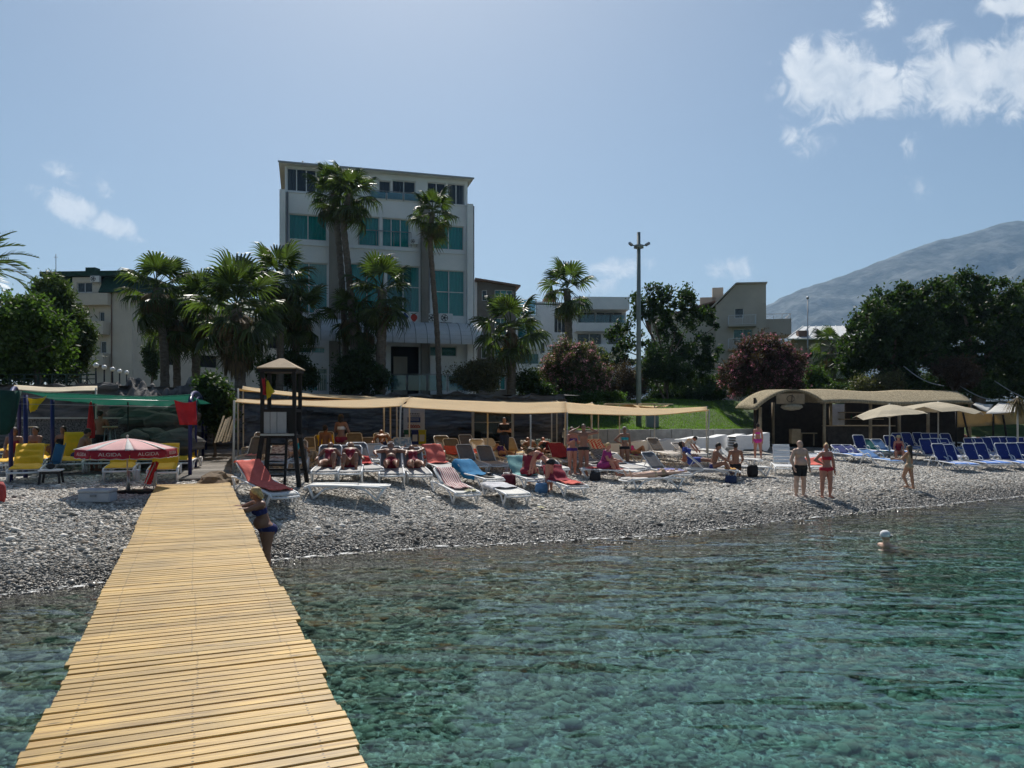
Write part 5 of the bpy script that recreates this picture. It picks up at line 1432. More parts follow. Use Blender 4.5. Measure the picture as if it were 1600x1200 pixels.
def cloth(name, label, pts, mat, cat, nu=10, nv=10, wob=.04, seed=0, group=None):
    """hanging cloth: four corners tl, tr, br, bl"""
    a, b, c, d = pts; r = random.Random(seed); p0 = r.uniform(0, 6); p1 = r.uniform(0, 6)
    n = (b - a).cross(d - a).normalized()
    def fn(u, v):
        p = a.lerp(b, u).lerp(d.lerp(c, u), v)
        return p + n * (wob * math.sin(u * 11 + p0 + v * 2) * (.3 + v) + wob * .6 * math.sin(v * 7 + p1)) + Vector((0, 0, -wob * math.sin(math.pi * u) * (1 - v) * 1.3))
    return tag(MB().grid(fn, nu, nv).build(name, mat, None, solid=.008), label, cat, group)
REDT = M('red_towel', (.50, .035, .045), .9, .12, 6, .3, 60, trans=.25)
YEL = M('yellow_cloth', (.70, .55, .03), .85, .08, 4, .2, 50, trans=.3)
cloth('hanging_towel', 'red towel hanging from the wire at the green canopy', [at(272, 625, 19.3), at(306, 627, 19.5), at(308, 664, 19.5), at(281, 664, 19.3)], REDT, 'towel', seed=1)
cloth('yellow_flag', 'yellow cloth tied to the blue post under the green canopy', [at(44, 622, 19.3), at(74, 618, 19.3), at(58, 640, 19.3), at(46, 645, 19.3)], YEL, 'flag', seed=2)
fu = empty('folded_umbrella', at(142, 690, 21.8), 0, 'closed red parasol standing at the left bar', 'umbrella')
k_ = 21.8 / F
MB().lathe([(.02, 62 * k_), (.045, 58 * k_), (.075, 40 * k_), (.12, 15 * k_), (.10, 6 * k_), (.03, 5 * k_)], n=9, smooth=False).build('canopy', REDT, fu)
MB().tube([(0, 0, -.6), (0, 0, 64 * k_)], .02, 6).build('pole', POLE, fu)

# ---- left stone bar
bar = empty('stone_bar', (0, 0, 0), 0, 'long pebble faced bar with a pale counter top at the left', 'bar counter')
Yb = 24.2; xa, xb = at(15, 0, Yb).x, at(207, 0, Yb).x; zc = at(0, 655, Yb).z
BARM = M('dark_pebble_facing', (.035, .035, .04), .7, .6, 26, .7, 30, col2=(.12, .12, .125))
MB().box(((xa + xb) / 2, Yb + .3, (zc + .8) / 2), (xb - xa, .5, zc - .8)).build('front', BARM, bar)
MB().box(((xa + xb) / 2, Yb + .25, zc + .035), (xb - xa + .2, .8, .06)).build('counter_top', M('pale_stone', (.42, .42, .40), .6, .1, 4), bar, bevel=.012)
for j, (px, Yj) in enumerate(((172, 22.6), (48, 22.4))):
    c = at(px, 690, Yj); st = empty('bar_stool', (c.x, c.y, float(gz(c.x, c.y))), 0, ['wire bar stool with round seat in front of the stone bar beside the closed parasol', 'bar stool with round seat at the left end of the stone bar'][j], 'stool', 'bar stools')
    zs = at(px, 667, Yj).z - float(gz(c.x, c.y))
    MB().lathe([(.02, zs + .02), (.2, zs + .02), (.22, zs), (.2, zs - .03), (.02, zs - .03)], n=16).build('seat', M('cane_seat', (.36, .30, .2), .7, .2), st)
    for q in range(4):
        a = q * math.pi / 2 + .6; MB().tube([(.12 * math.cos(a), .12 * math.sin(a), zs - .02), (.24 * math.cos(a), .24 * math.sin(a), -.02)], .013, 6).build('leg', STEEL, st)
    MB().lathe([(.185, .3), (.2, .3), (.2, .32), (.185, .32)], n=16).build('foot_ring', STEEL, st)

# ---- lattice fence and globe lamps on the left terrace
lf = empty('lattice_fence', (0, 0, 0), 0, 'dark green lattice fence above the rocks at the left', 'fence')
Yl = 29.8; DG = M('dark_green_paint', (.02, .045, .03), .6, .1)
for k in range(7):
    x0, x1 = at(-6 + 22 * k, 0, Yl).x, at(16 + 22 * k, 0, Yl).x; zb, zt_ = at(0, 606, Yl).z, at(0, 585, Yl).z
    MB().bar((x0, Yl, zb - .3), (x0, Yl, zt_ + .02), .06).build('post', DG, lf)
    MB().bar((x0, Yl, zt_), (x1, Yl, zt_), .05).bar((x0 + .01, Yl - .004, zb), (x1, Yl - .004, zb), .04).bar((x0, Yl, (zt_ * 2 + zb) / 3), (x1, Yl, (zt_ * 2 + zb) / 3), .035).build('rail', DG, lf)
    MB().bar((x0, Yl + .02, zb), ((x0 + x1) / 2, Yl + .02, (zt_ * 2 + zb) / 3), .03).bar(((x0 + x1) / 2, Yl + .022, (zt_ * 2 + zb) / 3), (x1, Yl + .022, zb), .03).build('brace', DG, lf)
GLOBE = M('opal_globe', (.85, .86, .87), .3, .02)
for k, (px, py) in enumerate([(136, 567), (150, 571), (163, 574), (176, 577), (187, 580), (198, 582)]):
    Y = 42 + k * 2.6; p = at(px, py, Y); z0 = 4.0
    l = empty('globe_lamp', (p.x, p.y, z0), 0, ['first', 'second', 'third', 'fourth', 'fifth', 'last'][k] + ' globe lamp from the left in the row before the cream hotel', 'lamp', 'globe lamps')
    MB().tube([(0, 0, -.05), (0, 0, p.z - z0 - .1)], .05, 8).build('post', BLACKM, l)
    MB().ball((0, 0, p.z - z0), .155, 12).build('globe', GLOBE, l)

# ---- lifeguard tower
def tower():
    b = gp(440, 757); root = empty('lifeguard_tower', b, R(4), 'black timber lifeguard tower with a hipped tan roof', 'lifeguard tower')
    Y = b.y; k = Y / F
    zt_ = (757 - 577) * k; zp = (757 - 680) * k; hw = 24 * k; dp = .34
    for sx in (-1, 1):
        for sy in (-1, 1):
            MB().bar((sx * hw, sy * dp, zp - .05), (sx * hw, sy * dp, zt_), .085).build('post', BLACKW, root)
            MB().bar((sx * hw * 1.42, sy * dp * 1.5, -.12), (sx * hw * 1.0, sy * dp, zp), .1).build('leg', BLACKW, root)
    MB().box((0, 0, zp - .03), (hw * 2.25, dp * 2.3, .08)).build('platform', BLACKW, root)
    MB().box((0, -dp - .12, zp + .02), (hw * 2.1, .05, .05)).build('platform_edge', STEEL, root)
    # solid parapet with pale boards at the sea side
    z1 = zp + 37 * k
    for j in range(4):
        MB().box((-hw * .72 + j * hw * .43 + (.0 if j < 3 else -.06), -dp - .02, (zp + .05 + z1) / 2), (hw * (.39 if j < 3 else .2), .02, z1 - zp - .06)).build('parapet_board', M('grey_board', (.34, .36, .38), .6, .06), root)
    MB().box((hw * .8, -dp, (zp + z1) / 2), (hw * .3, .03, z1 - zp)).build('parapet_panel', BLACKW, root)
    MB().bar((-hw, -dp, z1 + .02), (hw, -dp, z1 + .02), .07).build('handrail', BLACKW, root)
    for s_ in (-1, 1): MB().bar((s_ * hw, -dp, z1 + .021), (s_ * hw, dp, z1 + .021), .07).build('handrail', BLACKW, root)
    MB().box((0, dp + .02, (zp + z1) / 2 + .1), (hw * 1.9, .03, z1 - zp)).build('rear_board', BLACKW, root)
    # roof
    r0 = hw + .1; d0 = dp + .14; zr = zt_ + 16 * k
    MB().add([(-r0, -d0, zt_), (r0, -d0, zt_), (r0, d0, zt_), (-r0, d0, zt_), (-.05, 0, zr), (.05, 0, zr)], [(0, 1, 5, 4), (1, 2, 5), (2, 3, 4, 5), (3, 0, 4)]).build('roof', M('tan_roof_board', (.34, .25, .16), .8, .15, 3), root, solid=.03)
    MB().box((0, 0, zt_ - .05), (r0 * 2 - .06, d0 * 2 - .06, .08)).build('eaves', BLACKW, root)
    # ladder
    for x in (-.2, .22): MB().bar((x, -dp - .35, -.15), (x, -dp - .06, zp), .055).build('ladder_rail', BLACKW, root)
    for j in range(5):
        t = (j + .6) / 5.4; MB().bar((-.2, -dp - .35 + .29 * t, -.15 + (zp + .15) * t), (.22, -dp - .35 + .29 * t, -.15 + (zp + .15) * t), .05).build('rung', BLACKW, root)
    for s_ in (-1, 1):
        MB().bar((s_ * hw * 1.2, -dp * 1.15, .3), (s_ * hw * 1.2, dp * 1.15, .3), .06).build('brace', BLACKW, root)
    MB().bar((-hw * 1.22, dp * 1.15, .35), (hw * 1.22, dp * 1.15, .35), .06).build('brace', BLACKW, root)
    return Y
TY = tower() - .72
cloth('red_flag', 'red flag hanging on the left post of the lifeguard tower', [at(409, 590, TY), at(414, 590, TY), at(416, 618, TY), at(411, 616, TY)], REDT, 'flag', 4, 10, .03, 3)
cloth('yellow_flag', 'yellow flag on the left post of the lifeguard tower', [at(415, 592, TY), at(418, 594, TY), at(428, 612, TY), at(417, 625, TY)], YEL, 'flag', 6, 10, .04, 4)

# ---- lamp post with cameras
lp = empty('lamp_post', (at(998, 0, 43).x, 43, tz(at(998, 0, 43).x, 43)), 0, 'tall grey lamp post with cameras near its top', 'lamp post')
GP_ = M('grey_green_paint', (.16, .20, .20), .5, .1, 2)
zt_ = at(998, 363, 43).z - lp.location.z; zc_ = at(998, 386, 43).z - lp.location.z
MB().tube([(0, 0, -.1), (0, 0, zt_ * .5), (0, 0, zt_)], [.16, .13, .10], 12).build('mast', GP_, lp)
MB().lathe([(.12, zc_ - .1), (.28, zc_ - .06), (.28, zc_ + .1), (.12, zc_ + .14)], n=14).build('collar', GP_, lp)
for s_ in (-1, 1):
    MB().bar((s_ * .1, 0, zc_ + .05), (s_ * .42, -.1, zc_ + .1), .05).build('arm', GP_, lp)
    MB().box((s_ * .48, -.12, zc_ + .14), (.12, .3, .12), M=Euler((R(-15), 0, s_ * R(40))).to_matrix().to_4x4()).build('camera_housing', STEEL, lp)
ub = empty('utility_box', (at(1019, 0, 42.8).x, 42.8, tz(at(1019, 0, 42.8).x, 42.8) - .1), 0, 'grey utility cabinet at the foot of the lamp post', 'cabinet')
MB().box((0, 0, .5), (.68, .4, 1.05)).build('casing', GP_, ub, bevel=.015); MB().box((0, 0, 1.05), (.76, .48, .07)).build('cap', GP_, ub); MB().box((.0, -.21, .5), (.58, .015, .9)).build('door', GP_, ub)
lp2 = empty('thin_pole', at(1262, 510, 62), 0, 'thin lamp pole in front of the mountain above the metal roof', 'pole')
MB().tube([(0, 0, -6), (0, 0, 2.3)], .045, 6).build('mast', STEEL, lp2); MB().ball((0, 0, 2.35), .12, 8).build('lamp', STEEL, lp2)

# ---- sign board and bins under the canopy
sg = empty('sign_board', at(647, 690, 37.0), R(2), 'white notice board with blue panel under the tan canopy', 'sign')
k_ = 37.0 / F
MB().box((0, 0, 33 * k_), (33 * k_, .05, 38 * k_)).build('board', M('sign_white', (.55, .58, .62), .5, .04), sg)
MB().box((0, -.034, 34 * k_), (20 * k_, .012, 8 * k_)).build('blue_panel', M('sign_blue_panel', (.02, .06, .22), .5, .05), sg)
def text(parent, s, size, loc, mat, rot=(R(90), 0, 0), name='lettering', ext=.002):
    cu = bpy.data.curves.new(name, 'FONT'); cu.body = s; cu.size = size; cu.align_x = 'CENTER'; cu.align_y = 'CENTER'; cu.extrude = ext
    to = bpy.data.objects.new(name, cu); COL.objects.link(to)
    dg = bpy.context.evaluated_depsgraph_get(); me = bpy.data.meshes.new_from_object(to.evaluated_get(dg)); bpy.data.objects.remove(to)
    me.materials.clear(); me.materials.append(mat)
    return link(name, me, parent, loc, rot)
SB = M('sign_dark_letters', (.06, .07, .09), .6, .05); SR = M('sign_red_letters', (.35, .06, .06), .6, .05)
for j, (zz, n) in enumerate(((43.5, 7), (40, 6))):
    mb = MB()
    for q in range(n): mb.box(((-9 + 18 * (q + .5) / n) * k_, -.03, zz * k_), (1.4 * k_, .01, 2.2 * k_))
    mb.build('letter_row', SB, sg)
for zz in (36, 34.5, 32.8): MB().box((0, -.043, zz * k_), (16 * k_, .006, .5 * k_)).build('panel_line', M('sign_white', None), sg)
MB().tube([((-9 + 18 * t / 24) * k_, -.03, (25 + 1.5 * math.sin(t * 1.3)) * k_) for t in range(25)], .02, 4).build('red_script', SR, sg)
MB().box((0, -.03, 22.5 * k_), (20 * k_, .012, 1.6 * k_)).build('red_stripe', SR, sg)
for s_ in (-1, 1): MB().bar((s_ * 14 * k_, .03, -.4), (s_ * 14 * k_, .03, 30 * k_), .06).build('post', STEEL, sg)
for j, (px, colr, nm) in enumerate(((637, (.02, .12, .07), 'green'), (649, (.02, .04, .2), 'blue'), (660, (.5, .46, .02), 'yellow'))):
    bn = empty('recycling_bin', (at(px, 0, 36.2).x, 36.2, at(px, 692, 36.2).z), 0, nm + ' recycling bin below the white notice board', 'bin', 'recycling bins')
    mm = M('bin_' + nm, colr, .5, .06); w = 10.5 * 36.2 / F
    MB().box((0, 0, .24), (w, .3, .6)).build('body', mm, bn, bevel=.015); MB().box((0, 0, .58), (w * 1.06, .33, .09)).build('lid', mm, bn, bevel=.015)
    MB().box((0, -.158, .24), (w * .72, .008, .32)).build('sticker', M('sign_white', None), bn)
dw = empty('store_doorway', at(770, 700, 38.4), 0, 'dark glazed store front with pale posts in the rock wall', 'doorway')
k_ = 38.4 / F
MB().box((0, .3, 28 * k_), (62 * k_, .5, 60 * k_)).build('dark_glazing', glass_mat('dark_glazing', (.008, .014, .018), .1), dw)
for x in (-31, 31): MB().box((x * k_, -.02, 28 * k_), (4 * k_, .14, 62 * k_)).build('door_post', STEEL, dw)
for z in (10, 40): MB().box((0, .03, z * k_), (58 * k_, .05, 1.2 * k_)).build('door_rail', STEEL, dw)

# ---- thatched beach bar at the right
def thatch():
    m, N, L = new_mat('straw_thatch')
    b = N['Principled BSDF']; b.inputs['Roughness'].default_value = .95; b.inputs['Specular IOR Level'].default_value = .1
    tc = N.new('ShaderNodeTexCoord'); mp = N.new('ShaderNodeMapping'); mp.inputs['Scale'].default_value = (9, 1.2, 1.2); L.new(tc.outputs['Object'], mp.inputs[0])
    nz = N.new('ShaderNodeTexNoise'); nz.inputs['Scale'].default_value = 4; nz.inputs['Detail'].default_value = 8; L.new(mp.outputs[0], nz.inputs['Vector'])
    rp = N.new('ShaderNodeValToRGB'); rp.color_ramp.elements[0].position = .3; rp.color_ramp.elements[0].color = (.17, .14, .09, 1); rp.color_ramp.elements[1].position = .7; rp.color_ramp.elements[1].color = (.46, .39, .27, 1)
    L.new(nz.outputs['Fac'], rp.inputs[0]); L.new(rp.outputs[0], b.inputs['Base Color'])
    bp = N.new('ShaderNodeBump'); bp.inputs['Distance'].default_value = .06; L.new(nz.outputs['Fac'], bp.inputs['Height']); L.new(bp.outputs[0], b.inputs['Normal'])
    return m
THATCH = thatch()
WOODP = M('tan_post', (.33, .26, .17), .8, .2, 4, .3)
def beach_bar():
    root = empty('beach_bar', (0, 0, 0), 0, 'open thatched beach bar with dark interior at the right', 'beach bar')
    Y0, Y1 = 40.0, 46.5
    # front gable runs from px 1182 to 1282, roof runs on to px 1520
    gl, gpk, grt = at(1178, 640, Y0), at(1234, 613, Y0), at(1283, 629, Y0)
    er = at(1520, 631, Y0 + 1.5); rr_ = at(1495, 614, Y1 - 2.5); rl = at(1236, 612.5, Y1 - 3.5)
    def fn(u, v):   # main slope: front eave to ridge
        a = grt.lerp(er, u); b = Vector((gpk.x + 1.2, rl.y, at(0, 611, rl.y).z)).lerp(rr_, u)
        p = a.lerp(b, v); hump = .16 * math.sin(u * 9.0) * .4 + .1 * math.exp(-((u - .62) / .12) ** 2) * v
        return p + Vector((0, 0, hump + .05 * math.sin(math.pi * v)))
    MB().grid(fn, 34, 8).build('thatch_roof', THATCH, root, solid=.14)
    def fn2(u, v):  # curved gable end
        t = u
        x = gl.lerp(grt, t); zc = gl.z * (1 - t) + grt.z * t + .82 * math.sin(math.pi * t) ** .8
        return Vector((x.x, Y0 - .35 + v * 3.6, zc + v * .12))
    MB().grid(fn2, 18, 5).build('gable_roof', THATCH, root, solid=.1)
    hp = at(1520, 631, Y0 + 1.5)
    MB().add([er + Vector((0, 0, .05)), rr_, er + Vector((1.2, 4, -.1))], [(0, 1, 2)]).build('hip_end', THATCH, root, solid=.1)
    def fz(p): return float(gz(p.x, min(p.y, 40.9)))
    for px, Y in ((1188, 40.2), (1288, 40.2), (1298, 42.5), (1208, 43.5), (1360, 41), (1405, 41.2), (1450, 41.4), (1515, 42)):
        t = at(px, 633, Y); MB().tube([(t.x, t.y, 1.2), (t.x, t.y, t.z + (.15 if px > 1200 else -.1))], .085, 9).build('post', WOODP, root)
    # back and side walls, counter
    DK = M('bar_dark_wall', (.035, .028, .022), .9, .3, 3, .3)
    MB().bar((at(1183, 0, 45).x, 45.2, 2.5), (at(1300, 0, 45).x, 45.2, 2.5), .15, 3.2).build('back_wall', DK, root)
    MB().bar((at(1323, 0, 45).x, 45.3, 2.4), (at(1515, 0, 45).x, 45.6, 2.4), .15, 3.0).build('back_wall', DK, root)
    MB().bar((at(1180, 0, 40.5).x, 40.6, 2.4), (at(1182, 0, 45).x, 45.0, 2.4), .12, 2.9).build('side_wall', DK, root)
    MB().box((at(1340, 0, 42.6).x, 42.6, 1.75), (3.6, .5, 1.1)).build('counter', M('bar_front', (.06, .05, .045), .8, .3, 4), root)
    MB().box((at(1340, 0, 42.6).x, 42.5, 2.33), (3.8, .75, .06)).build('counter_top', WOODP, root)
    for z in (2.7, 3.1): MB().box((at(1345, 0, 44.9).x, 44.9, z), (2.6, .3, .05)).build('shelf', WOODP, root)
    MB().box((at(1308, 0, 45.1).x, 45.1, 2.9), (.85, .05, 1.4)).build('pale_screen', M('pale_screen', (.55, .56, .60), .7, .08), root)
    # hanging sign board with a drawn emblem
    a = at(1235, 623, 39.6)
    sb = MB().box(a, (44 * 39.6 / F, .05, 16 * 39.6 / F)).build('sign_board', M('tan_board', (.26, .2, .13), .8, .2, 3), root)
    MB().tube([(a.x + .2 * math.cos(t * .5), a.y - .035, a.z + .17 * math.sin(t * .5)) for t in range(13)], .015, 4).bar((a.x + .05, a.y - .035, a.z - .2), (a.x + .08, a.y - .035, a.z + .22), .03).build('emblem', BLACKW, sb)
    lt = at(1237, 634, 39.9); MB().lathe([(.1, .12), (.5, .05), (.56, -.08), (.4, -.2), (.05, -.26)], lt, 14).build('hanging_lantern', M('shell_lamp', (.30, .27, .2), .7, .25, 8), root)
    MB().box((at(1242, 0, 42).x, 42, 1.75), (.5, .45, .8)).build('cabinet', WOODP, root)
    MB().box((at(1262, 0, 43).x, 43, 1.9), (.9, .5, .06)).build('table_top', WOODP, root)
    for s_ in (-.35, .35): MB().bar((at(1262, 0, 43).x + s_, 43, 1.2), (at(1262, 0, 43).x + s_, 43, 1.88), .06).build('table_leg', WOODP, root)
    for j, px in enumerate((1330, 1338, 1347, 1354)):
        p = at(px, 0, 44.9); MB().lathe([(.045, 0), (.05, .02), (.05, .16), (.02, .22), (.02, .28)], (p.x, 44.85, 2.725), 8).build('bottle', M('bottle_%d' % (j % 2), [(.02, .08, .03), (.2, .1, .03)][j % 2], .15, .05), root)
beach_bar()
def ragged(label, px, py, Y, w, h, seed, tilt=0.0):
    r = random.Random(seed); c = at(px, py, Y); root = empty('ragged_parasol', (c.x, Y, float(gz(c.x, Y))), 0, label, 'parasol', 'worn beige parasols at the beach bar')
    zt_ = c.z - root.location.z; n = 16; k = Y / F; W = w * k / 2; H = h * k
    v = [(0, 0, zt_)]; fcs = []
    rings = 5
    for q in range(1, rings + 1):
        for j in range(n):
            a = 2 * math.pi * j / n; t = q / rings
            rad = W * t * (1 + .04 * (j % 2)); v.append((rad * math.cos(a), rad * .9 * math.sin(a), zt_ - H * t ** 1.2 - (.12 * (j % 2) + r.uniform(0, .16)) * t * t + tilt * math.cos(a) * t))
    for j in range(n): fcs.append((0, 1 + j, 1 + (j + 1) % n))
    for q in range(rings - 1):
        for j in range(n): fcs.append((1 + q * n + j, 1 + (q + 1) * n + j, 1 + (q + 1) * n + (j + 1) % n, 1 + q * n + (j + 1) % n))
    MB().add(v, fcs).build('canopy', BEIGEC, root, solid=.01)
    MB().tube([(0, 0, -.1), (0, 0, zt_ + .05)], .035, 8).build('pole', POLE, root)
    for j in range(0, n, 2):
        a = 2 * math.pi * j / n; MB().tube([(0, 0, zt_ - .04), (W * .95 * math.cos(a), W * .85 * math.sin(a), zt_ - H - .1 + tilt * math.cos(a))], .01, 4).build('rib', WOODP, root)
ragged('worn beige parasol in front of the thatched bar, left of the pair', 1390, 632, 36.5, 104, 13, 3, .12)
ragged('wide beige parasol at the right end of the thatched roof', 1466, 628, 38.0, 122, 10, 4, -.1)
# canvas enclosure further right
ce = empty('canvas_enclosure', (0, 0, 0), 0, 'tan canvas wind screen on dark poles right of the thatched bar', 'wind screen')
OCH = M('ochre_canvas', (.42, .34, .2), .85, .15, 1.5, .2, 30, trans=.35, tcol=(.6, .45, .2))
for k, (a, b, ta, tb, ba, bb) in enumerate(((1495, 1552, 637, 645, 668, 665), (1553, 1612, 646, 643, 664, 662), (1612, 1680, 643, 640, 664, 664))):
    Y = 40.0
    q = [at(a, ta, Y), at(b, tb, Y), at(b, bb, Y), at(a, ba, Y)]
    MB().grid(lambda u, v: q[0].lerp(q[1], u).lerp(q[3].lerp(q[2], u), v) + Vector((0, .05 * math.sin(u * 14) * (1 - v), 0)), 14, 4).build('canvas', OCH, ce, solid=.008)
for px, py, lean in ((1494, 636, 0), (1503, 638, .5), (1552, 645, 0), (1567, 648, .3), (1612, 643, 0)):
    t = at(px, py, 39.9); MB().tube([t, (t.x + lean, t.y, 1.1)], .05, 7).build('pole', BLACKW, ce)
wc = empty('white_canopy', (0, 0, 0), 0, 'white canvas canopy at the right picture edge', 'canopy')
WCAN = M('white_canvas', (.66, .65, .62), .85, .06, 2, trans=.3)
sail(wc, at(1540, 646, 38.5), at(1625, 642, 38.5), at(1640, 630, 43), at(1560, 629, 43), .02, .04, WCAN, 12, 6, 3)
sail(wc, at(1520, 632, 40.8), at(1545, 645, 40.4), at(1552, 632, 43), at(1524, 629, 43), .02, .02, WCAN, 6, 4, 4)
for px, py, Y in ((1590, 643, 38.6), (1636, 632, 42.8)): pole(wc, at(px, py, Y))
# dried palm parasol
dp = empty('palm_leaf_parasol', (at(1590, 0, 36).x, 36, 1.2), 0, 'dried palm leaf parasol on a white pole at the right edge', 'parasol')
MB().tube([(0, 0, -.2), (0, 0, 2.6)], .04, 8).build('pole', POLE, dp)
r_ = random.Random(6); mb = MB()
for j in range(150):
    a = r_.uniform(0, 6.283); z0 = 2.55 - r_.random() * .35; L_ = r_.uniform(.5, 1.0); rr2 = r_.uniform(.25, .75); s_ = Vector((-math.sin(a), math.cos(a), 0)) * .02; d = Vector((math.cos(a), math.sin(a), 0))
    p, q, e = d * .05 + Vector((0, 0, z0)), d * rr2 * .6 + Vector((0, 0, z0 - L_ * .25)), d * rr2 + Vector((0, 0, z0 - L_))
    mb.add([p - s_, p + s_, q + s_, q - s_, e], [(0, 1, 2, 3), (3, 2, 4)])
o = mb.build('thatch', L_DEAD, dp); o['kind'] = 'stuff'
# ------------------------------------------------------------------ people: one continuous surface each, taken from blended tapered limbs
def _n(v): 
    v = np.asarray(v, float); return v / np.linalg.norm(v)
def surface_nets(D, org, h):
    """quads of the zero surface of a sampled field"""
    S = D < 0
    nx, ny, nz = D.shape
    c = [S[i:nx - 1 + i, j:ny - 1 + j, k:nz - 1 + k] for i in (0, 1) for j in (0, 1) for k in (0, 1)]
    tot = sum(q.astype(np.int8) for q in c)
    act = (tot > 0) & (tot < 8)
    idx = -np.ones(act.shape, np.int64); cells = np.argwhere(act); idx[act] = np.arange(len(cells))
    acc = np.zeros((len(cells), 3)); cnt = np.zeros(len(cells))
    I, J, K = cells.T
    corners = [(0, 0, 0), (1, 0, 0), (0, 1, 0), (1, 1, 0), (0, 0, 1), (1, 0, 1), (0, 1, 1), (1, 1, 1)]
    val = {q: D[I + q[0], J + q[1], K + q[2]] for q in corners}
    for a in corners:
        for ax in range(3):
            if a[ax]: continue
            b = list(a); b[ax] = 1; b = tuple(b)
            va, vb = val[a], val[b]; m = (va < 0) != (vb < 0)
            t = np.where(m, va / np.where(m, va - vb, 1), 0)
            p = np.array(a, float)[None].repeat(len(cells), 0); p[:, ax] += t
            acc[m] += p[m]; cnt[m] += 1
    V = org + (cells + acc / cnt[:, None]) * h
    F_ = []
    for ax in range(3):
        sl0 = [slice(None)] * 3; sl1 = [slice(None)] * 3; sl0[ax] = slice(0, -1); sl1[ax] = slice(1, None)
        s0, s1 = S[tuple(sl0)], S[tuple(sl1)]
        e = np.argwhere(s0 != s1)
        if not len(e): continue
        u, w = [(1, 2), (2, 0), (0, 1)][ax]
        ok = (e[:, u] > 0) & (e[:, w] > 0) & (e[:, u] < D.shape[u] - 1) & (e[:, w] < D.shape[w] - 1); e = e[ok]
        q = []
        for du, dw in ((-1, -1), (0, -1), (0, 0), (-1, 0)):
            g = e.copy(); g[:, u] += du; g[:, w] += dw; q.append(idx[g[:, 0], g[:, 1], g[:, 2]])
        q = np.stack(q, 1); flip = s0[e[:, 0], e[:, 1], e[:, 2]]
        q = np.where(flip[:, None], q, q[:, ::-1]); F_.append(q[(q >= 0).all(1)])
    return V, np.concatenate(F_)

class Body:
    def __init__(s): s.p = []
    def cone(s, part, a, b, ra, rb, k=.02, flat=None, fdir=None): s.p.append(('c', part, np.asarray(a, float), np.asarray(b, float), ra, rb, k, flat, fdir))
    def ell(s, part, c, R3, rad, k=.02): s.p.append(('e', part, np.asarray(c, float), np.asarray(R3, float), np.asarray(rad, float), None, k, None, None))
    @staticmethod
    def dist(pr, P):
        if pr[0] == 'c':
            _, _, a, b, ra, rb, k, flat, fd = pr
            if flat:
                o = (a + b) / 2; q = P - o; P = P + (flat - 1) * (q @ fd)[..., None] * fd
            ab = b - a; t = np.clip(((P - a) @ ab) / max(ab @ ab, 1e-9), 0, 1)
            return np.linalg.norm(P - a - t[..., None] * ab, axis=-1) - (ra + (rb - ra) * t), t
        _, _, c, R3, rad = pr[:5]
        q = (P - c) @ R3.T
        k0 = np.linalg.norm(q / rad, axis=-1); k1 = np.linalg.norm(q / rad ** 2, axis=-1) + 1e-9
        return k0 * (k0 - 1) / k1, k0 * 0
    def mesh(s, h):
        los, his = [], []
        for pr in s.p:
            if pr[0] == 'c': r = max(pr[4], pr[5]) + pr[6]; los.append(np.minimum(pr[2], pr[3]) - r); his.append(np.maximum(pr[2], pr[3]) + r)
            else: r = pr[4].max() + pr[6]; los.append(pr[2] - r); his.append(pr[2] + r)
        lo = np.min(los, 0) - 2 * h; hi = np.max(his, 0) + 2 * h
        n = np.ceil((hi - lo) / h).astype(int) + 1
        D = np.full(n, 1.0)
        ax = [lo[i] + np.arange(n[i]) * h for i in range(3)]
        for pr, l, u in zip(s.p, los, his):
            a = np.maximum(((l - 2 * h - lo) / h).astype(int), 0); b = np.minimum(((u + 2 * h - lo) / h).astype(int) + 2, n)
            G = np.stack(np.meshgrid(ax[0][a[0]:b[0]], ax[1][a[1]:b[1]], ax[2][a[2]:b[2]], indexing='ij'), -1)
            d, _ = s.dist(pr, G)
            sub = D[a[0]:b[0], a[1]:b[1], a[2]:b[2]]; k = pr[6]
            hh = np.clip(.5 + .5 * (sub - d) / k, 0, 1)
            D[a[0]:b[0], a[1]:b[1], a[2]:b[2]] = sub * (1 - hh) + d * hh - k * hh * (1 - hh)
        V, Fc = surface_nets(D, lo, h)
        dist = np.stack([s.dist(pr, V)[0] for pr in s.p], 1); T = np.stack([s.dist(pr, V)[1] for pr in s.p], 1)
        near = dist.argmin(1)
        return V, Fc, np.array([pr[1] for pr in s.p])[near], T[np.arange(len(V)), near]

def vnormals(V, Fc):
    n = np.cross(V[Fc[:, 2]] - V[Fc[:, 0]], V[Fc[:, 3]] - V[Fc[:, 1]]); o = np.zeros_like(V)
    for k in range(4): np.add.at(o, Fc[:, k], n)
    return o / (np.linalg.norm(o, axis=1)[:, None] + 1e-9)

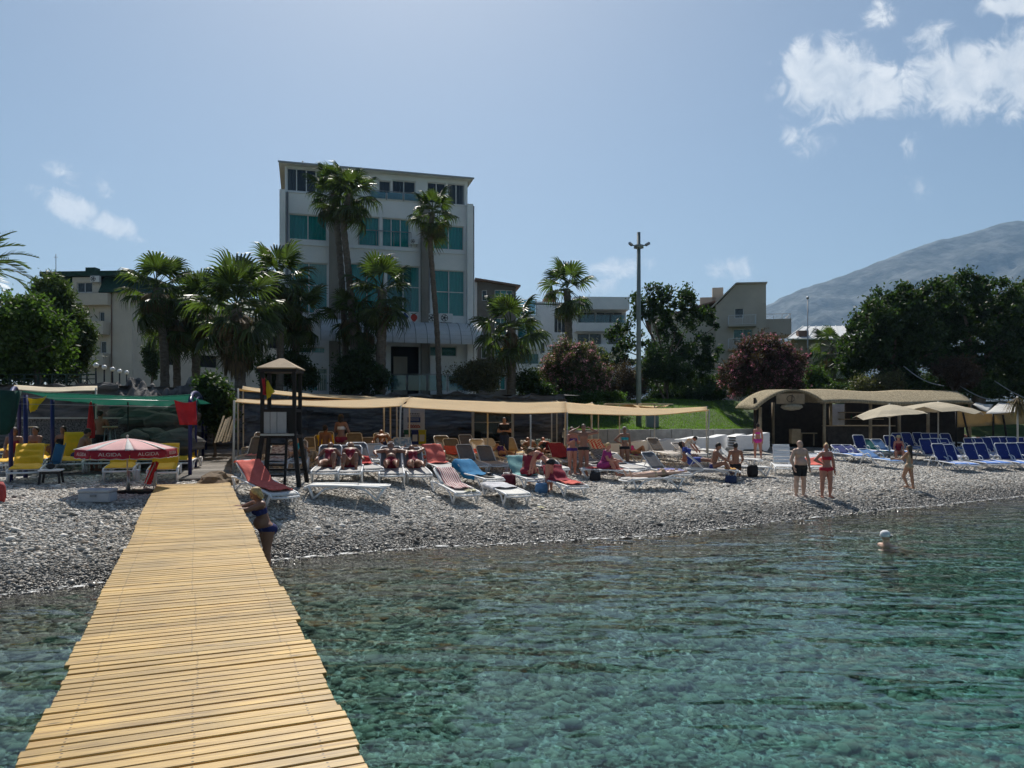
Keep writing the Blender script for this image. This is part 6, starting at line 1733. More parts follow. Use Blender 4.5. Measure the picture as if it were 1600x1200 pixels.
def skin_mat(name, col): return M(name, col, .5, .08, 9, .05, 60, spec=.4, subs=.0)
SKINS = {'tan': skin_mat('skin_tan', (.42, .23, .145)), 'fair': skin_mat('skin_fair', (.56, .36, .27)), 'brown': skin_mat('skin_brown', (.26, .13, .085)), 'red': skin_mat('skin_sunburnt', (.46, .21, .15))}
HAIRS = {'dark': M('hair_dark', (.02, .015, .012), .5, .3, 30, .5, 90), 'blonde': M('hair_blonde', (.52, .36, .16), .55, .25, 30, .5, 90), 'brown': M('hair_brown', (.08, .045, .025), .5, .3, 30, .5, 90), 'grey': M('hair_grey', (.35, .34, .33), .6, .2, 30, .5, 90)}
EYEM = M('eye', (.05, .04, .035), .2, .1); LIPM = M('lips', (.36, .13, .11), .5, .1)
CLOTHS = {'navy': (.02, .025, .12), 'black': (.015, .015, .018), 'red': (.5, .03, .05), 'pink': (.6, .05, .32), 'turq': (.03, .35, .38), 'purple': (.07, .03, .2), 'magenta': (.3, .03, .16), 'white': (.7, .7, .72), 'jeans': (.02, .03, .07), 'beige': (.45, .33, .22), 'blue': (.04, .07, .3), 'maroon': (.22, .02, .04), 'green': (.03, .12, .06)}
def clothm(c): return M('fabric_' + c, CLOTHS[c], .85, .12, 14, .2, 60)

def person(label, loc, face, h=1.65, sex='f', skin='tan', hair='dark', style='short', up=(0, 0, 1), front=(0, 1, 0), head=None, look=None,
           ua=((-.18, 0, -1), (.18, 0, -1)), fa=((-.08, .15, -1), (.08, .15, -1)), th=((-.05, .03, -1), (.05, .03, -1)), sh=((0, -.04, -1), (0, -.04, -1)),
           ft=((-.15, 1, 0), (.15, 1, 0)), wear=(), fat=1.0, belly=0.0, res=.016, seat=None, hat=None, glasses=False, group=None, sink=0.0, curl=.5, palmn=None):
    """loc: where the feet (or, with seat=z, the hips) are; face: heading in degrees, 0 looks to +Y, 90 to +X. left limb first"""
    up, front = _n(up), np.asarray(front, float); front = _n(front - (front @ up) * up); right = np.cross(front, up)
    hup = _n(head) if head is not None else up
    lk = np.asarray(look, float) if look is not None else front; lk = _n(lk - (lk @ hup) * hup); hr = np.cross(lk, hup)
    B = Body(); male = sex == 'm'; f = fat
    P = np.zeros(3); sw = (.105 if male else .092) * h; hw = (.052 if male else .06) * h
    tr = .5 * (1 + f)
    B.cone('pelvis', P - right * hw * .75, P + right * hw * .75, .068 * h * f, .068 * h * f, .03, 1.18, front)
    if not male or f > 1.1:
        for s_ in (-1, 1): B.ell('pelvis', P + right * s_ * .042 * h - front * .035 * h - up * .025 * h, np.eye(3), np.full(3, .056 * h * f), .03)
    B.cone('belly', P + up * .03 * h, P + up * .135 * h, .072 * h * f, (.066 if male else .06) * h * f, .03, 1.3, front)
    if belly: B.ell('belly', P + up * .075 * h + front * .045 * h, np.stack([right, front, up]), np.array([.085, .075 + .03 * belly, .085]) * h * (.8 + .3 * belly), .05)
    B.cone('chest', P + up * .15 * h, P + up * .245 * h, .066 * h * tr, (.085 if male else .072) * h * tr, .03, 1.35, front)
    B.cone('shoulder', P + up * .283 * h - right * sw * .8, P + up * .283 * h + right * sw * .8, .036 * h * tr, .036 * h * tr, .035)
    B.cone('chest', P + up * .2 * h, P + up * .285 * h, .06 * h, .045 * h, .03, 1.2, front)
    if not male:
        for s_ in (-1, 1): B.ell('breast', P + up * .205 * h + right * s_ * .04 * h + front * .05 * h, np.stack([right, front, up]), np.array([.036, .034, .038]) * h * tr, .02)
    else:
        for s_ in (-1, 1): B.ell('chest', P + up * .228 * h + right * s_ * .042 * h + front * .04 * h, np.stack([right, front, up]), np.array([.045, .026, .034]) * h * tr, .03)
    nb = P + up * .29 * h; hc = nb + _n(up + hup) * .052 * h + hup * .058 * h
    B.cone('neck', nb - up * .02 * h, hc - hup * .03 * h - lk * .006 * h, .034 * h * (1.12 if male else .92), .029 * h * (1.15 if male else .95), .02)
    HR = np.stack([hr, lk, hup])
    B.ell('head', hc + hup * .012 * h - lk * .006 * h, HR, np.array([.0435, .054, .053]) * h, .01)
    B.ell('face', hc - hup * .022 * h + lk * .014 * h, HR, np.array([.034, .036, .044]) * h, .018)
    B.ell('nose', hc - hup * .012 * h + lk * .052 * h, HR, np.array([.0065, .012, .012]) * h, .008)
    B.ell('face', hc - hup * .036 * h + lk * .047 * h, HR, np.array([.013, .006, .005]) * h, .006)
    for s_ in (-1, 1): B.ell('ear', hc - hup * .008 * h + hr * s_ * .043 * h - lk * .005 * h, HR, np.array([.006, .011, .016]) * h, .005)
    lowest = []
    for i, s_ in ((0, -1), (1, 1)):
        S = P + up * .283 * h + right * s_ * sw
        u_, f_ = _n(ua[i]), _n(fa[i]); E = S + u_ * .165 * h; Wr = E + f_ * .145 * h
        fm = .6 + .4 * f
        B.cone('arm', S, E, .032 * h * fm, .0255 * h * fm, .018); B.cone('forearm', E, E + f_ * .06 * h, .026 * h * fm, .026 * h * fm, .012); B.cone('forearm', E + f_ * .06 * h, Wr, .025 * h * fm, .0165 * h, .012)
        pn = _n(np.cross(f_, front)) if abs(f_ @ front) < .9 else _n(np.cross(f_, up))
        if palmn is not None: pn = _n(np.asarray(palmn[i], float) - (np.asarray(palmn[i]) @ f_) * f_)
        side = _n(np.cross(pn, f_))
        B.cone('hand', Wr, Wr + f_ * .048 * h, .0165 * h, .021 * h, .01, 1.7, pn)
        for q in range(4):
            o = (q - 1.5) / 1.5; r0 = Wr + f_ * .05 * h + side * o * .0165 * h; L_ = (.043, .05, .047, .036)[q] * h
            d2 = _n(f_ + side * o * .12 - pn * curl * .5); d3 = _n(f_ + side * o * .1 - pn * curl * 1.3)
            k1 = r0 + d2 * L_ * .55; B.cone('hand', r0, k1, .0062 * h, .0056 * h, .003); B.cone('hand', k1, k1 + d3 * L_ * .45, .0056 * h, .0048 * h, .003)
        sg = s_ if (side @ right) * s_ < 0 else -s_
        tb = Wr + f_ * .014 * h + side * np.sign(side @ front if abs(side @ front) > .2 else 1) * .016 * h; td = _n(f_ + side * np.sign(side @ front if abs(side @ front) > .2 else 1) * .9 - pn * .3)
        B.cone('hand', tb, tb + td * .026 * h, .0075 * h, .0065 * h, .005); B.cone('hand', tb + td * .026 * h, tb + td * .026 * h + _n(td + f_ * .6) * .02 * h, .0063 * h, .0052 * h, .003)
        H = P + right * s_ * hw * .92 - up * .012 * h
        t_, k_ = _n(th[i]), _n(sh[i]); K = H + t_ * .245 * h; A = K + k_ * .235 * h
        B.cone('thigh', H, K, .06 * h * (.45 + .55 * f) * (1.06 if not male else 1), .037 * h, .025)
        B.cone('shin', K, K + k_ * .08 * h, .035 * h, .0385 * h * (.7 + .3 * f), .015); B.cone('shin', K + k_ * .08 * h, A, .0385 * h * (.7 + .3 * f), .0205 * h, .012)
        fd = _n(ft[i]); heel = A + k_ * .018 * h - fd * .018 * h
        B.cone('foot', heel, A + k_ * .02 * h + fd * .06 * h, .021 * h, .021 * h, .012); B.cone('foot', A + k_ * .02 * h + fd * .06 * h, A + k_ * .026 * h + fd * .105 * h, .022 * h, .0125 * h, .01)
        lowest.append(A)
    V, Fc, part, T = B.mesh(res)
    # two light smoothing passes
    for _ in range(2):
        acc = np.zeros_like(V); c = np.zeros(len(V))
        for k in range(4):
            np.add.at(acc, Fc[:, k], V[Fc[:, (k + 1) % 4]]); np.add.at(c, Fc[:, k], 1)
        keep = np.isin(part, ['hand', 'nose', 'ear']); Vs = acc / np.maximum(c, 1)[:, None]
        V = np.where(keep[:, None], V, V * .55 + Vs * .45)
    dz = -V[:, 2].min() if seat is None else seat
    ofs = np.array([0, 0, dz - sink])
    NV = vnormals(V, Fc)
    root = link('person', npmesh('person', V + ofs, Fc, SKINS[skin]), None, loc, (0, 0, R(-face)))
    tag(root, label, 'person', group)
    U = (V - P) @ up / h
    def shell(nm, mask, colr, off=.008, drop=0):
        fm = mask[Fc].all(1)
        if not fm.any(): return
        f2 = Fc[fm]; used = np.unique(f2); mp = -np.ones(len(V), int); mp[used] = np.arange(len(used))
        inside = np.ones(len(V), bool); inside[np.unique(Fc[~fm])] = False
        o = np.where(inside, off, off * .25)[:, None]
        o_ = link(nm, npmesh(nm, (V + NV * o + ofs)[used], mp[f2], clothm(colr)), root)
    trunk = np.isin(part, ['pelvis', 'belly', 'chest', 'breast', 'shoulder', 'neck'])
    thi = part == 'thigh'
    for w in wear:
        k, c = w[0], w[1]
        if k == 'briefs': shell('bikini_bottom' if not male else 'swim_briefs', (np.isin(part, ['pelvis', 'belly']) & (U < .035)) | (thi & (T < .10)), c)
        elif k == 'shorts': shell('shorts', (np.isin(part, ['pelvis', 'belly']) & (U < .04)) | (thi & (T < .62)), c, .016)
        elif k == 'trousers': shell('trousers', (np.isin(part, ['pelvis', 'belly']) & (U < .05)) | thi | (part == 'shin'), c, .016)
        elif k == 'top': shell('bikini_top', (trunk & (U > .165) & (U < .232)), c)
        elif k == 'suit': shell('swimsuit', (trunk & (U < .25) & (part != 'shoulder')) | (thi & (T < .1)), c)
        elif k == 'shirt': shell('shirt', (trunk & (U < .3) & (U > .0) & (part != 'neck')) | ((part == 'arm') & (T < .6)), c, .014)
        elif k == 'wrap': shell('wrap', (trunk & (U < .27)) | (thi & (T < .9)), c, .02)
    def add(nm, body, mat, r_=None):
        v_, f_, _, _ = body.mesh(r_ or res * .9); link(nm, npmesh(nm, v_ + ofs, f_, mat), root)
    if style != 'bald' and hat != 'cap':
        H_ = Body(); a = hc + hup * .020 * h - lk * .014 * h
        H_.ell('h', a, HR, np.array([.0475, .053, .0525]) * h, .012); H_.ell('h', a - hup * .026 * h - lk * .018 * h, HR, np.array([.042, .036, .034]) * h, .015)
        if style == 'long':
            H_.cone('h', a - lk * .03 * h - hup * .03 * h, nb - up * .10 * h - front * .065 * h, .032 * h, .022 * h, .02)
        if style in ('mid', 'long'):
            for s_ in (-1, 1): H_.cone('h', a + hr * s_ * .036 * h - hup * .01 * h, a + hr * s_ * .038 * h - hup * .085 * h - lk * .018 * h, .02 * h, .014 * h, .015)
            H_.cone('h', a - lk * .03 * h, a - lk * .03 * h - hup * .09 * h, .036 * h, .026 * h, .02)
        if style == 'bun': H_.ell('h', a + hup * .052 * h - lk * .026 * h, HR, np.full(3, .021 * h), .01)
        add('hair', H_, HAIRS[hair])
    for s_ in (-1, 1):
        c = hc + hup * .002 * h + lk * .0475 * h + hr * s_ * .0165 * h + np.array(ofs)
        MB().ball(tuple(c), .0055 * h, 6).build('eye', EYEM, root)
    def tohead(mb, nm, mat):
        for i in range(len(mb.v)):
            q = np.asarray(mb.v[i]); mb.v[i] = tuple(hc + ofs + hr * q[0] + lk * q[1] + hup * q[2])
        return mb.build(nm, mat, root)
    if glasses:
        g = MB(); s1 = h
        for s_ in (-1, 1): g.box((s_ * .018 * s1, .056 * s1, .002 * s1), (.03 * s1, .008 * s1, .02 * s1)); g.bar((s_ * .035 * s1, .054 * s1, .004 * s1), (s_ * .046 * s1, 0, .002 * s1), .004 * s1)
        tohead(g, 'sunglasses', BLACKM)
    if hat == 'cap':
        g = MB(); g.lathe([(.059 * h, .012 * h), (.0605 * h, .03 * h), (.053 * h, .062 * h), (.03 * h, .081 * h), (.002 * h, .086 * h)], (0, -.008 * h, 0), 16)
        g.prism([(.05 * h * math.sin(a), .04 * h + .06 * h * math.cos(a), .017 * h - .012 * h * math.cos(a)) for a in [R(-80 + 20 * q) for q in range(9)]], (0, 0, 0), (0, 0, .006 * h))
        tohead(g, 'cap', clothm('white'))
    if hat == 'straw':
        g = MB(); g.lathe([(.115 * h, .015 * h), (.11 * h, .022 * h), (.055 * h, .03 * h), (.05 * h, .07 * h), (.03 * h, .082 * h), (.002 * h, .084 * h)], (0, -.003 * h, 0), 20)
        g.lathe([(.115 * h, .012 * h), (.05 * h, .024 * h)], (0, -.003 * h, 0), 20)
        tohead(g, 'straw_hat', M('straw', (.62, .48, .26), .85, .2, 30, .3))
    return root
# common poses
SIT = dict(th=((-.16, 1, .12), (.16, 1, .12)), sh=((-.02, .1, -1), (.02, .1, -1)))
RECL = dict(up=(0, -.72, .7), front=(0, .7, .72), th=((-.14, 1, .12), (.14, 1, .12)), sh=((-.03, 1, -.14), (.03, 1, -.14)), ft=((-.2, .35, 1), (.2, .35, 1)), ua=((-.5, .1, -.6), (.5, .1, -.6)), fa=((-.1, .9, -.1), (.1, .9, -.1)))
LIE = dict(up=(0, -1, .06), front=(0, .06, 1), th=((-.1, 1, 0), (.1, 1, 0)), sh=((-.03, 1, -.02), (.03, 1, -.02)), ft=((-.2, .45, 1), (.2, .45, 1)), ua=((-.35, .9, -.15), (.35, .9, -.15)), fa=((-.05, 1, .0), (.05, 1, .0)))
# ------------------------------------------------------------------ sunbeds
WPL = M('white_plastic', (.74, .75, .76), .45, .05, 3)
GSL = M('grey_sling', (.15, .145, .145), .8, .12, 8, .15, 120)
WSL = M('offwhite_sling', (.62, .61, .58), .8, .08, 8, .15, 120)
NSL = M('navy_sling', (.013, .027, .16), .75, .12, 8, .15, 120)
BSL = M('light_blue_sling', (.10, .22, .46), .75, .12, 8, .15, 120)
TSL = M('teal_sling', (.02, .16, .17), .75, .12, 8, .15, 120)
YCU = M('yellow_cushion', (.84, .47, .012), .7, .08, 5, .25, 20)
SEAT_Z = .34
HINGE = .18
def slab(mb, w, p0, p1, t=.03, n=1):
    """a panel of width w between two points of the side profile (y,z)"""
    a, b = Vector((0, p0[0], p0[1])), Vector((0, p1[0], p1[1]))
    return mb.bar(a, b, w, t)
def bed_proto(kind, ang):
    a = R(ang); c, s = math.cos(a), math.sin(a)
    root = bpy.data.objects.new('sunbed', None); COL.objects.link(root)
    fr = WPL; w = .66
    sl = {'grey': GSL, 'white': WSL, 'navy': NSL, 'teal': TSL, 'plastic': WPL, 'yellow': WPL, 'pale': BSL, 'tan': M('orange_tan_sling', (.50, .34, .14), .8, .12, 8)}[kind]
    navy = kind in ('navy', 'teal', 'pale')
    foot, hg, L_ = (-.98, SEAT_Z - .03), (HINGE, SEAT_Z), .78
    hd = (HINGE + L_ * c, SEAT_Z + L_ * s)
    for sx in (-1, 1):
        x = sx * (w / 2)
        pts = [(x, -1.0, SEAT_Z - .07), (x, -.9, SEAT_Z - .015), (x, -.4, SEAT_Z), (x, HINGE, SEAT_Z), (x, .7, SEAT_Z - .01), (x, .9, SEAT_Z - .04)]
        MB().tube(pts, .026 if not navy else .022, 8).build('side_rail', fr, root)
        if navy:
            # the arm and leg are one bent tube each, front legs slope forward
            MB().tube([(x, -.95, SEAT_Z - .03), (x, -.72, .14), (x, -.62, .02), (x, -.5, .0), (x, -.38, .06), (x, .1, SEAT_Z + .02)], .02, 8).build('front_leg', fr, root)
            MB().tube([(x * 1.06, .02, SEAT_Z), (x * 1.06, .1, SEAT_Z + .15), (x * 1.06, .25, SEAT_Z + .2), (x * 1.06, .42, SEAT_Z + .14), (x * 1.06, .56, SEAT_Z - .1), (x * 1.06, .66, .0)], .021, 8).build('armrest', fr, root)
        else:
            for y0, y1, y2 in ((-.9, -.78, -.55), (.85, .68, .42)):
                MB().tube([(x, y0, SEAT_Z - .04), (x, (y0 + y1) / 2, .17), (x, y1, .015)], [.03, .032, .028], 8).build('leg', fr, root)
                MB().tube([(x, y1, .02), (x, (y1 + y2) / 2, .14), (x, y2, .25), (x, y2 * .4, SEAT_Z - .02)], [.028, .024, .022, .02], 8).build('leg_brace', fr, root)
    MB().tube([(-w / 2, -1.0, SEAT_Z - .07), (0, -1.03, SEAT_Z - .075), (w / 2, -1.0, SEAT_Z - .07)], .026, 8).build('foot_bar', fr, root)
    if kind == 'plastic' or kind == 'yellow':
        for q in range(8):
            y = -.9 + q * .145; MB().box((0, y, SEAT_Z), (w - .05, .115, .02)).build('seat_slat', fr, root)
        for q in range(6):
            t = .06 + q * .13; MB().bar((0, HINGE + t * c, SEAT_Z + t * s), (0, HINGE + (t + .108) * c, SEAT_Z + (t + .108) * s), w - .05, .02).build('back_slat', fr, root)
    else:
        slm = {'navy': M('blue_seat_sling', (.09, .21, .55), .75, .12, 8), 'teal': TSL, 'pale': BSL}.get(kind, sl)
        def seatf(u, v): return (-w / 2 + .03 + (w - .06) * u, -.97 + (HINGE + .97) * v, SEAT_Z - .005 - .035 * math.sin(math.pi * u) * math.sin(math.pi * v) - .05 * max(0, .1 - v) * 5)
        MB().grid(seatf, 6, 8).build('seat', slm if kind != 'grey' else WSL if ang < 12 else M('light_grey_sling', (.40, .39, .38), .8, .1, 8), root, solid=.015)
    bm_ = MB()
    for sx in (-1, 1): bm_.tube([(sx * (w / 2 - .035), HINGE, SEAT_Z + .01), (sx * (w / 2 - .035), HINGE + L_ * .9 * c, SEAT_Z + .01 + L_ * .9 * s), (sx * (w / 2 - .09), hd[0], hd[1] + .01)], .019, 7)
    bm_.tube([(-(w / 2 - .09), hd[0], hd[1] + .01), ((w / 2 - .09), hd[0], hd[1] + .01)], .019, 7)
    bo = bm_.build('backrest_frame', fr, root)
    if kind not in ('plastic', 'yellow'):
        def backf(u, v):
            q = -.025 * math.sin(math.pi * u)
            return (-(w / 2 - .045) + (w - .09) * u, HINGE + (.02 + (L_ - .03) * v) * c - q * s, SEAT_Z + .01 + (.02 + (L_ - .03) * v) * s + q * c)
        MB().grid(backf, 6, 6).build('backrest', sl, root, solid=.014)
    if ang > 12:
        MB().bar((-.2, HINGE + .45 * c, SEAT_Z + .45 * s), (-.2, .72, SEAT_Z - .02), .02).build('back_strut', fr, root)
        MB().bar((.2, HINGE + .45 * c, SEAT_Z + .45 * s), (.2, .72, SEAT_Z - .02), .02).build('back_strut', fr, root)
    if kind == 'yellow':
        def cush(p0, p1, nm, k):
            a_, b_ = Vector((0, *p0)), Vector((0, *p1)); d = (b_ - a_); n_ = Vector((0, -d.z, d.y)).normalized()
            mb = MB()
            def top(u, v):
                q = a_.lerp(b_, v); x = (-w / 2 + .02) + (w - .04) * u
                e = min(1, 8 * min(u, 1 - u, v * 1.5, (1 - v) * 1.5)); th = .055 * (e ** .5) + .012 * math.sin(v * 23 + k) * e + .006 * math.sin(u * 7 + v * 9)
                return Vector((x, q.y, q.z)) + n_ * (.018 + th)
            mb.grid(top, 12, 14)
            mb.grid(lambda u, v: Vector(((-w / 2 + .02) + (w - .04) * (1 - u), a_.lerp(b_, v).y, a_.lerp(b_, v).z)) + n_ * .012, 1, 1)
            mb.build(nm, YCU, root)
        cush((-1.0, SEAT_Z), (HINGE - .01, SEAT_Z), 'seat_cushion', 1.0); cush((HINGE + .02 * c, SEAT_Z + .02 * s), (hd[0] + .02 * c, hd[1] + .04 * s), 'back_cushion', 2.0)
    return root
PROTO = {}
USED = set()
def bed(label, px, py, a, kind='grey', ang=45, group='sunbeds under the tan canopy', pos=None):
    """foot end stands at pixel px, py; a: heading of the head end in degrees from +Y to +X"""
    key = (kind, ang)
    if key not in PROTO: PROTO[key] = bed_proto(kind, ang); o = PROTO[key]
    else: o = copy_tree(PROTO[key])
    p = gp(px, py) if pos is None else pos
    d = Vector((math.sin(R(a)), math.cos(R(a)), 0))
    c = p + d * .8
    z0 = float(gz(p.x, p.y)); z1 = float(gz(c.x + d.x * .7, c.y + d.y * .7)); zc = max(float(gz(c.x, c.y)), (z0 + z1) / 2)
    pit = math.atan2(z1 - z0, 1.5) * (.8 if abs(a) < 50 else .25)
    o.location = (c.x, c.y, zc + .02); o.rotation_mode = 'XYZ'
    o.rotation_euler = (Matrix.Rotation(R(-a), 3, 'Z') @ Matrix.Rotation(pit, 3, 'X')).to_euler()
    tag(o, label, 'sunbed', group)
    o['_'] = 0; del o['_']
    BEDS.append((o, kind, ang))
    o.matrix_world = Matrix.LocRotScale(o.location, o.rotation_euler, None)
    return o, ang
BEDS = []
def profile(ang, t):
    """point of a bed's upper surface, t in 0..1 from foot to head (y, z, normal)"""
    a = R(ang); L0 = HINGE + .98; L1 = .78; s = t * (L0 + L1)
    if s <= L0: return Vector((0, -.98 + s, SEAT_Z - (.07 * max(0, .08 - s) / .08))), Vector((0, 0, 1))
    q = s - L0; return Vector((0, HINGE + q * math.cos(a), SEAT_Z + q * math.sin(a))), Vector((0, -math.sin(a), math.cos(a)))
TOW = {}
def towel_mat(name, c1, c2=None, kind='plain'):
    if name in MATS: return MATS[name]
    if kind == 'plain': return M(name, c1, .92, .12, 5, .4, 70)
    m, N, L = new_mat(name); b = N['Principled BSDF']; b.inputs['Roughness'].default_value = .92; b.inputs['Specular IOR Level'].default_value = .15
    tc = N.new('ShaderNodeTexCoord')
    if kind == 'stripe':
        t = N.new('ShaderNodeTexWave'); t.inputs['Scale'].default_value = 5.5; t.bands_direction = 'X'; t.inputs['Distortion'].default_value = .6
    elif kind == 'zebra':
        t = N.new('ShaderNodeTexWave'); t.inputs['Scale'].default_value = 4; t.bands_direction = 'DIAGONAL'; t.inputs['Distortion'].default_value = 4
    elif kind == 'check':
        t = N.new('ShaderNodeTexChecker'); t.inputs['Scale'].default_value = 12
    else:
        t = N.new('ShaderNodeTexNoise'); t.inputs['Scale'].default_value = 11; t.inputs['Detail'].default_value = 2
    L.new(tc.outputs['Object'], t.inputs['Vector'])
    rp = N.new('ShaderNodeValToRGB'); rp.color_ramp.elements[0].position = .44; rp.color_ramp.elements[1].position = .56
    rp.color_ramp.elements[0].color = (*c1, 1); rp.color_ramp.elements[1].color = (*c2, 1)
    L.new(t.outputs['Fac'], rp.inputs[0]); L.new(rp.outputs[0], b.inputs['Base Color'])
    return m
T_RED = towel_mat('towel_red', (.52, .055, .05)); T_CORAL = towel_mat('towel_coral', (.62, .13, .10)); T_MAR = towel_mat('towel_maroon', (.28, .03, .05))
T_BLUE = towel_mat('towel_blue', (.012, .16, .34)); T_TEAL = towel_mat('towel_teal', (.18, .38, .38)); T_GREY = towel_mat('towel_grey', (.55, .55, .58)); T_PINK = towel_mat('towel_pink', (.62, .28, .33))
T_STR = towel_mat('towel_striped', (.62, .58, .54), (.32, .09, .11), 'stripe'); T_FLO = towel_mat('towel_floral', (.6, .54, .5), (.28, .2, .19), 'blot'); T_YEL = towel_mat('towel_yellow', (.66, .48, .03))
T_ZEB = towel_mat('towel_zebra', (.05, .05, .055), (.42, .40, .38), 'zebra'); T_CHK = towel_mat('towel_check', (.6, .55, .5), (.5, .06, .06), 'check'); T_AQU = towel_mat('towel_aqua', (.5, .6, .58), (.1, .4, .42), 'blot')
T_BRN = towel_mat('towel_brown_stripe', (.09, .045, .035), (.5, .46, .42), 'stripe'); T_ORA = towel_mat('towel_orange', (.66, .17, .06)); T_LIL = towel_mat('towel_lilac', (.16, .17, .36)); T_PATT = towel_mat('towel_pattern', (.42, .46, .48), (.18, .26, .32), 'blot')
def towel(b, label, mat, t0=.0, t1=1.0, w=.62, xo=0.0, seed=0, hang=.0, name='towel'):
    o, ang = b; r = random.Random(seed * 3 + 1); p = [r.uniform(0, 6) for _ in range(4)]
    n = 26; m = 10
    def fn(u, v):
        t = t0 + (t1 - t0) * v; ex = max(0, t - 1)
        q, nn = profile(ang, min(t, 1)); x = xo + (u - .5) * w
        h = .028 + .012 * math.sin(u * 9 + p[0] + v * 5) + .012 * math.sin(v * 17 + p[1] + u * 3) + .008 * math.sin(u * 17 + p[2])
        pt = Vector((x + .02 * math.sin(v * 9 + p[3]), q.y, q.z)) + nn * max(h, .017)
        if ex > 0: pt = pt + Vector((0, .05, -ex * 1.9))
        over = abs(x) - .34
        if over > 0: pt.x = math.copysign(.345 + .015 * math.sin(v * 20), x); pt.z -= over * 1.3
        return pt
    me = MB().grid(fn, m, n).mesh(name, mat)
    t = link(name, me, None, o.location, o.rotation_euler)
    md = t.modifiers.new('solid', 'SOLIDIFY'); md.thickness = .012; md.offset = 1
    return tag(t, label, 'towel', 'towels on the sunbeds')

# --- yellow beds at the left
YG = 'yellow cushioned sunbeds at the left'
yb = {}
for k, (lb, px, py, a, ang) in enumerate([
    ('yellow sunbed front left beside the dark legged table', 38, 757, -28, 40), ('yellow sunbed directly behind the front left one', 33, 742, -27, 40), ('yellow sunbed with upright back left of the ice cream umbrella', 108, 742, -22, 62),
    ('yellow sunbed laid back just left of the umbrella', 155, 740, -15, 25), ('yellow sunbed right under the umbrella pole', 186, 754, -22, 40), ('yellow sunbed half hidden behind the umbrella rim', 222, 739, -20, 25),
    ('yellow sunbed behind the red folded chair', 254, 756, -21, 40), ('yellow sunbed nearest the navy post', 281, 739, -14, 40), ('yellow sunbed with raised back behind the umbrella right side', 266, 724, -18, 62), ('yellow sunbed far left behind the navy hoop', 14, 722, -25, 25),
    ('yellow sunbed peeking over the umbrella top left', 148, 724, -16, 40)]):
    yb[k] = bed(lb, px, py, a, 'yellow', ang, YG)
# --- beds under and before the tan canopy
b_c = bed('white sunbed with coral towel right behind the jetty woman', 438, 798, -46, 'white', 25)
towel(b_c, 'coral red towel on the sunbed behind the jetty woman', T_CORAL, .12, 1.03, .6, 0, 1)
b_d = bed('flat white sunbed standing sideways in front of the seated women', 0, 0, 84, 'white', 0, pos=gp(492, 775))
b_a = bed('grey backed sunbed beside the left canopy poles', 388, 732, -4, 'grey', 42); towel(b_a, 'pink white towel crumpled on the grey sunbed by the poles', T_PINK, .1, .38, .4, .05, 2)
b_a2 = bed('grey backed sunbed behind the one beside the left poles', 394, 716, -4, 'grey', 42)
b_b = bed('sunbed with floral towel behind the tower ladder', 428, 742, -8, 'grey', 25); towel(b_b, 'cream floral towel on the sunbed behind the tower ladder', T_FLO, .1, 1, .62, 0, 3)
b_b2 = bed('sunbed behind the right leg of the lifeguard tower', 462, 738, -14, 'grey', 40)
b_e1 = bed('sunbed of the seated woman with dark hair, left of two', 508, 757, -8, 'grey', 42); b_e2 = bed('sunbed of the second seated woman, right of two', 545, 757, -10, 'grey', 42)
b_f = bed('sunbed with yellow towel behind the seated women', 512, 724, -20, 'grey', 42); towel(b_f, 'yellow towel over the sunbed back behind the seated women', T_YEL, .72, 1.1, .6, .1, 4)
b_g = bed('grey sunbed with red towel left of the capped sunbather', 578, 752, -26, 'grey', 42); towel(b_g, 'bright red towel on the sunbed left of the capped sunbather', T_RED, .45, .72, .55, 0, 5)
b_h = bed('sunbed of the sunbather wearing a white cap', 612, 760, -10, 'grey', 42)
b_i = bed('sunbed of the sunbather next to the hanging maroon towel', 655, 760, -16, 'grey', 40)
b_j = bed('sunbed with a coral towel over its tall back', 700, 750, -26, 'grey', 42); towel(b_j, 'long coral towel hanging over a tall sunbed back', T_CORAL, .5, 1.08, .64, 0, 6)
b_k = bed('sunbed with blue grey patterned towel on its back', 640, 733, -18, 'white', 42); towel(b_k, 'blue grey patterned towel on a white sunbed back', T_PATT, .6, 1.05, .6, 0, 7)
b_k2 = bed('white low sunbed between capped sunbather and red towel bed', 598, 736, -20, 'white', 25)
b_n1 = bed('white foreground sunbed with red striped towel', 727, 790, -26, 'white', 25); towel(b_n1, 'cream towel with red stripes on the foreground sunbed', T_STR, .22, 1.02, .5, .03, 8)
b_n2 = bed('foreground sunbed with a blue towel hanging over it', 768, 766, -36, 'white', 25); towel(b_n2, 'bright blue towel draped over a foreground sunbed', T_BLUE, .3, 1.16, .82, -.05, 9)
b_n3 = bed('flat foreground sunbed with a pale grey towel', 806, 792, -22, 'white', 0); towel(b_n3, 'pale grey towel folded on the flat foreground sunbed', T_GREY, .45, 1.06, .86, 0, 10)
b_n4 = bed('sunbed with pale teal towel left of the bending woman', 836, 766, -22, 'white', 40); towel(b_n4, 'pale teal towel on the bed left of the bending woman', T_TEAL, .35, 1.04, .66, 0, 11)
b_n5 = bed('sunbed with maroon towel right of the bending woman', 898, 778, -26, 'grey', 40); towel(b_n5, 'maroon towel across the sunbed right of the bending woman', T_MAR, .42, .9, .72, 0, 12); towel(b_n5, 'coral towel on the foot of the maroon towel sunbed', T_CORAL, .08, .4, .5, .05, 13)
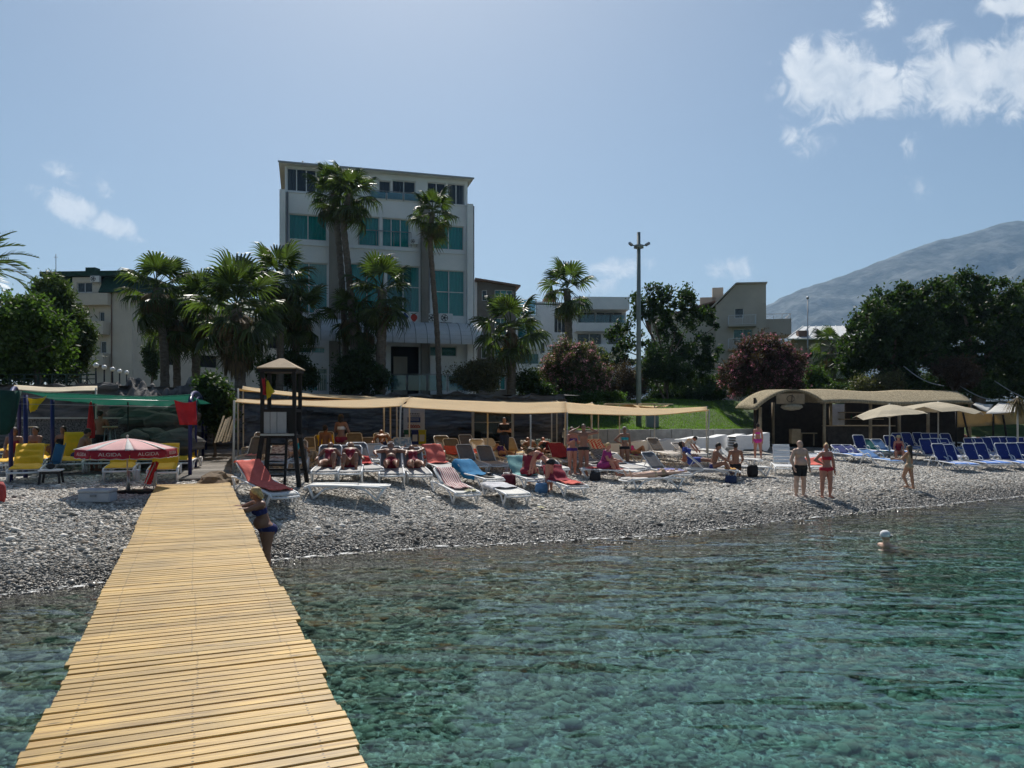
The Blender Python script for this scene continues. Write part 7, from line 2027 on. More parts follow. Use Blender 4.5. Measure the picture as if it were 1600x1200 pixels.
for k, (lb, px, py, a, kind, ang, tw) in enumerate([
    ('grey backed sunbed behind the striped towel bed', 746, 742, -22, 'grey', 42, None), ('grey backed sunbed behind the blue towel bed', 778, 741, -22, 'grey', 42, None),
    ('sunbed with coral towel in the second row middle', 722, 731, -22, 'grey', 42, ('coral towel on the second row middle sunbed', T_CORAL, .45, .8)), ('off white backed sunbed in the second row', 764, 727, -22, 'white', 42, ('coral towel on the off white second row sunbed', T_CORAL, .5, .72)),
    ('grey sunbed in the rear row before the bins', 704, 722, -20, 'grey', 42, None), ('low white sunbed under the yellow bin', 668, 715, -20, 'white', 0, None), ('low white sunbed right of the yellow bin', 690, 713, -20, 'white', 0, None),
    ('tan orange sunbed beside the man in black', 812, 720, -20, 'tan', 42, None), ('white sunbed behind the man in black', 778, 713, -20, 'white', 25, None), ('sunbed with zebra cloth right of the tan bed', 846, 726, -20, 'grey', 40, ('zebra patterned cloth beside the tan sunbed', T_ZEB, .3, 1.0)),
    ('sunbed with dark patterned towel in front of the rock wall', 868, 724, -18, 'grey', 42, ('dark green patterned towel over a sunbed by the rock wall', towel_mat('towel_dkgreen', (.05, .09, .09), (.14, .19, .19), 'blot'), .55, 1.1)), ('sunbed covered with maroon cloth behind the standing couple', 890, 733, -18, 'grey', 40, ('large maroon cloth hanging behind the standing couple', T_MAR, .3, 1.15)),
    ('low sunbed with zebra cloth between couple and turquoise woman', 935, 741, -20, 'grey', 25, ('dark zebra towel with coral border near the couple', T_ZEB, .2, 1.05)), ('low sunbed right of the zebra cloth', 965, 738, -20, 'grey', 25, ('zebra towel behind the magenta robe', T_ZEB, .3, 1.05)),
    ('sunbed with red check towel behind the turquoise woman', 955, 722, -22, 'white', 40, ('red and white checked towel behind the turquoise woman', T_CHK, .45, 1.08)), ('sunbed with aqua towels right of the turquoise woman', 1012, 728, -24, 'grey', 25, ('aqua patterned towel right of the turquoise woman', T_AQU, .5, 1.0)),
    ('low grey sunbed before the aqua towels', 1020, 744, -30, 'grey', 0, None), ('grey padded sunbed with lilac towel right of the lying woman', 1062, 756, -34, 'grey', 40, ('lilac towel on the foot of the padded grey sunbed', T_LIL, .1, .5)),
    ('pale grey sunbed with high back before the white stacks', 1050, 722, -24, 'grey', 42, None), ('sunbed behind the white shirted person', 1092, 722, -24, 'grey', 25, None), ('white sunbed in front of the second white stack', 1118, 716, -40, 'white', 25, None),
    ('white sunbed behind the sitting brown man', 1180, 733, -55, 'white', 40, None), ('white plastic slatted sunbed left of the big man', 1226, 744, 14, 'plastic', 62, None), ('sunbed with coral towel between the standing pair', 1281, 744, 10, 'plastic', 25, ('coral towel between the standing pair', T_CORAL, .2, .8)),
    ('grey sunbed in the rear row left of the rock wall sign', 628, 722, -18, 'grey', 25, None), ('dark padded sunbed in the rear left row', 490, 716, -16, 'grey', 25, None), ('rear sunbed behind the standing woman', 560, 716, -18, 'grey', 42, None), ('white sunbed in the middle row behind the capped sunbather', 615, 742, -20, 'white', 25, None), ('low sunbed with coral towel in the middle row', 680, 738, -22, 'grey', 0, ('coral towel flat on a low middle row sunbed', T_CORAL, .3, .7))]):
    b_ = bed(lb, px, py, a, kind, ang)
    if tw: towel(b_, tw[0], tw[1], tw[2], tw[3], .66, 0, 20 + k)
for k, (lb, px, py, a, kind, ang) in enumerate([
    ('grey sunbed in the far row left of the standing dark woman', 512, 712, -16, 'grey', 42), ('low grey sunbed in the far row behind the sign board poles', 585, 714, -18, 'grey', 25), ('grey sunbed in the far row left of the sign board', 605, 718, -18, 'grey', 42),
    ('low white sunbed in the far row right of the bins', 720, 712, -20, 'white', 0), ('grey sunbed in the far row before the glazed store front', 742, 716, -20, 'grey', 42), ('low grey sunbed in the third row behind the coral towel bed', 735, 736, -22, 'grey', 0),
    ('low sunbed in the third row right of the man in black', 800, 731, -22, 'white', 25), ('low sunbed behind the bending woman', 872, 748, -24, 'white', 0), ('low white sunbed between the couple and the maroon cloth', 915, 727, -20, 'white', 25), ('low sunbed right of the turquoise woman feet', 992, 748, -24, 'grey', 25)]):
    bed(lb, px, py, a, kind, ang)
b_u1 = bed('sideways sunbed under the person in magenta', 0, 0, -70, 'white', 0, pos=gp(990, 754)); towel(b_u1, 'coral towel under the person in magenta', T_CORAL, .3, .9, .6, 0, 61)
b_u2 = bed('sideways sunbed of the sunbathing woman lying with arms up', 0, 0, 68, 'grey', 12, pos=gp(985, 766))
b_w2 = bed('sideways sunbed of the sitting tanned man', 0, 0, -74, 'grey', 40, pos=gp(1146, 752))
b_w3 = bed('sunbed with black bag right of the sitting man', 0, 0, -80, 'white', 0, pos=gp(1196, 746))
ot = towel(b_w2, 'green yellow striped towel beside the sitting man', towel_mat('towel_multi', (.55, .5, .1), (.5, .1, .12), 'stripe'), .05, .25, .5, 0, 62)

# --- white sunbed stacks by the wall
def stack_proto():
    root = bpy.data.objects.new('stacked_sunbed', None); COL.objects.link(root)
    prof = [(-.98, .30), (-.9, .345), (-.2, .345), (.15, .36), (.9, .50), (.97, .47)]
    def fn(u, v):
        t = v * (len(prof) - 1); i = min(int(t), len(prof) - 2); y = prof[i][0] + (prof[i + 1][0] - prof[i][0]) * (t - i); z = prof[i][1] + (prof[i + 1][1] - prof[i][1]) * (t - i)
        return (-.33 + .66 * u, y, z)
    MB().grid(fn, 4, 15, False).build('seat_shell', WPL, root, solid=.02)
    for sx in (-1, 1):
        MB().prism([(sx * .335, y, z + .01) for y, z in prof] + [(sx * .345, .95, .33), (sx * .345, .8, .12), (sx * .345, .62, .13), (sx * .345, .5, .24), (sx * .345, -.5, .22), (sx * .345, -.62, .12), (sx * .345, -.8, .12), (sx * .345, -.95, .22)], (0, 0, 0), (sx * .018, 0, 0)).build('side_skirt', WPL, root)
    return root
SP = None
for k, (px, py, a, n, lb) in enumerate([(975, 716, 76, 3, 'left of the turquoise woman'), (1020, 712, 70, 3, 'above the aqua towels'), (1060, 706, 84, 3, 'behind the white shirted person'), (1105, 708, 66, 4, 'left of the widest pair'), (1135, 706, 66, 4, 'right of the widest pair'), (1170, 709, 74, 5, 'beside the woman in pink')]):
    p = gp(px, py)
    for j in range(n):
        if SP is None: SP = stack_proto(); o = SP
        else: o = copy_tree(SP)
        o.location = (p.x, p.y, p.z + .02 + j * .135); o.rotation_euler = (0, 0, R(-a) + random.uniform(-.02, .02))
        tag(o, 'white moulded sunbed in the stack ' + lb + ', ' + ('top one' if j == n - 1 else ['lowest', 'second', 'third', 'fourth'][j] + ' from the ground'), 'sunbed', 'stacked white sunbeds by the low wall')

# --- blue beds at the right
BG = 'blue sunbeds in rows at the right'
ordn = ['first', 'second', 'third', 'fourth', 'fifth', 'sixth', 'seventh', 'eighth', 'ninth']
for nm, backs, dx, py, rows in (('front row of blue sunbeds', [(1449, 0), (1465, 0), (1498, -2), (1516, -2), (1549, -2), (1567, -2), (1583, -3), (1599, -3)], 50, 738, 'navy'), ('second right row of blue sunbeds', [(1502, 0), (1515, 0), (1528, -1), (1541, -1), (1555, -2), (1569, -2), (1583, -2), (1597, -2)], 44, 722, 'navy'),
                                ('second left row of blue sunbeds', [(1431, 0), (1446, -1), (1460, -1), (1473, 0)], 44, 726, 'navy'), ('rear row of blue sunbeds', [(1388, 0), (1403, 0), (1421, -1), (1435, 0), (1449, 0), (1466, 0)], 38, 711, 'navy'), ('left group of blue sunbeds', [(1326, 2), (1342, 2), (1360, 2), (1376, 2)], 40, 715, 'navy'), ('low pair beside the thatched bar', [(1296, 4), (1311, 4)], 44, 720, 'navy')):
    for k, (bx, dy) in enumerate(backs):
        kind = rows; ang = 62
        if nm.startswith('left group') and k in (1, 2): kind = ('teal', 'pale')[k - 1]; ang = 40
        if nm.startswith('low pair'): ang = 25
        if nm.startswith('second left') and k == 3: ang = 40
        bed({'navy': 'blue sunbed', 'teal': 'teal sunbed', 'pale': 'pale blue sunbed'}[kind] + ', ' + ordn[k] + ' from the left in the ' + nm, bx + dx, py + dy, -9, kind, ang, BG)
bed('flat white framed sunbed left of the white low table', 1330, 722, -30, 'pale', 0, BG)
bed('blue sunbed just left of the seated hat woman', 1396, 733, -20, 'pale', 25, BG)
for k, (px, py) in enumerate(((1300, 694), (1340, 686))): pass
for k, (px, py, lb) in enumerate(((1500, 701, 'pale yellow sunbed behind the blue rows, left of three'), (1545, 699, 'tan sunbed of the far sunbather behind the blue rows'), (1590, 700, 'tan sunbed at the right edge behind the blue rows'))):
    bed(lb, px, py, -60, 'tan' if k else 'white', 25, 'far tan sunbeds')
# ------------------------------------------------------------------ the people
def on_bed(b, t, lift=.0):
    o, ang = b; q, nn = profile(ang, t); return o, o.matrix_world @ (q + nn * lift)
def bed_face(b):   # heading of the foot end
    o = b[0]; d = o.matrix_world.to_3x3() @ Vector((0, -1, 0)); return math.degrees(math.atan2(d.x, d.y))
def recline(label, b, t=.60, **kw):
    o, p = on_bed(b, t); a = R(b[1]); d = dict(RECL); lean = max(b[1], 8)
    up = (0, -math.cos(R(lean)), math.sin(R(lean))); fr = (0, math.sin(R(lean)), math.cos(R(lean)))
    d.update(up=up, front=fr); d.update(kw)
    return person(label, (p.x, p.y, p.z), bed_face(b), seat=.115 * kw.get('fat', 1.0), **d)

# the woman beside the jetty, leaning on the deck
jw = Vector((-4.46, 13.7, 0))
person('blonde woman in a navy bikini leaning on the jetty edge', (jw.x, jw.y, float(gz(jw.x, jw.y)) - .02), -128, 1.68, 'f', 'brown', 'blonde', 'mid', up=(-.05, .30, 1), front=(0, 1, -.25), head=(-.1, .55, 1), look=(.1, 1, -.5),
       ua=((.25, 1, -.35), (.75, .8, -.42)), fa=((.55, 1, -.02), (.8, .8, -.02)), th=((-.08, .10, -1), (.07, -.12, -1)), sh=((0, -.02, -1), (0, -.1, -1)), wear=(('briefs', 'navy'), ('top', 'navy')), fat=1.13, belly=.25, res=.0095, curl=.12, palmn=((0, 0, 1), (0, 0, 1)))
# pair at the water's edge
person('big bald man in black swim shorts standing at the water edge', gp(1250, 777), 168, 1.74, 'm', 'fair', style='bald', ua=((-.42, -.02, -1), (.42, .0, -1)), fa=((.1, .35, -1), (-.15, .35, -1)), th=((-.1, .02, -1), (.1, .02, -1)), wear=(('shorts', 'black'),), fat=1.32, belly=1.0, res=.012, look=(-.5, 1, 0))
person('woman in a red bikini standing with hand on hip beside the bald man', gp(1291, 778), 176, 1.68, 'f', 'red', 'blonde', 'bun', ua=((-.3, -.05, -1), (.75, -.15, -.8)), fa=((-.05, .15, -1), (-.85, .25, -.45)), th=((-.08, .02, -1), (.09, .03, -1)), wear=(('briefs', 'red'), ('top', 'red')), fat=1.08, res=.012, look=(.6, 1, 0))
person('slim girl in a beige swimsuit walking away with long dark hair', gp(1420, 764), -38, 1.5, 'f', 'tan', 'dark', 'long', ua=((-.35, .55, -.8), (.15, -.1, -1)), fa=((-.35, 1, -.05), (.08, .12, -1)), th=((-.05, .38, -1), (.05, -.16, -1)), sh=((0, -.45, -1), (0, -.12, -1)), wear=(('suit', 'beige'),), fat=.86, res=.012)
p = gp(1404, 722)
person('woman with a straw hat sitting on a sunbed edge at the right', (p.x, p.y, p.z), 200, 1.62, 'f', 'red', 'brown', 'mid', seat=.46, wear=(('suit', 'maroon'),), hat='straw', ua=((-.2, .3, -1), (.2, .3, -1)), fa=((.2, .8, -.5), (-.2, .8, -.5)), **SIT)
sw = Vector((at(1388, 0, 16.2).x, 16.2, 0))
person('swimmer with white cap and sunglasses in the sea', (sw.x, sw.y, 0), 70, 1.75, 'm', 'fair', style='short', hair='dark', up=(0, -.1, 1), seat=-.52, ua=((-.6, .8, -.25), (.55, .85, -.3)), fa=((-.2, 1, .0), (.3, 1, -.1)), th=((-.1, .2, -1), (.1, .2, -1)), hat='cap', glasses=True, wear=(('shorts', 'navy'),), res=.012)
person('woman in a pink bikini walking away beside the white stacks', gp(1184, 717), 10, 1.62, 'f', 'red', 'dark', 'bun', th=((-.06, .12, -1), (.08, -.16, -1)), sh=((0, -.05, -1), (0, -.3, -1)), wear=(('briefs', 'pink'), ('top', 'pink')), fat=1.02)
person('slim woman in a turquoise bikini top with hand on hip', gp(976, 737), 172, 1.66, 'f', 'brown', 'grey', 'short', ua=((-.15, 0, -1), (.75, -.2, -.7)), fa=((-.05, .15, -1), (-.8, .3, -.5)), wear=(('briefs', 'black'), ('top', 'turq')), fat=.9)
person('woman in purple bikini bottom standing in a close couple', gp(894, 742), 150, 1.66, 'f', 'red', 'brown', 'mid', wear=(('briefs', 'purple'), ('top', 'purple')), ua=((-.2, .3, -1), (.3, .2, -1)), fa=((.2, .9, .3), (-.1, .6, .2)))
person('man in dark trunks with raised elbows in the close couple', gp(912, 744), 178, 1.78, 'm', 'brown', 'dark', 'short', ua=((-1, -.05, .15), (1, -.05, .15)), fa=((.9, -.15, .5), (-.9, -.15, .5)), wear=(('briefs', 'black'),))
person('woman in black bikini bottom bending over a beach bag', gp(858, 769), -75, 1.64, 'f', 'red', 'brown', 'mid', up=(0, .82, .62), front=(0, .62, -.82), head=(0, 1, -.1), ua=((-.1, .4, -1), (.1, .4, -1)), fa=((-.02, .25, -1), (.02, .25, -1)), th=((-.09, .12, -1), (.09, -.02, -1)), wear=(('briefs', 'black'), ('top', 'maroon')), fat=1.03, res=.013)
person('man in black shirt and jeans standing with folded arms', gp(788, 717), 180, 1.78, 'm', 'tan', 'dark', 'short', ua=((-.3, .15, -1), (.3, .15, -1)), fa=((.95, .45, .12), (-.95, .5, .05)), wear=(('shirt', 'black'), ('trousers', 'jeans')))
person('dark tanned woman standing behind the seated women', gp(533, 728), 10, 1.66, 'f', 'brown', 'dark', 'mid', wear=(('briefs', 'maroon'), ('top', 'white')), ua=((-.3, .2, -1), (.3, .2, -1)), fa=((.3, .9, .1), (-.3, .9, .1)))
recline('seated woman with dark hair and raised knee, left of the pair', b_e1, .58, h=1.62, sex='f', skin='brown', hair='dark', style='mid', wear=(('suit', 'maroon'),), th=((-.2, .8, .65), (.15, 1, .1)), sh=((0, .5, -.9), (.05, 1, -.1)))
recline('seated woman with blonde hair, right of the pair', b_e2, .58, h=1.62, sex='f', skin='brown', hair='blonde', style='mid', wear=(('suit', 'maroon'),), th=((-.2, .8, .6), (.15, .85, .55)), sh=((0, .5, -.9), (.05, .5, -.9)), fat=1.15)
recline('sunbather in a white cap lying with elbows out', b_h, .60, h=1.72, sex='m', skin='brown', hair='dark', wear=(('shorts', 'maroon'),), hat='cap', ua=((-1, .1, -.1), (1, .1, -.1)), fa=((.2, 1, -.3), (-.2, 1, -.3)), fat=1.15, belly=.4)
recline('sunbather lying with arms behind the head next to the capped one', b_i, .60, h=1.65, sex='f', skin='brown', hair='dark', style='mid', wear=(('suit', 'maroon'),), ua=((-.8, -.5, .3), (.8, -.5, .3)), fa=((.7, -.7, .3), (-.7, -.7, .3)), fat=1.15)
o_, p = on_bed(b_f, .42)
person('dark haired person sitting behind the yellow towel', (p.x, p.y, p.z), 20, 1.68, 'm', 'brown', 'dark', 'short', seat=.11, wear=(('shorts', 'navy'),), **SIT)
o_, p = on_bed(b_u1, .62)
person('person wrapped in a magenta robe sitting sideways on a sunbed', (p.x, p.y, p.z), 120, 1.66, 'f', 'red', 'blonde', 'short', seat=.13, up=(0, .3, 1), front=(0, 1, -.3), wear=(('wrap', 'magenta'), ('shirt', 'magenta')), fat=1.2, ua=((-.2, .5, -1), (.2, .5, -1)), fa=((.1, 1, -.2), (-.1, 1, -.2)), th=((-.2, 1, .3), (.2, 1, .3)), sh=((0, .5, -1), (0, .5, -1)))
o_, p = on_bed(b_u2, .50)
d_ = dict(LIE); d_.update(ua=((-.5, -.9, .1), (.5, -.9, .1)), fa=((.1, -1, .1), (-.1, -1, .1)))
person('sunbathing woman lying on her back with arms over her head', (p.x, p.y, p.z), bed_face(b_u2), 1.66, 'f', 'fair', 'brown', 'mid', seat=.105, wear=(('briefs', 'beige'), ('top', 'beige')), **d_)
o_, p = on_bed(b_w2, .45)
person('tanned man sitting up and reaching to his feet on a sideways sunbed', (p.x, p.y, p.z), bed_face(b_w2), 1.76, 'm', 'brown', 'dark', 'short', seat=.11, up=(0, .25, 1), front=(0, 1, -.25), head=(0, .5, 1), ua=((-.2, .9, -.9), (.2, .9, -.9)), fa=((.05, 1, -.5), (-.05, 1, -.5)), th=((-.15, 1, .35), (.15, 1, .35)), sh=((0, .6, -.9), (0, .6, -.9)), wear=(('briefs', 'navy'),))
o_, p = on_bed(b_w2, .70)
person('person covered with a blue sarong reclining behind the sitting man', (p.x - .1, p.y + .75, p.z), bed_face(b_w2) + 8, 1.66, 'f', 'brown', 'dark', 'mid', seat=.13, wear=(('wrap', 'blue'), ('shirt', 'blue')), **{**RECL, 'up': (0, -.5, .85), 'front': (0, .85, .5)})
p = gp(1152, 748)
person('dark tanned man seen from behind sitting right of the tanned man', (p.x, p.y + .2, p.z), 15, 1.72, 'm', 'brown', 'dark', 'short', seat=.45, wear=(('briefs', 'black'),), ua=((-.25, .3, -1), (.25, .3, -1)), fa=((.1, .9, -.4), (-.1, .9, -.4)), **SIT)
p = gp(1066, 722)
person('person in a white shirt bending over a towel before the stacks', (p.x, p.y, p.z), 85, 1.7, 'm', 'red', 'dark', 'short', seat=.62, up=(0, .75, .66), front=(0, .66, -.75), head=(0, 1, .1), wear=(('shirt', 'white'), ('shorts', 'white')), ua=((-.2, .5, -1), (.2, .5, -1)), fa=((.1, .7, -.8), (-.1, .7, -.8)), th=((-.12, .4, -1), (.12, .4, -1)), sh=((0, -.4, -1), (0, -.4, -1)))
o_, p = on_bed(b_n4, .42)
person('person wrapped in a brown striped towel beside the bending woman', (p.x, p.y, p.z), 30, 1.62, 'f', 'tan', 'brown', 'mid', seat=.13, up=(0, .35, 1), front=(0, 1, -.35), wear=(('wrap', 'maroon'), ('shirt', 'maroon')), **SIT)
# left bar
p = gp(156, 706, y0=15)
person('dark figure standing at the stone bar by the closed parasol', (at(157, 0, 23.0).x, 23.0, float(gz(at(157, 0, 23.0).x, 23.0))), 5, 1.72, 'm', 'brown', 'dark', 'short', wear=(('shorts', 'black'),), ua=((-.25, .3, -1), (.25, .3, -1)), fa=((.1, .9, .1), (-.1, .9, .1)))
p = gp(100, 742)
person('dark tanned man leaning forward on a yellow sunbed by the blue chair', (p.x, p.y + .6, p.z), 40, 1.74, 'm', 'brown', 'dark', 'short', seat=.48, up=(0, .45, 1), front=(0, 1, -.45), wear=(('shorts', 'navy'),), ua=((-.25, .5, -1), (.25, .5, -1)), fa=((.1, .8, -.6), (-.1, .8, -.6)), **SIT)
for k, (px, Y, lb, fc_, sx, cl) in enumerate(((55, 21.6, 'sunbather sitting in the shade behind the front left yellow beds', 190, 'm', 'green'), (22, 21.0, 'person in the shade at the far left near the navy hoop', 150, 'f', 'maroon'), (98, 22.4, 'sunbather with raised knees in the shade under the green canopy', 185, 'f', 'black'))):
    x = at(px, 0, Y).x
    person(lb, (x, Y, float(gz(x, Y))), fc_, 1.68, sx, 'brown', 'dark', 'mid' if sx == 'f' else 'short', seat=.47, wear=(('suit', cl),) if sx == 'f' else (('shorts', cl),), ua=((-.2, .5, -1), (.2, .5, -1)), fa=((.1, 1, -.2), (-.1, 1, -.2)), th=((-.2, 1, .35), (.2, 1, .35)), sh=((0, .4, -1), (0, .4, -1)))
    bx = bed(['yellow sunbed in the shade under the sitting sunbather', 'yellow sunbed in the shade at the far left', 'yellow sunbed in the shade under the raised knees'][k], 0, 0, -26, 'yellow', 25, YG, pos=on(x + .4, Y - .8))
# far sunbather on the right
b_ = [q for q in BEDS if q[0].get('label', '').startswith('tan sunbed of the far')][0]
recline('far sunbather lying behind the rows of blue sunbeds', (b_[0], b_[2]), .58, h=1.72, sex='m', skin='red', hair='dark', wear=(('shorts', 'white'),))

# more sunbathers in the shade of the canopy
for k, (start, lb, sx, skn, hr_, st, cl) in enumerate((('sunbed behind the right leg of the lifeguard', 'sunbather lying behind the right leg of the lifeguard tower', 'f', 'tan', 'brown', 'mid', 'turq'), ('sunbed with zebra cloth right of the tan', 'sunbather on the zebra cloth right of the tan sunbed', 'm', 'brown', 'dark', 'short', 'navy'),
    ('sunbed with dark patterned towel', 'sunbather in front of the rock wall on the dark patterned towel', 'f', 'red', 'dark', 'mid', 'black'), ('low white sunbed between the couple', 'sunbather lying between the couple and the maroon cloth', 'f', 'brown', 'brown', 'mid', 'green'),
    ('grey sunbed in the far row left of the sign', 'far sunbather left of the white notice board', 'm', 'brown', 'dark', 'short', 'blue'), ('low sunbed in the third row right of', 'sunbather lying right of the man in black', 'f', 'tan', 'blonde', 'mid', 'purple'), ('sunbed with aqua towels', 'sunbather on the aqua towels right of the turquoise woman', 'f', 'tan', 'brown', 'mid', 'pink'))):
    b_ = [q for q in BEDS if q[0].get('label', '').startswith(start)][0]
    recline(lb, (b_[0], b_[2]), .58, h=1.64 if sx == 'f' else 1.75, sex=sx, skin=skn, hair=hr_, style=st, wear=(('suit', cl),) if sx == 'f' else (('shorts', cl),), res=.02, **({} if k % 2 else dict(th=((-.2, .8, .6), (.15, 1, .1)), sh=((0, .5, -.9), (.05, 1, -.1)))))
# ------------------------------------------------------------------ umbrella and small things
def ice_umbrella():
    b = gp(199, 771); root = empty('beach_umbrella', b, 0, 'low red and white ice cream parasol with lettered valance', 'umbrella')
    k = b.y / F; zt = (771 - 685) * k; zr = (771 - 701.5) * k; W = 71 * k; vh = 12.5 * k
    TOP = M('faded_red_canvas', (.80, .50, .49), .8, .10, 2, .1, 60, trans=.3, tcol=(.75, .36, .34)); WH = M('white_seam', (.78, .77, .76), .8, .05, 4, trans=.4)
    VAL = M('dark_red_valance', (.34, .025, .05), .8, .1, 5, trans=.35, tcol=(.6, .03, .03)); LET = M('pale_lettering', (.62, .45, .45), .7, .05)
    n = 8
    def pt(i, t, f=0.0):
        a = 2 * math.pi * (i + f) / n + math.pi / 8 + .12
        r = W * t * (1 if f in (0, 1) else math.cos(math.pi / n) / math.cos((f - .5) * 2 * math.pi / n))
        return Vector((r * math.cos(a), r * math.sin(a), zt - (zt - zr) * (t ** 1.35)))
    for i in range(n):
        def fn(u, v): return pt(i, .02 + .98 * v, .11 + .78 * u) - Vector((0, 0, .02 * math.sin(math.pi * u) * v))
        MB().grid(fn, 6, 8).build('canopy_panel', TOP, root, solid=.004)
        s = MB().grid(lambda u, v: pt(i, .02 + .98 * v, -.11 + .22 * u) + Vector((0, 0, .001)), 2, 8).build('white_seam', WH, root, solid=.004)
        c0, c1 = pt(i, 1, .0), pt(i, 1, 1)
        mid = (c0 + c1) / 2; out = Vector((mid.x, mid.y, 0)).normalized(); along = (c1 - c0).normalized(); L_ = (c1 - c0).length
        def fv(u, v):
            sc_ = vh * (1 + .10 * math.sin(math.pi * u * 3) ** 2)
            return c0.lerp(c1, u) + Vector((0, 0, -sc_ * v)) + out * .02 * v + Vector((0, 0, .004))
        vo = MB().grid(fv, 12, 3).build('valance', VAL, root, solid=.004)
        MB().tube([fv(q / 12, 1) for q in range(13)], .008, 4).build('valance_trim', WH, vo)
        rot = Matrix((along, Vector((0, 0, 1)), along.cross(Vector((0, 0, 1))))).transposed()
        if (rot @ Vector((0, 0, 1))).dot(out) < 0: rot = Matrix((-along, Vector((0, 0, 1)), (-along).cross(Vector((0, 0, 1))))).transposed()
        for sgn in (1, -1):
            rr = rot if sgn > 0 else rot @ Matrix.Rotation(math.pi, 3, 'Y')
            t = text(vo, 'ALGIDA', vh * .58, mid + Vector((0, 0, -vh * .5)) + out * (.018 * sgn + .01), LET, rr.to_euler())
            t.scale = (1.25, 1, 1)
    MB().tube([(0, 0, -.1), (0, 0, zt + .04)], .017, 8).ball((0, 0, zt + .05), .03, 8).build('pole', POLE, root)
    MB().tube([(.03, 0, 0), (.03, 0, .5)], .035, 8).build('base_tube', STEEL, root); MB().box((.25, .05, .03), (.8, .5, .08)).build('base_plate', BLACKW, root, bevel=.01)
    for i in range(n): MB().tube([(0, 0, zt - .02), pt(i, .98) - Vector((0, 0, .012))], .007, 4).build('rib', STEEL, root)
ice_umbrella()
def small_table(name, label, p, w, d, h, topm, legm, rz=0, group=None):
    root = empty(name, p, rz, label, 'table', group)
    MB().box((0, 0, h - .02), (w, d, .04)).build('table_top', topm, root, bevel=.012)
    for sx in (-1, 1):
        for sy in (-1, 1): MB().bar((sx * (w / 2 - .02), sy * (d / 2 - .02), -.03), (sx * (w / 2 - .06), sy * (d / 2 - .06), h - .04), .045).build('leg', legm, root)
    MB().box((0, 0, h - .075), (w - .12, d - .12, .06)).build('apron', legm, root)
small_table('side_table', 'low table with pale top and black legs beside the front left yellow bed', gp(80, 757), .48, .45, .36, WPL, BLACKM, R(20))
small_table('side_table', 'white plastic low table left of the seated hat woman', gp(1352, 720), .6, .5, .36, WPL, WPL, R(-12))
small_table('side_table', 'small white table behind the umbrella near the boulders', gp(268, 716), .55, .4, .42, WPL, WPL, R(5))
p = gp(80, 757); tag(MB().ball((0, 0, .07), .1, 10, (1.1, .7, .7)).tube([(-.07, 0, .1), (-.04, 0, .19), (.04, 0, .19), (.07, 0, .1)], .008, 5).build('small_bag', BLACKM, None, (p.x - .05, p.y + .05, p.z + .36)), 'small black bag on the dark legged table', 'bag')
# cool box
p = gp(153, 784); cb = empty('cool_box', p, R(6), 'grey white foam cool box in the umbrella shadow', 'cool box')
FOAM = M('grey_foam', (.40, .42, .46), .8, .06, 6, .2, 60); kk = p.y / F
MB().box((0, 0, .10), (46 * kk, .42, .2)).build('body', FOAM, cb, bevel=.03); MB().box((0, 0, .235), (48 * kk, .44, .065)).build('lid', FOAM, cb, bevel=.025)
MB().box((0, -.225, .14), (.12, .02, .05)).build('recess_shade_block', M('foam_shaded', (.2, .21, .23), .8, .05), cb)  # raised block; the grip hollow's shade is put into a darker foam colour
# blue chair, red folded chair, white canister
def chair(name, label, p, rz, col, fold=False):
    root = empty(name, p, rz, label, 'chair'); m = M(name + '_fabric', col, .8, .1, 6, trans=.2)
    MB().grid(lambda u, v: (-.22 + .44 * u, .2 + .12 * v, .34 + .5 * v + .02 * math.sin(u * 6)), 6, 6).build('backrest', m, root, solid=.012)
    MB().grid(lambda u, v: (-.22 + .44 * u, -.22 + .42 * v, .36 - .03 * math.sin(math.pi * v)), 6, 6).build('seat', m, root, solid=.012)
    for sx in (-.23, .23):
        MB().tube([(sx, .33, .88), (sx, .2, .36), (sx, -.2, -.02)], .013, 6).build('leg', STEEL, root); MB().tube([(sx, -.22, .37), (sx, .26, -.02)], .013, 6).build('leg', STEEL, root)
chair('blue_chair', 'small blue fabric chair behind the dark legged table', gp(75, 745), R(150) + math.pi, (.02, .13, .27))
p = gp(231, 764); rc2 = empty('folded_chair', p, R(-25), 'red fabric folding chair standing folded by the umbrella', 'chair')
RCH = M('red_chair_fabric', (.42, .012, .02), .8, .12, 4, trans=.2); kk = p.y / F
MB().grid(lambda u, v: (-.05 + (-.13 + .26 * u) + .26 * v, .04 * math.sin(u * 5) + .05, .12 + .5 * v + .05 * math.sin(math.pi * u) * (1 if v > .5 else -1) * abs(v - .5)), 8, 10).build('fabric', RCH, rc2, solid=.03)
for x0, x1 in ((-.16, .22), (.18, .24)): MB().tube([(x0, 0, -.02), (x1, .02, .62)], .016, 6).build('frame_tube', STEEL, rc2)
MB().tube([(.28, -.02, -.03), (.26, .02, .4)], .02, 6).build('leg', STEEL, rc2)
p = gp(213, 752); wb = empty('white_canister', p, R(15), 'white plastic canister under the umbrella', 'canister')
MB().box((0, 0, .15), (.15, .2, .3)).build('body', WPL, wb, bevel=.03); MB().tube([(-.02, -.03, .29), (-.02, -.03, .35)], .025, 8).build('cap', WPL, wb)
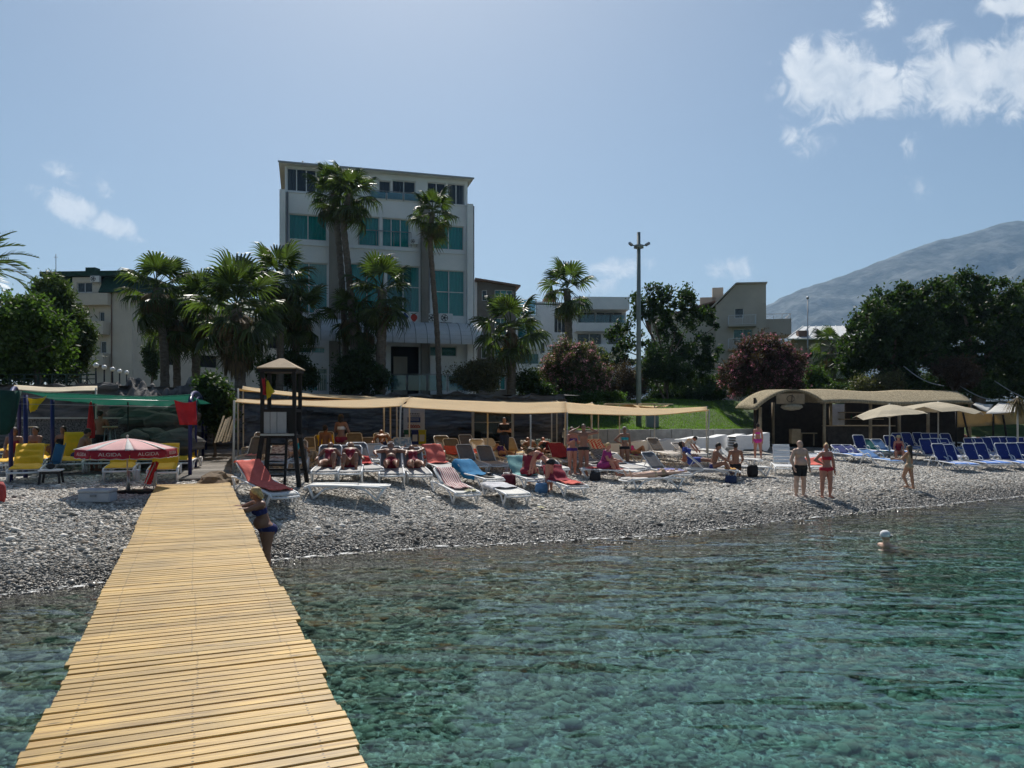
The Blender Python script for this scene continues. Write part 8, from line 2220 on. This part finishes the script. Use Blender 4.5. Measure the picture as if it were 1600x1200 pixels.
# boardwalk behind the jetty
bw = empty('boardwalk', (0, 0, 0), 0, 'grey weathered boardwalk leading inland from the jetty end', 'boardwalk')
GW = M('weathered_board', (.23, .21, .19), .9, .2, 3, .3, 20, stretch=(1, 8, 1), rnd=.2)
a0, a1 = gp(318, 752), gp(342, 698)
d = (a1 - a0); n = int(d.length / .16); sx = Vector((d.y, -d.x, 0)).normalized()
bmesh_ = MB().box((0, 0, 0), (1.25, .145, .04)).mesh('board', GW)
for q in range(n):
    c = a0 + d * (q / n); z = float(gz(c.x, c.y)) + .07
    link('board', bmesh_, bw, (c.x, c.y, z), (0, 0, math.atan2(-d.x, d.y) + random.uniform(-.02, .02)))
lp_ = empty('plank_pile', (0, 0, 0), 0, 'bundle of old planks leaning on the bush near the left poles', 'planks')
for q in range(6):
    a = at(336 + q * 4.4, 692 - q % 3, 24.5 + .06 * q); b = at(350 + q * 3.6, 650 + (q * 5) % 7, 25.6); MB().bar(a, b, .06, .025).build('plank', M('tan_old_plank', (.34, .27, .18), .9, .2, 4, stretch=(1, 6, 1)), lp_)
boulder('boulder', gp(343, 759) + Vector((0, 0, .1)), .36, 'brown rounded rock at the right end of the jetty', 'boulders on the rubble slope', 70, M('brown_rock', (.17, .12, .075), .9, .25, 4, .4), (1.3, 1, .7))
# garden wall and railing in the background left
gwall = empty('garden_wall', (0, 0, 0), 0, 'low white garden wall behind the left palms', 'wall')
a, b = at(285, 606, 52), at(470, 606, 54); MB().bar((a.x, a.y, 4.35), (b.x, b.y, 4.35), .25, .75).build('wall', WHITEW, gwall); MB().bar((a.x, a.y, 4.76), (b.x, b.y, 4.76), .34, .07).build('coping', WHITEW, gwall)
# overhead cables right
for k, (x0, y0, x1, y1) in enumerate(((1412, 572, 1475, 603), (1500, 603, 1572, 627), (1554, 595, 1640, 632))):
    a, b = at(x0, y0, 46.5), at(x1, y1, 44.0)
    tag(MB().tube([a.lerp(b, t / 10) - Vector((0, 0, .25 * math.sin(math.pi * t / 10))) for t in range(11)], .03, 5).build('cable', STEEL), ['sagging cable at the left above the thatched roof', 'cable sloping behind the canvas wind screen', 'cable nearest the right picture edge'][k], 'cable', 'cables above the beach bar')
# bags and small things
def bag(label, p, col, w=.4, h=.3, rz=0.3, name='beach_bag'):
    root = empty(name, p, rz, label, 'bag'); m = M('bag_%s' % label[:14].replace(' ', '_'), col, .8, .2, 7, .3, 30)
    MB().lathe([(.01, 0), (w * .42, .0), (w * .5, h * .3), (w * .47, h * .8), (w * .38, h), (w * .34, h * .97), (w * .3, h * .5)], n=14).build('body', m, root).scale = (1, .55, 1)
    for s_ in (-1, 1): MB().tube([(-.1, s_ * .06, h * .95), (-.07, s_ * .08, h * 1.4), (.07, s_ * .08, h * 1.4), (.1, s_ * .06, h * .95)], .009, 5).build('handle', m, root)
bag('blue and white beach bag at the feet of the bending woman', gp(846, 771), (.10, .22, .4)); bag('maroon beach bag between the blue and teal towel beds', gp(794, 762), (.12, .015, .03), .5, .4)
bag('black bag hanging at the end of the white sunbed', b_w3[0].matrix_world @ Vector((-.42, -.3, 0)), (.012, .012, .014), .42, .42, .1)
bag('colourful beach bag cut off by the left picture edge', gp(-12, 786), (.35, .05, .05), .5, .42); bag('dark bag between the zebra cloth beds', gp(930, 752), (.02, .02, .024), .4, .3)
bag('dark blue backpack under the sideways bed of the sitting man', gp(1142, 756), (.015, .03, .09), .45, .28)
SAN = MB().grid(lambda u, v: ((-.05 + .1 * u) * (.6 + .5 * math.sin(math.pi * (.15 + .75 * v))), -.13 + .26 * v, .02 + .004 * math.sin(u * 3)), 4, 8).tube([(-.035, 0, .02), (0, .05, .06), (.035, 0, .02)], .008, 5).mesh('sandal', BLACKM)
SANY = SAN.copy(); SANY.materials.clear(); SANY.materials.append(M('pale_yellow_rubber', (.6, .56, .35), .7, .1))
def sandal(label, p, rz, me=SAN):
    o = link('sandal', me, None, p, (0, 0, rz)); o.scale = (1.1, 1.1, 1.1); md = o.modifiers.new('s', 'SOLIDIFY'); md.thickness = .015
    tag(o, label, 'sandal', 'sandals')
for k, (px, py, lb) in enumerate(((846, 798, 'pale sandal on the pebbles below the teal towel bed'), (854, 799, 'black sandal on the pebbles below the teal towel bed'), (1396, 752, 'black sandal right of the walking girl, left one'), (1412, 751, 'black sandal right of the walking girl, right one'))):
    q = gp(px, py); sandal(lb, q + Vector((0, 0, .07)), .5 + k, SANY if k == 0 else SAN)
for k, x in enumerate((.05, .22)):
    sandal(['yellow sandal on the foot of the striped towel bed, left one', 'yellow sandal on the foot of the striped towel bed, right one'][k], b_n1[0].matrix_world @ Vector((x, -.82, SEAT_Z + .01)), -.4 + k * .5, SANY)
q = b_n2[0].matrix_world @ Vector((.02, -.6, SEAT_Z + .02)); tag(MB().lathe([(.19, 0), (.18, .012), (.1, .02), (.09, .09), (.05, .11), (.003, .112)], (0, 0, 0), 16).build('sun_hat', BLACKM, None, q), 'black sun hat on the blue towel bed', 'hat')
for k, (px, py, Y, lb) in enumerate(((606, 690, 34, 'blue crate behind the canopy poles'),)):
    c = at(px, py, Y); cr = empty('blue_crate', (c.x, Y, float(gz(c.x, Y))), .1, lb, 'crate'); bm_ = M('crate_blue', (.02, .08, .25), .6, .1)
    for s_ in (-1, 1): MB().box((s_ * .4, 0, .3), (.03, .5, .6)).build('side', bm_, cr); MB().box((0, s_ * .26, .3), (.77, .03, .6)).build('side', bm_, cr)
    MB().box((0, 0, .02), (.76, .48, .03)).build('bottom', bm_, cr)

# ------------------------------------------------------------------ haze
def haze():
    mb = MB(); x0, x1, y0, y1, z0, z1 = -3200, 6300, -160, 6300, -11, 1120
    mb.box(((x0 + x1) / 2, (y0 + y1) / 2, (z0 + z1) / 2), (x1 - x0, y1 - y0, z1 - z0))
    m, N, L = new_mat('air_haze'); N.remove(N['Principled BSDF'])
    v = N.new('ShaderNodeVolumePrincipled'); v.inputs['Color'].default_value = (.40, .66, 1.0, 1); v.inputs['Density'].default_value = .00011; v.inputs['Anisotropy'].default_value = .25
    L.new(v.outputs[0], N['Material Output'].inputs['Volume'])
    o = mb.build('haze', m); o['kind'] = 'stuff'; o['label'] = 'thin bluish haze in the air before the mountain'; o['category'] = 'haze'
haze()
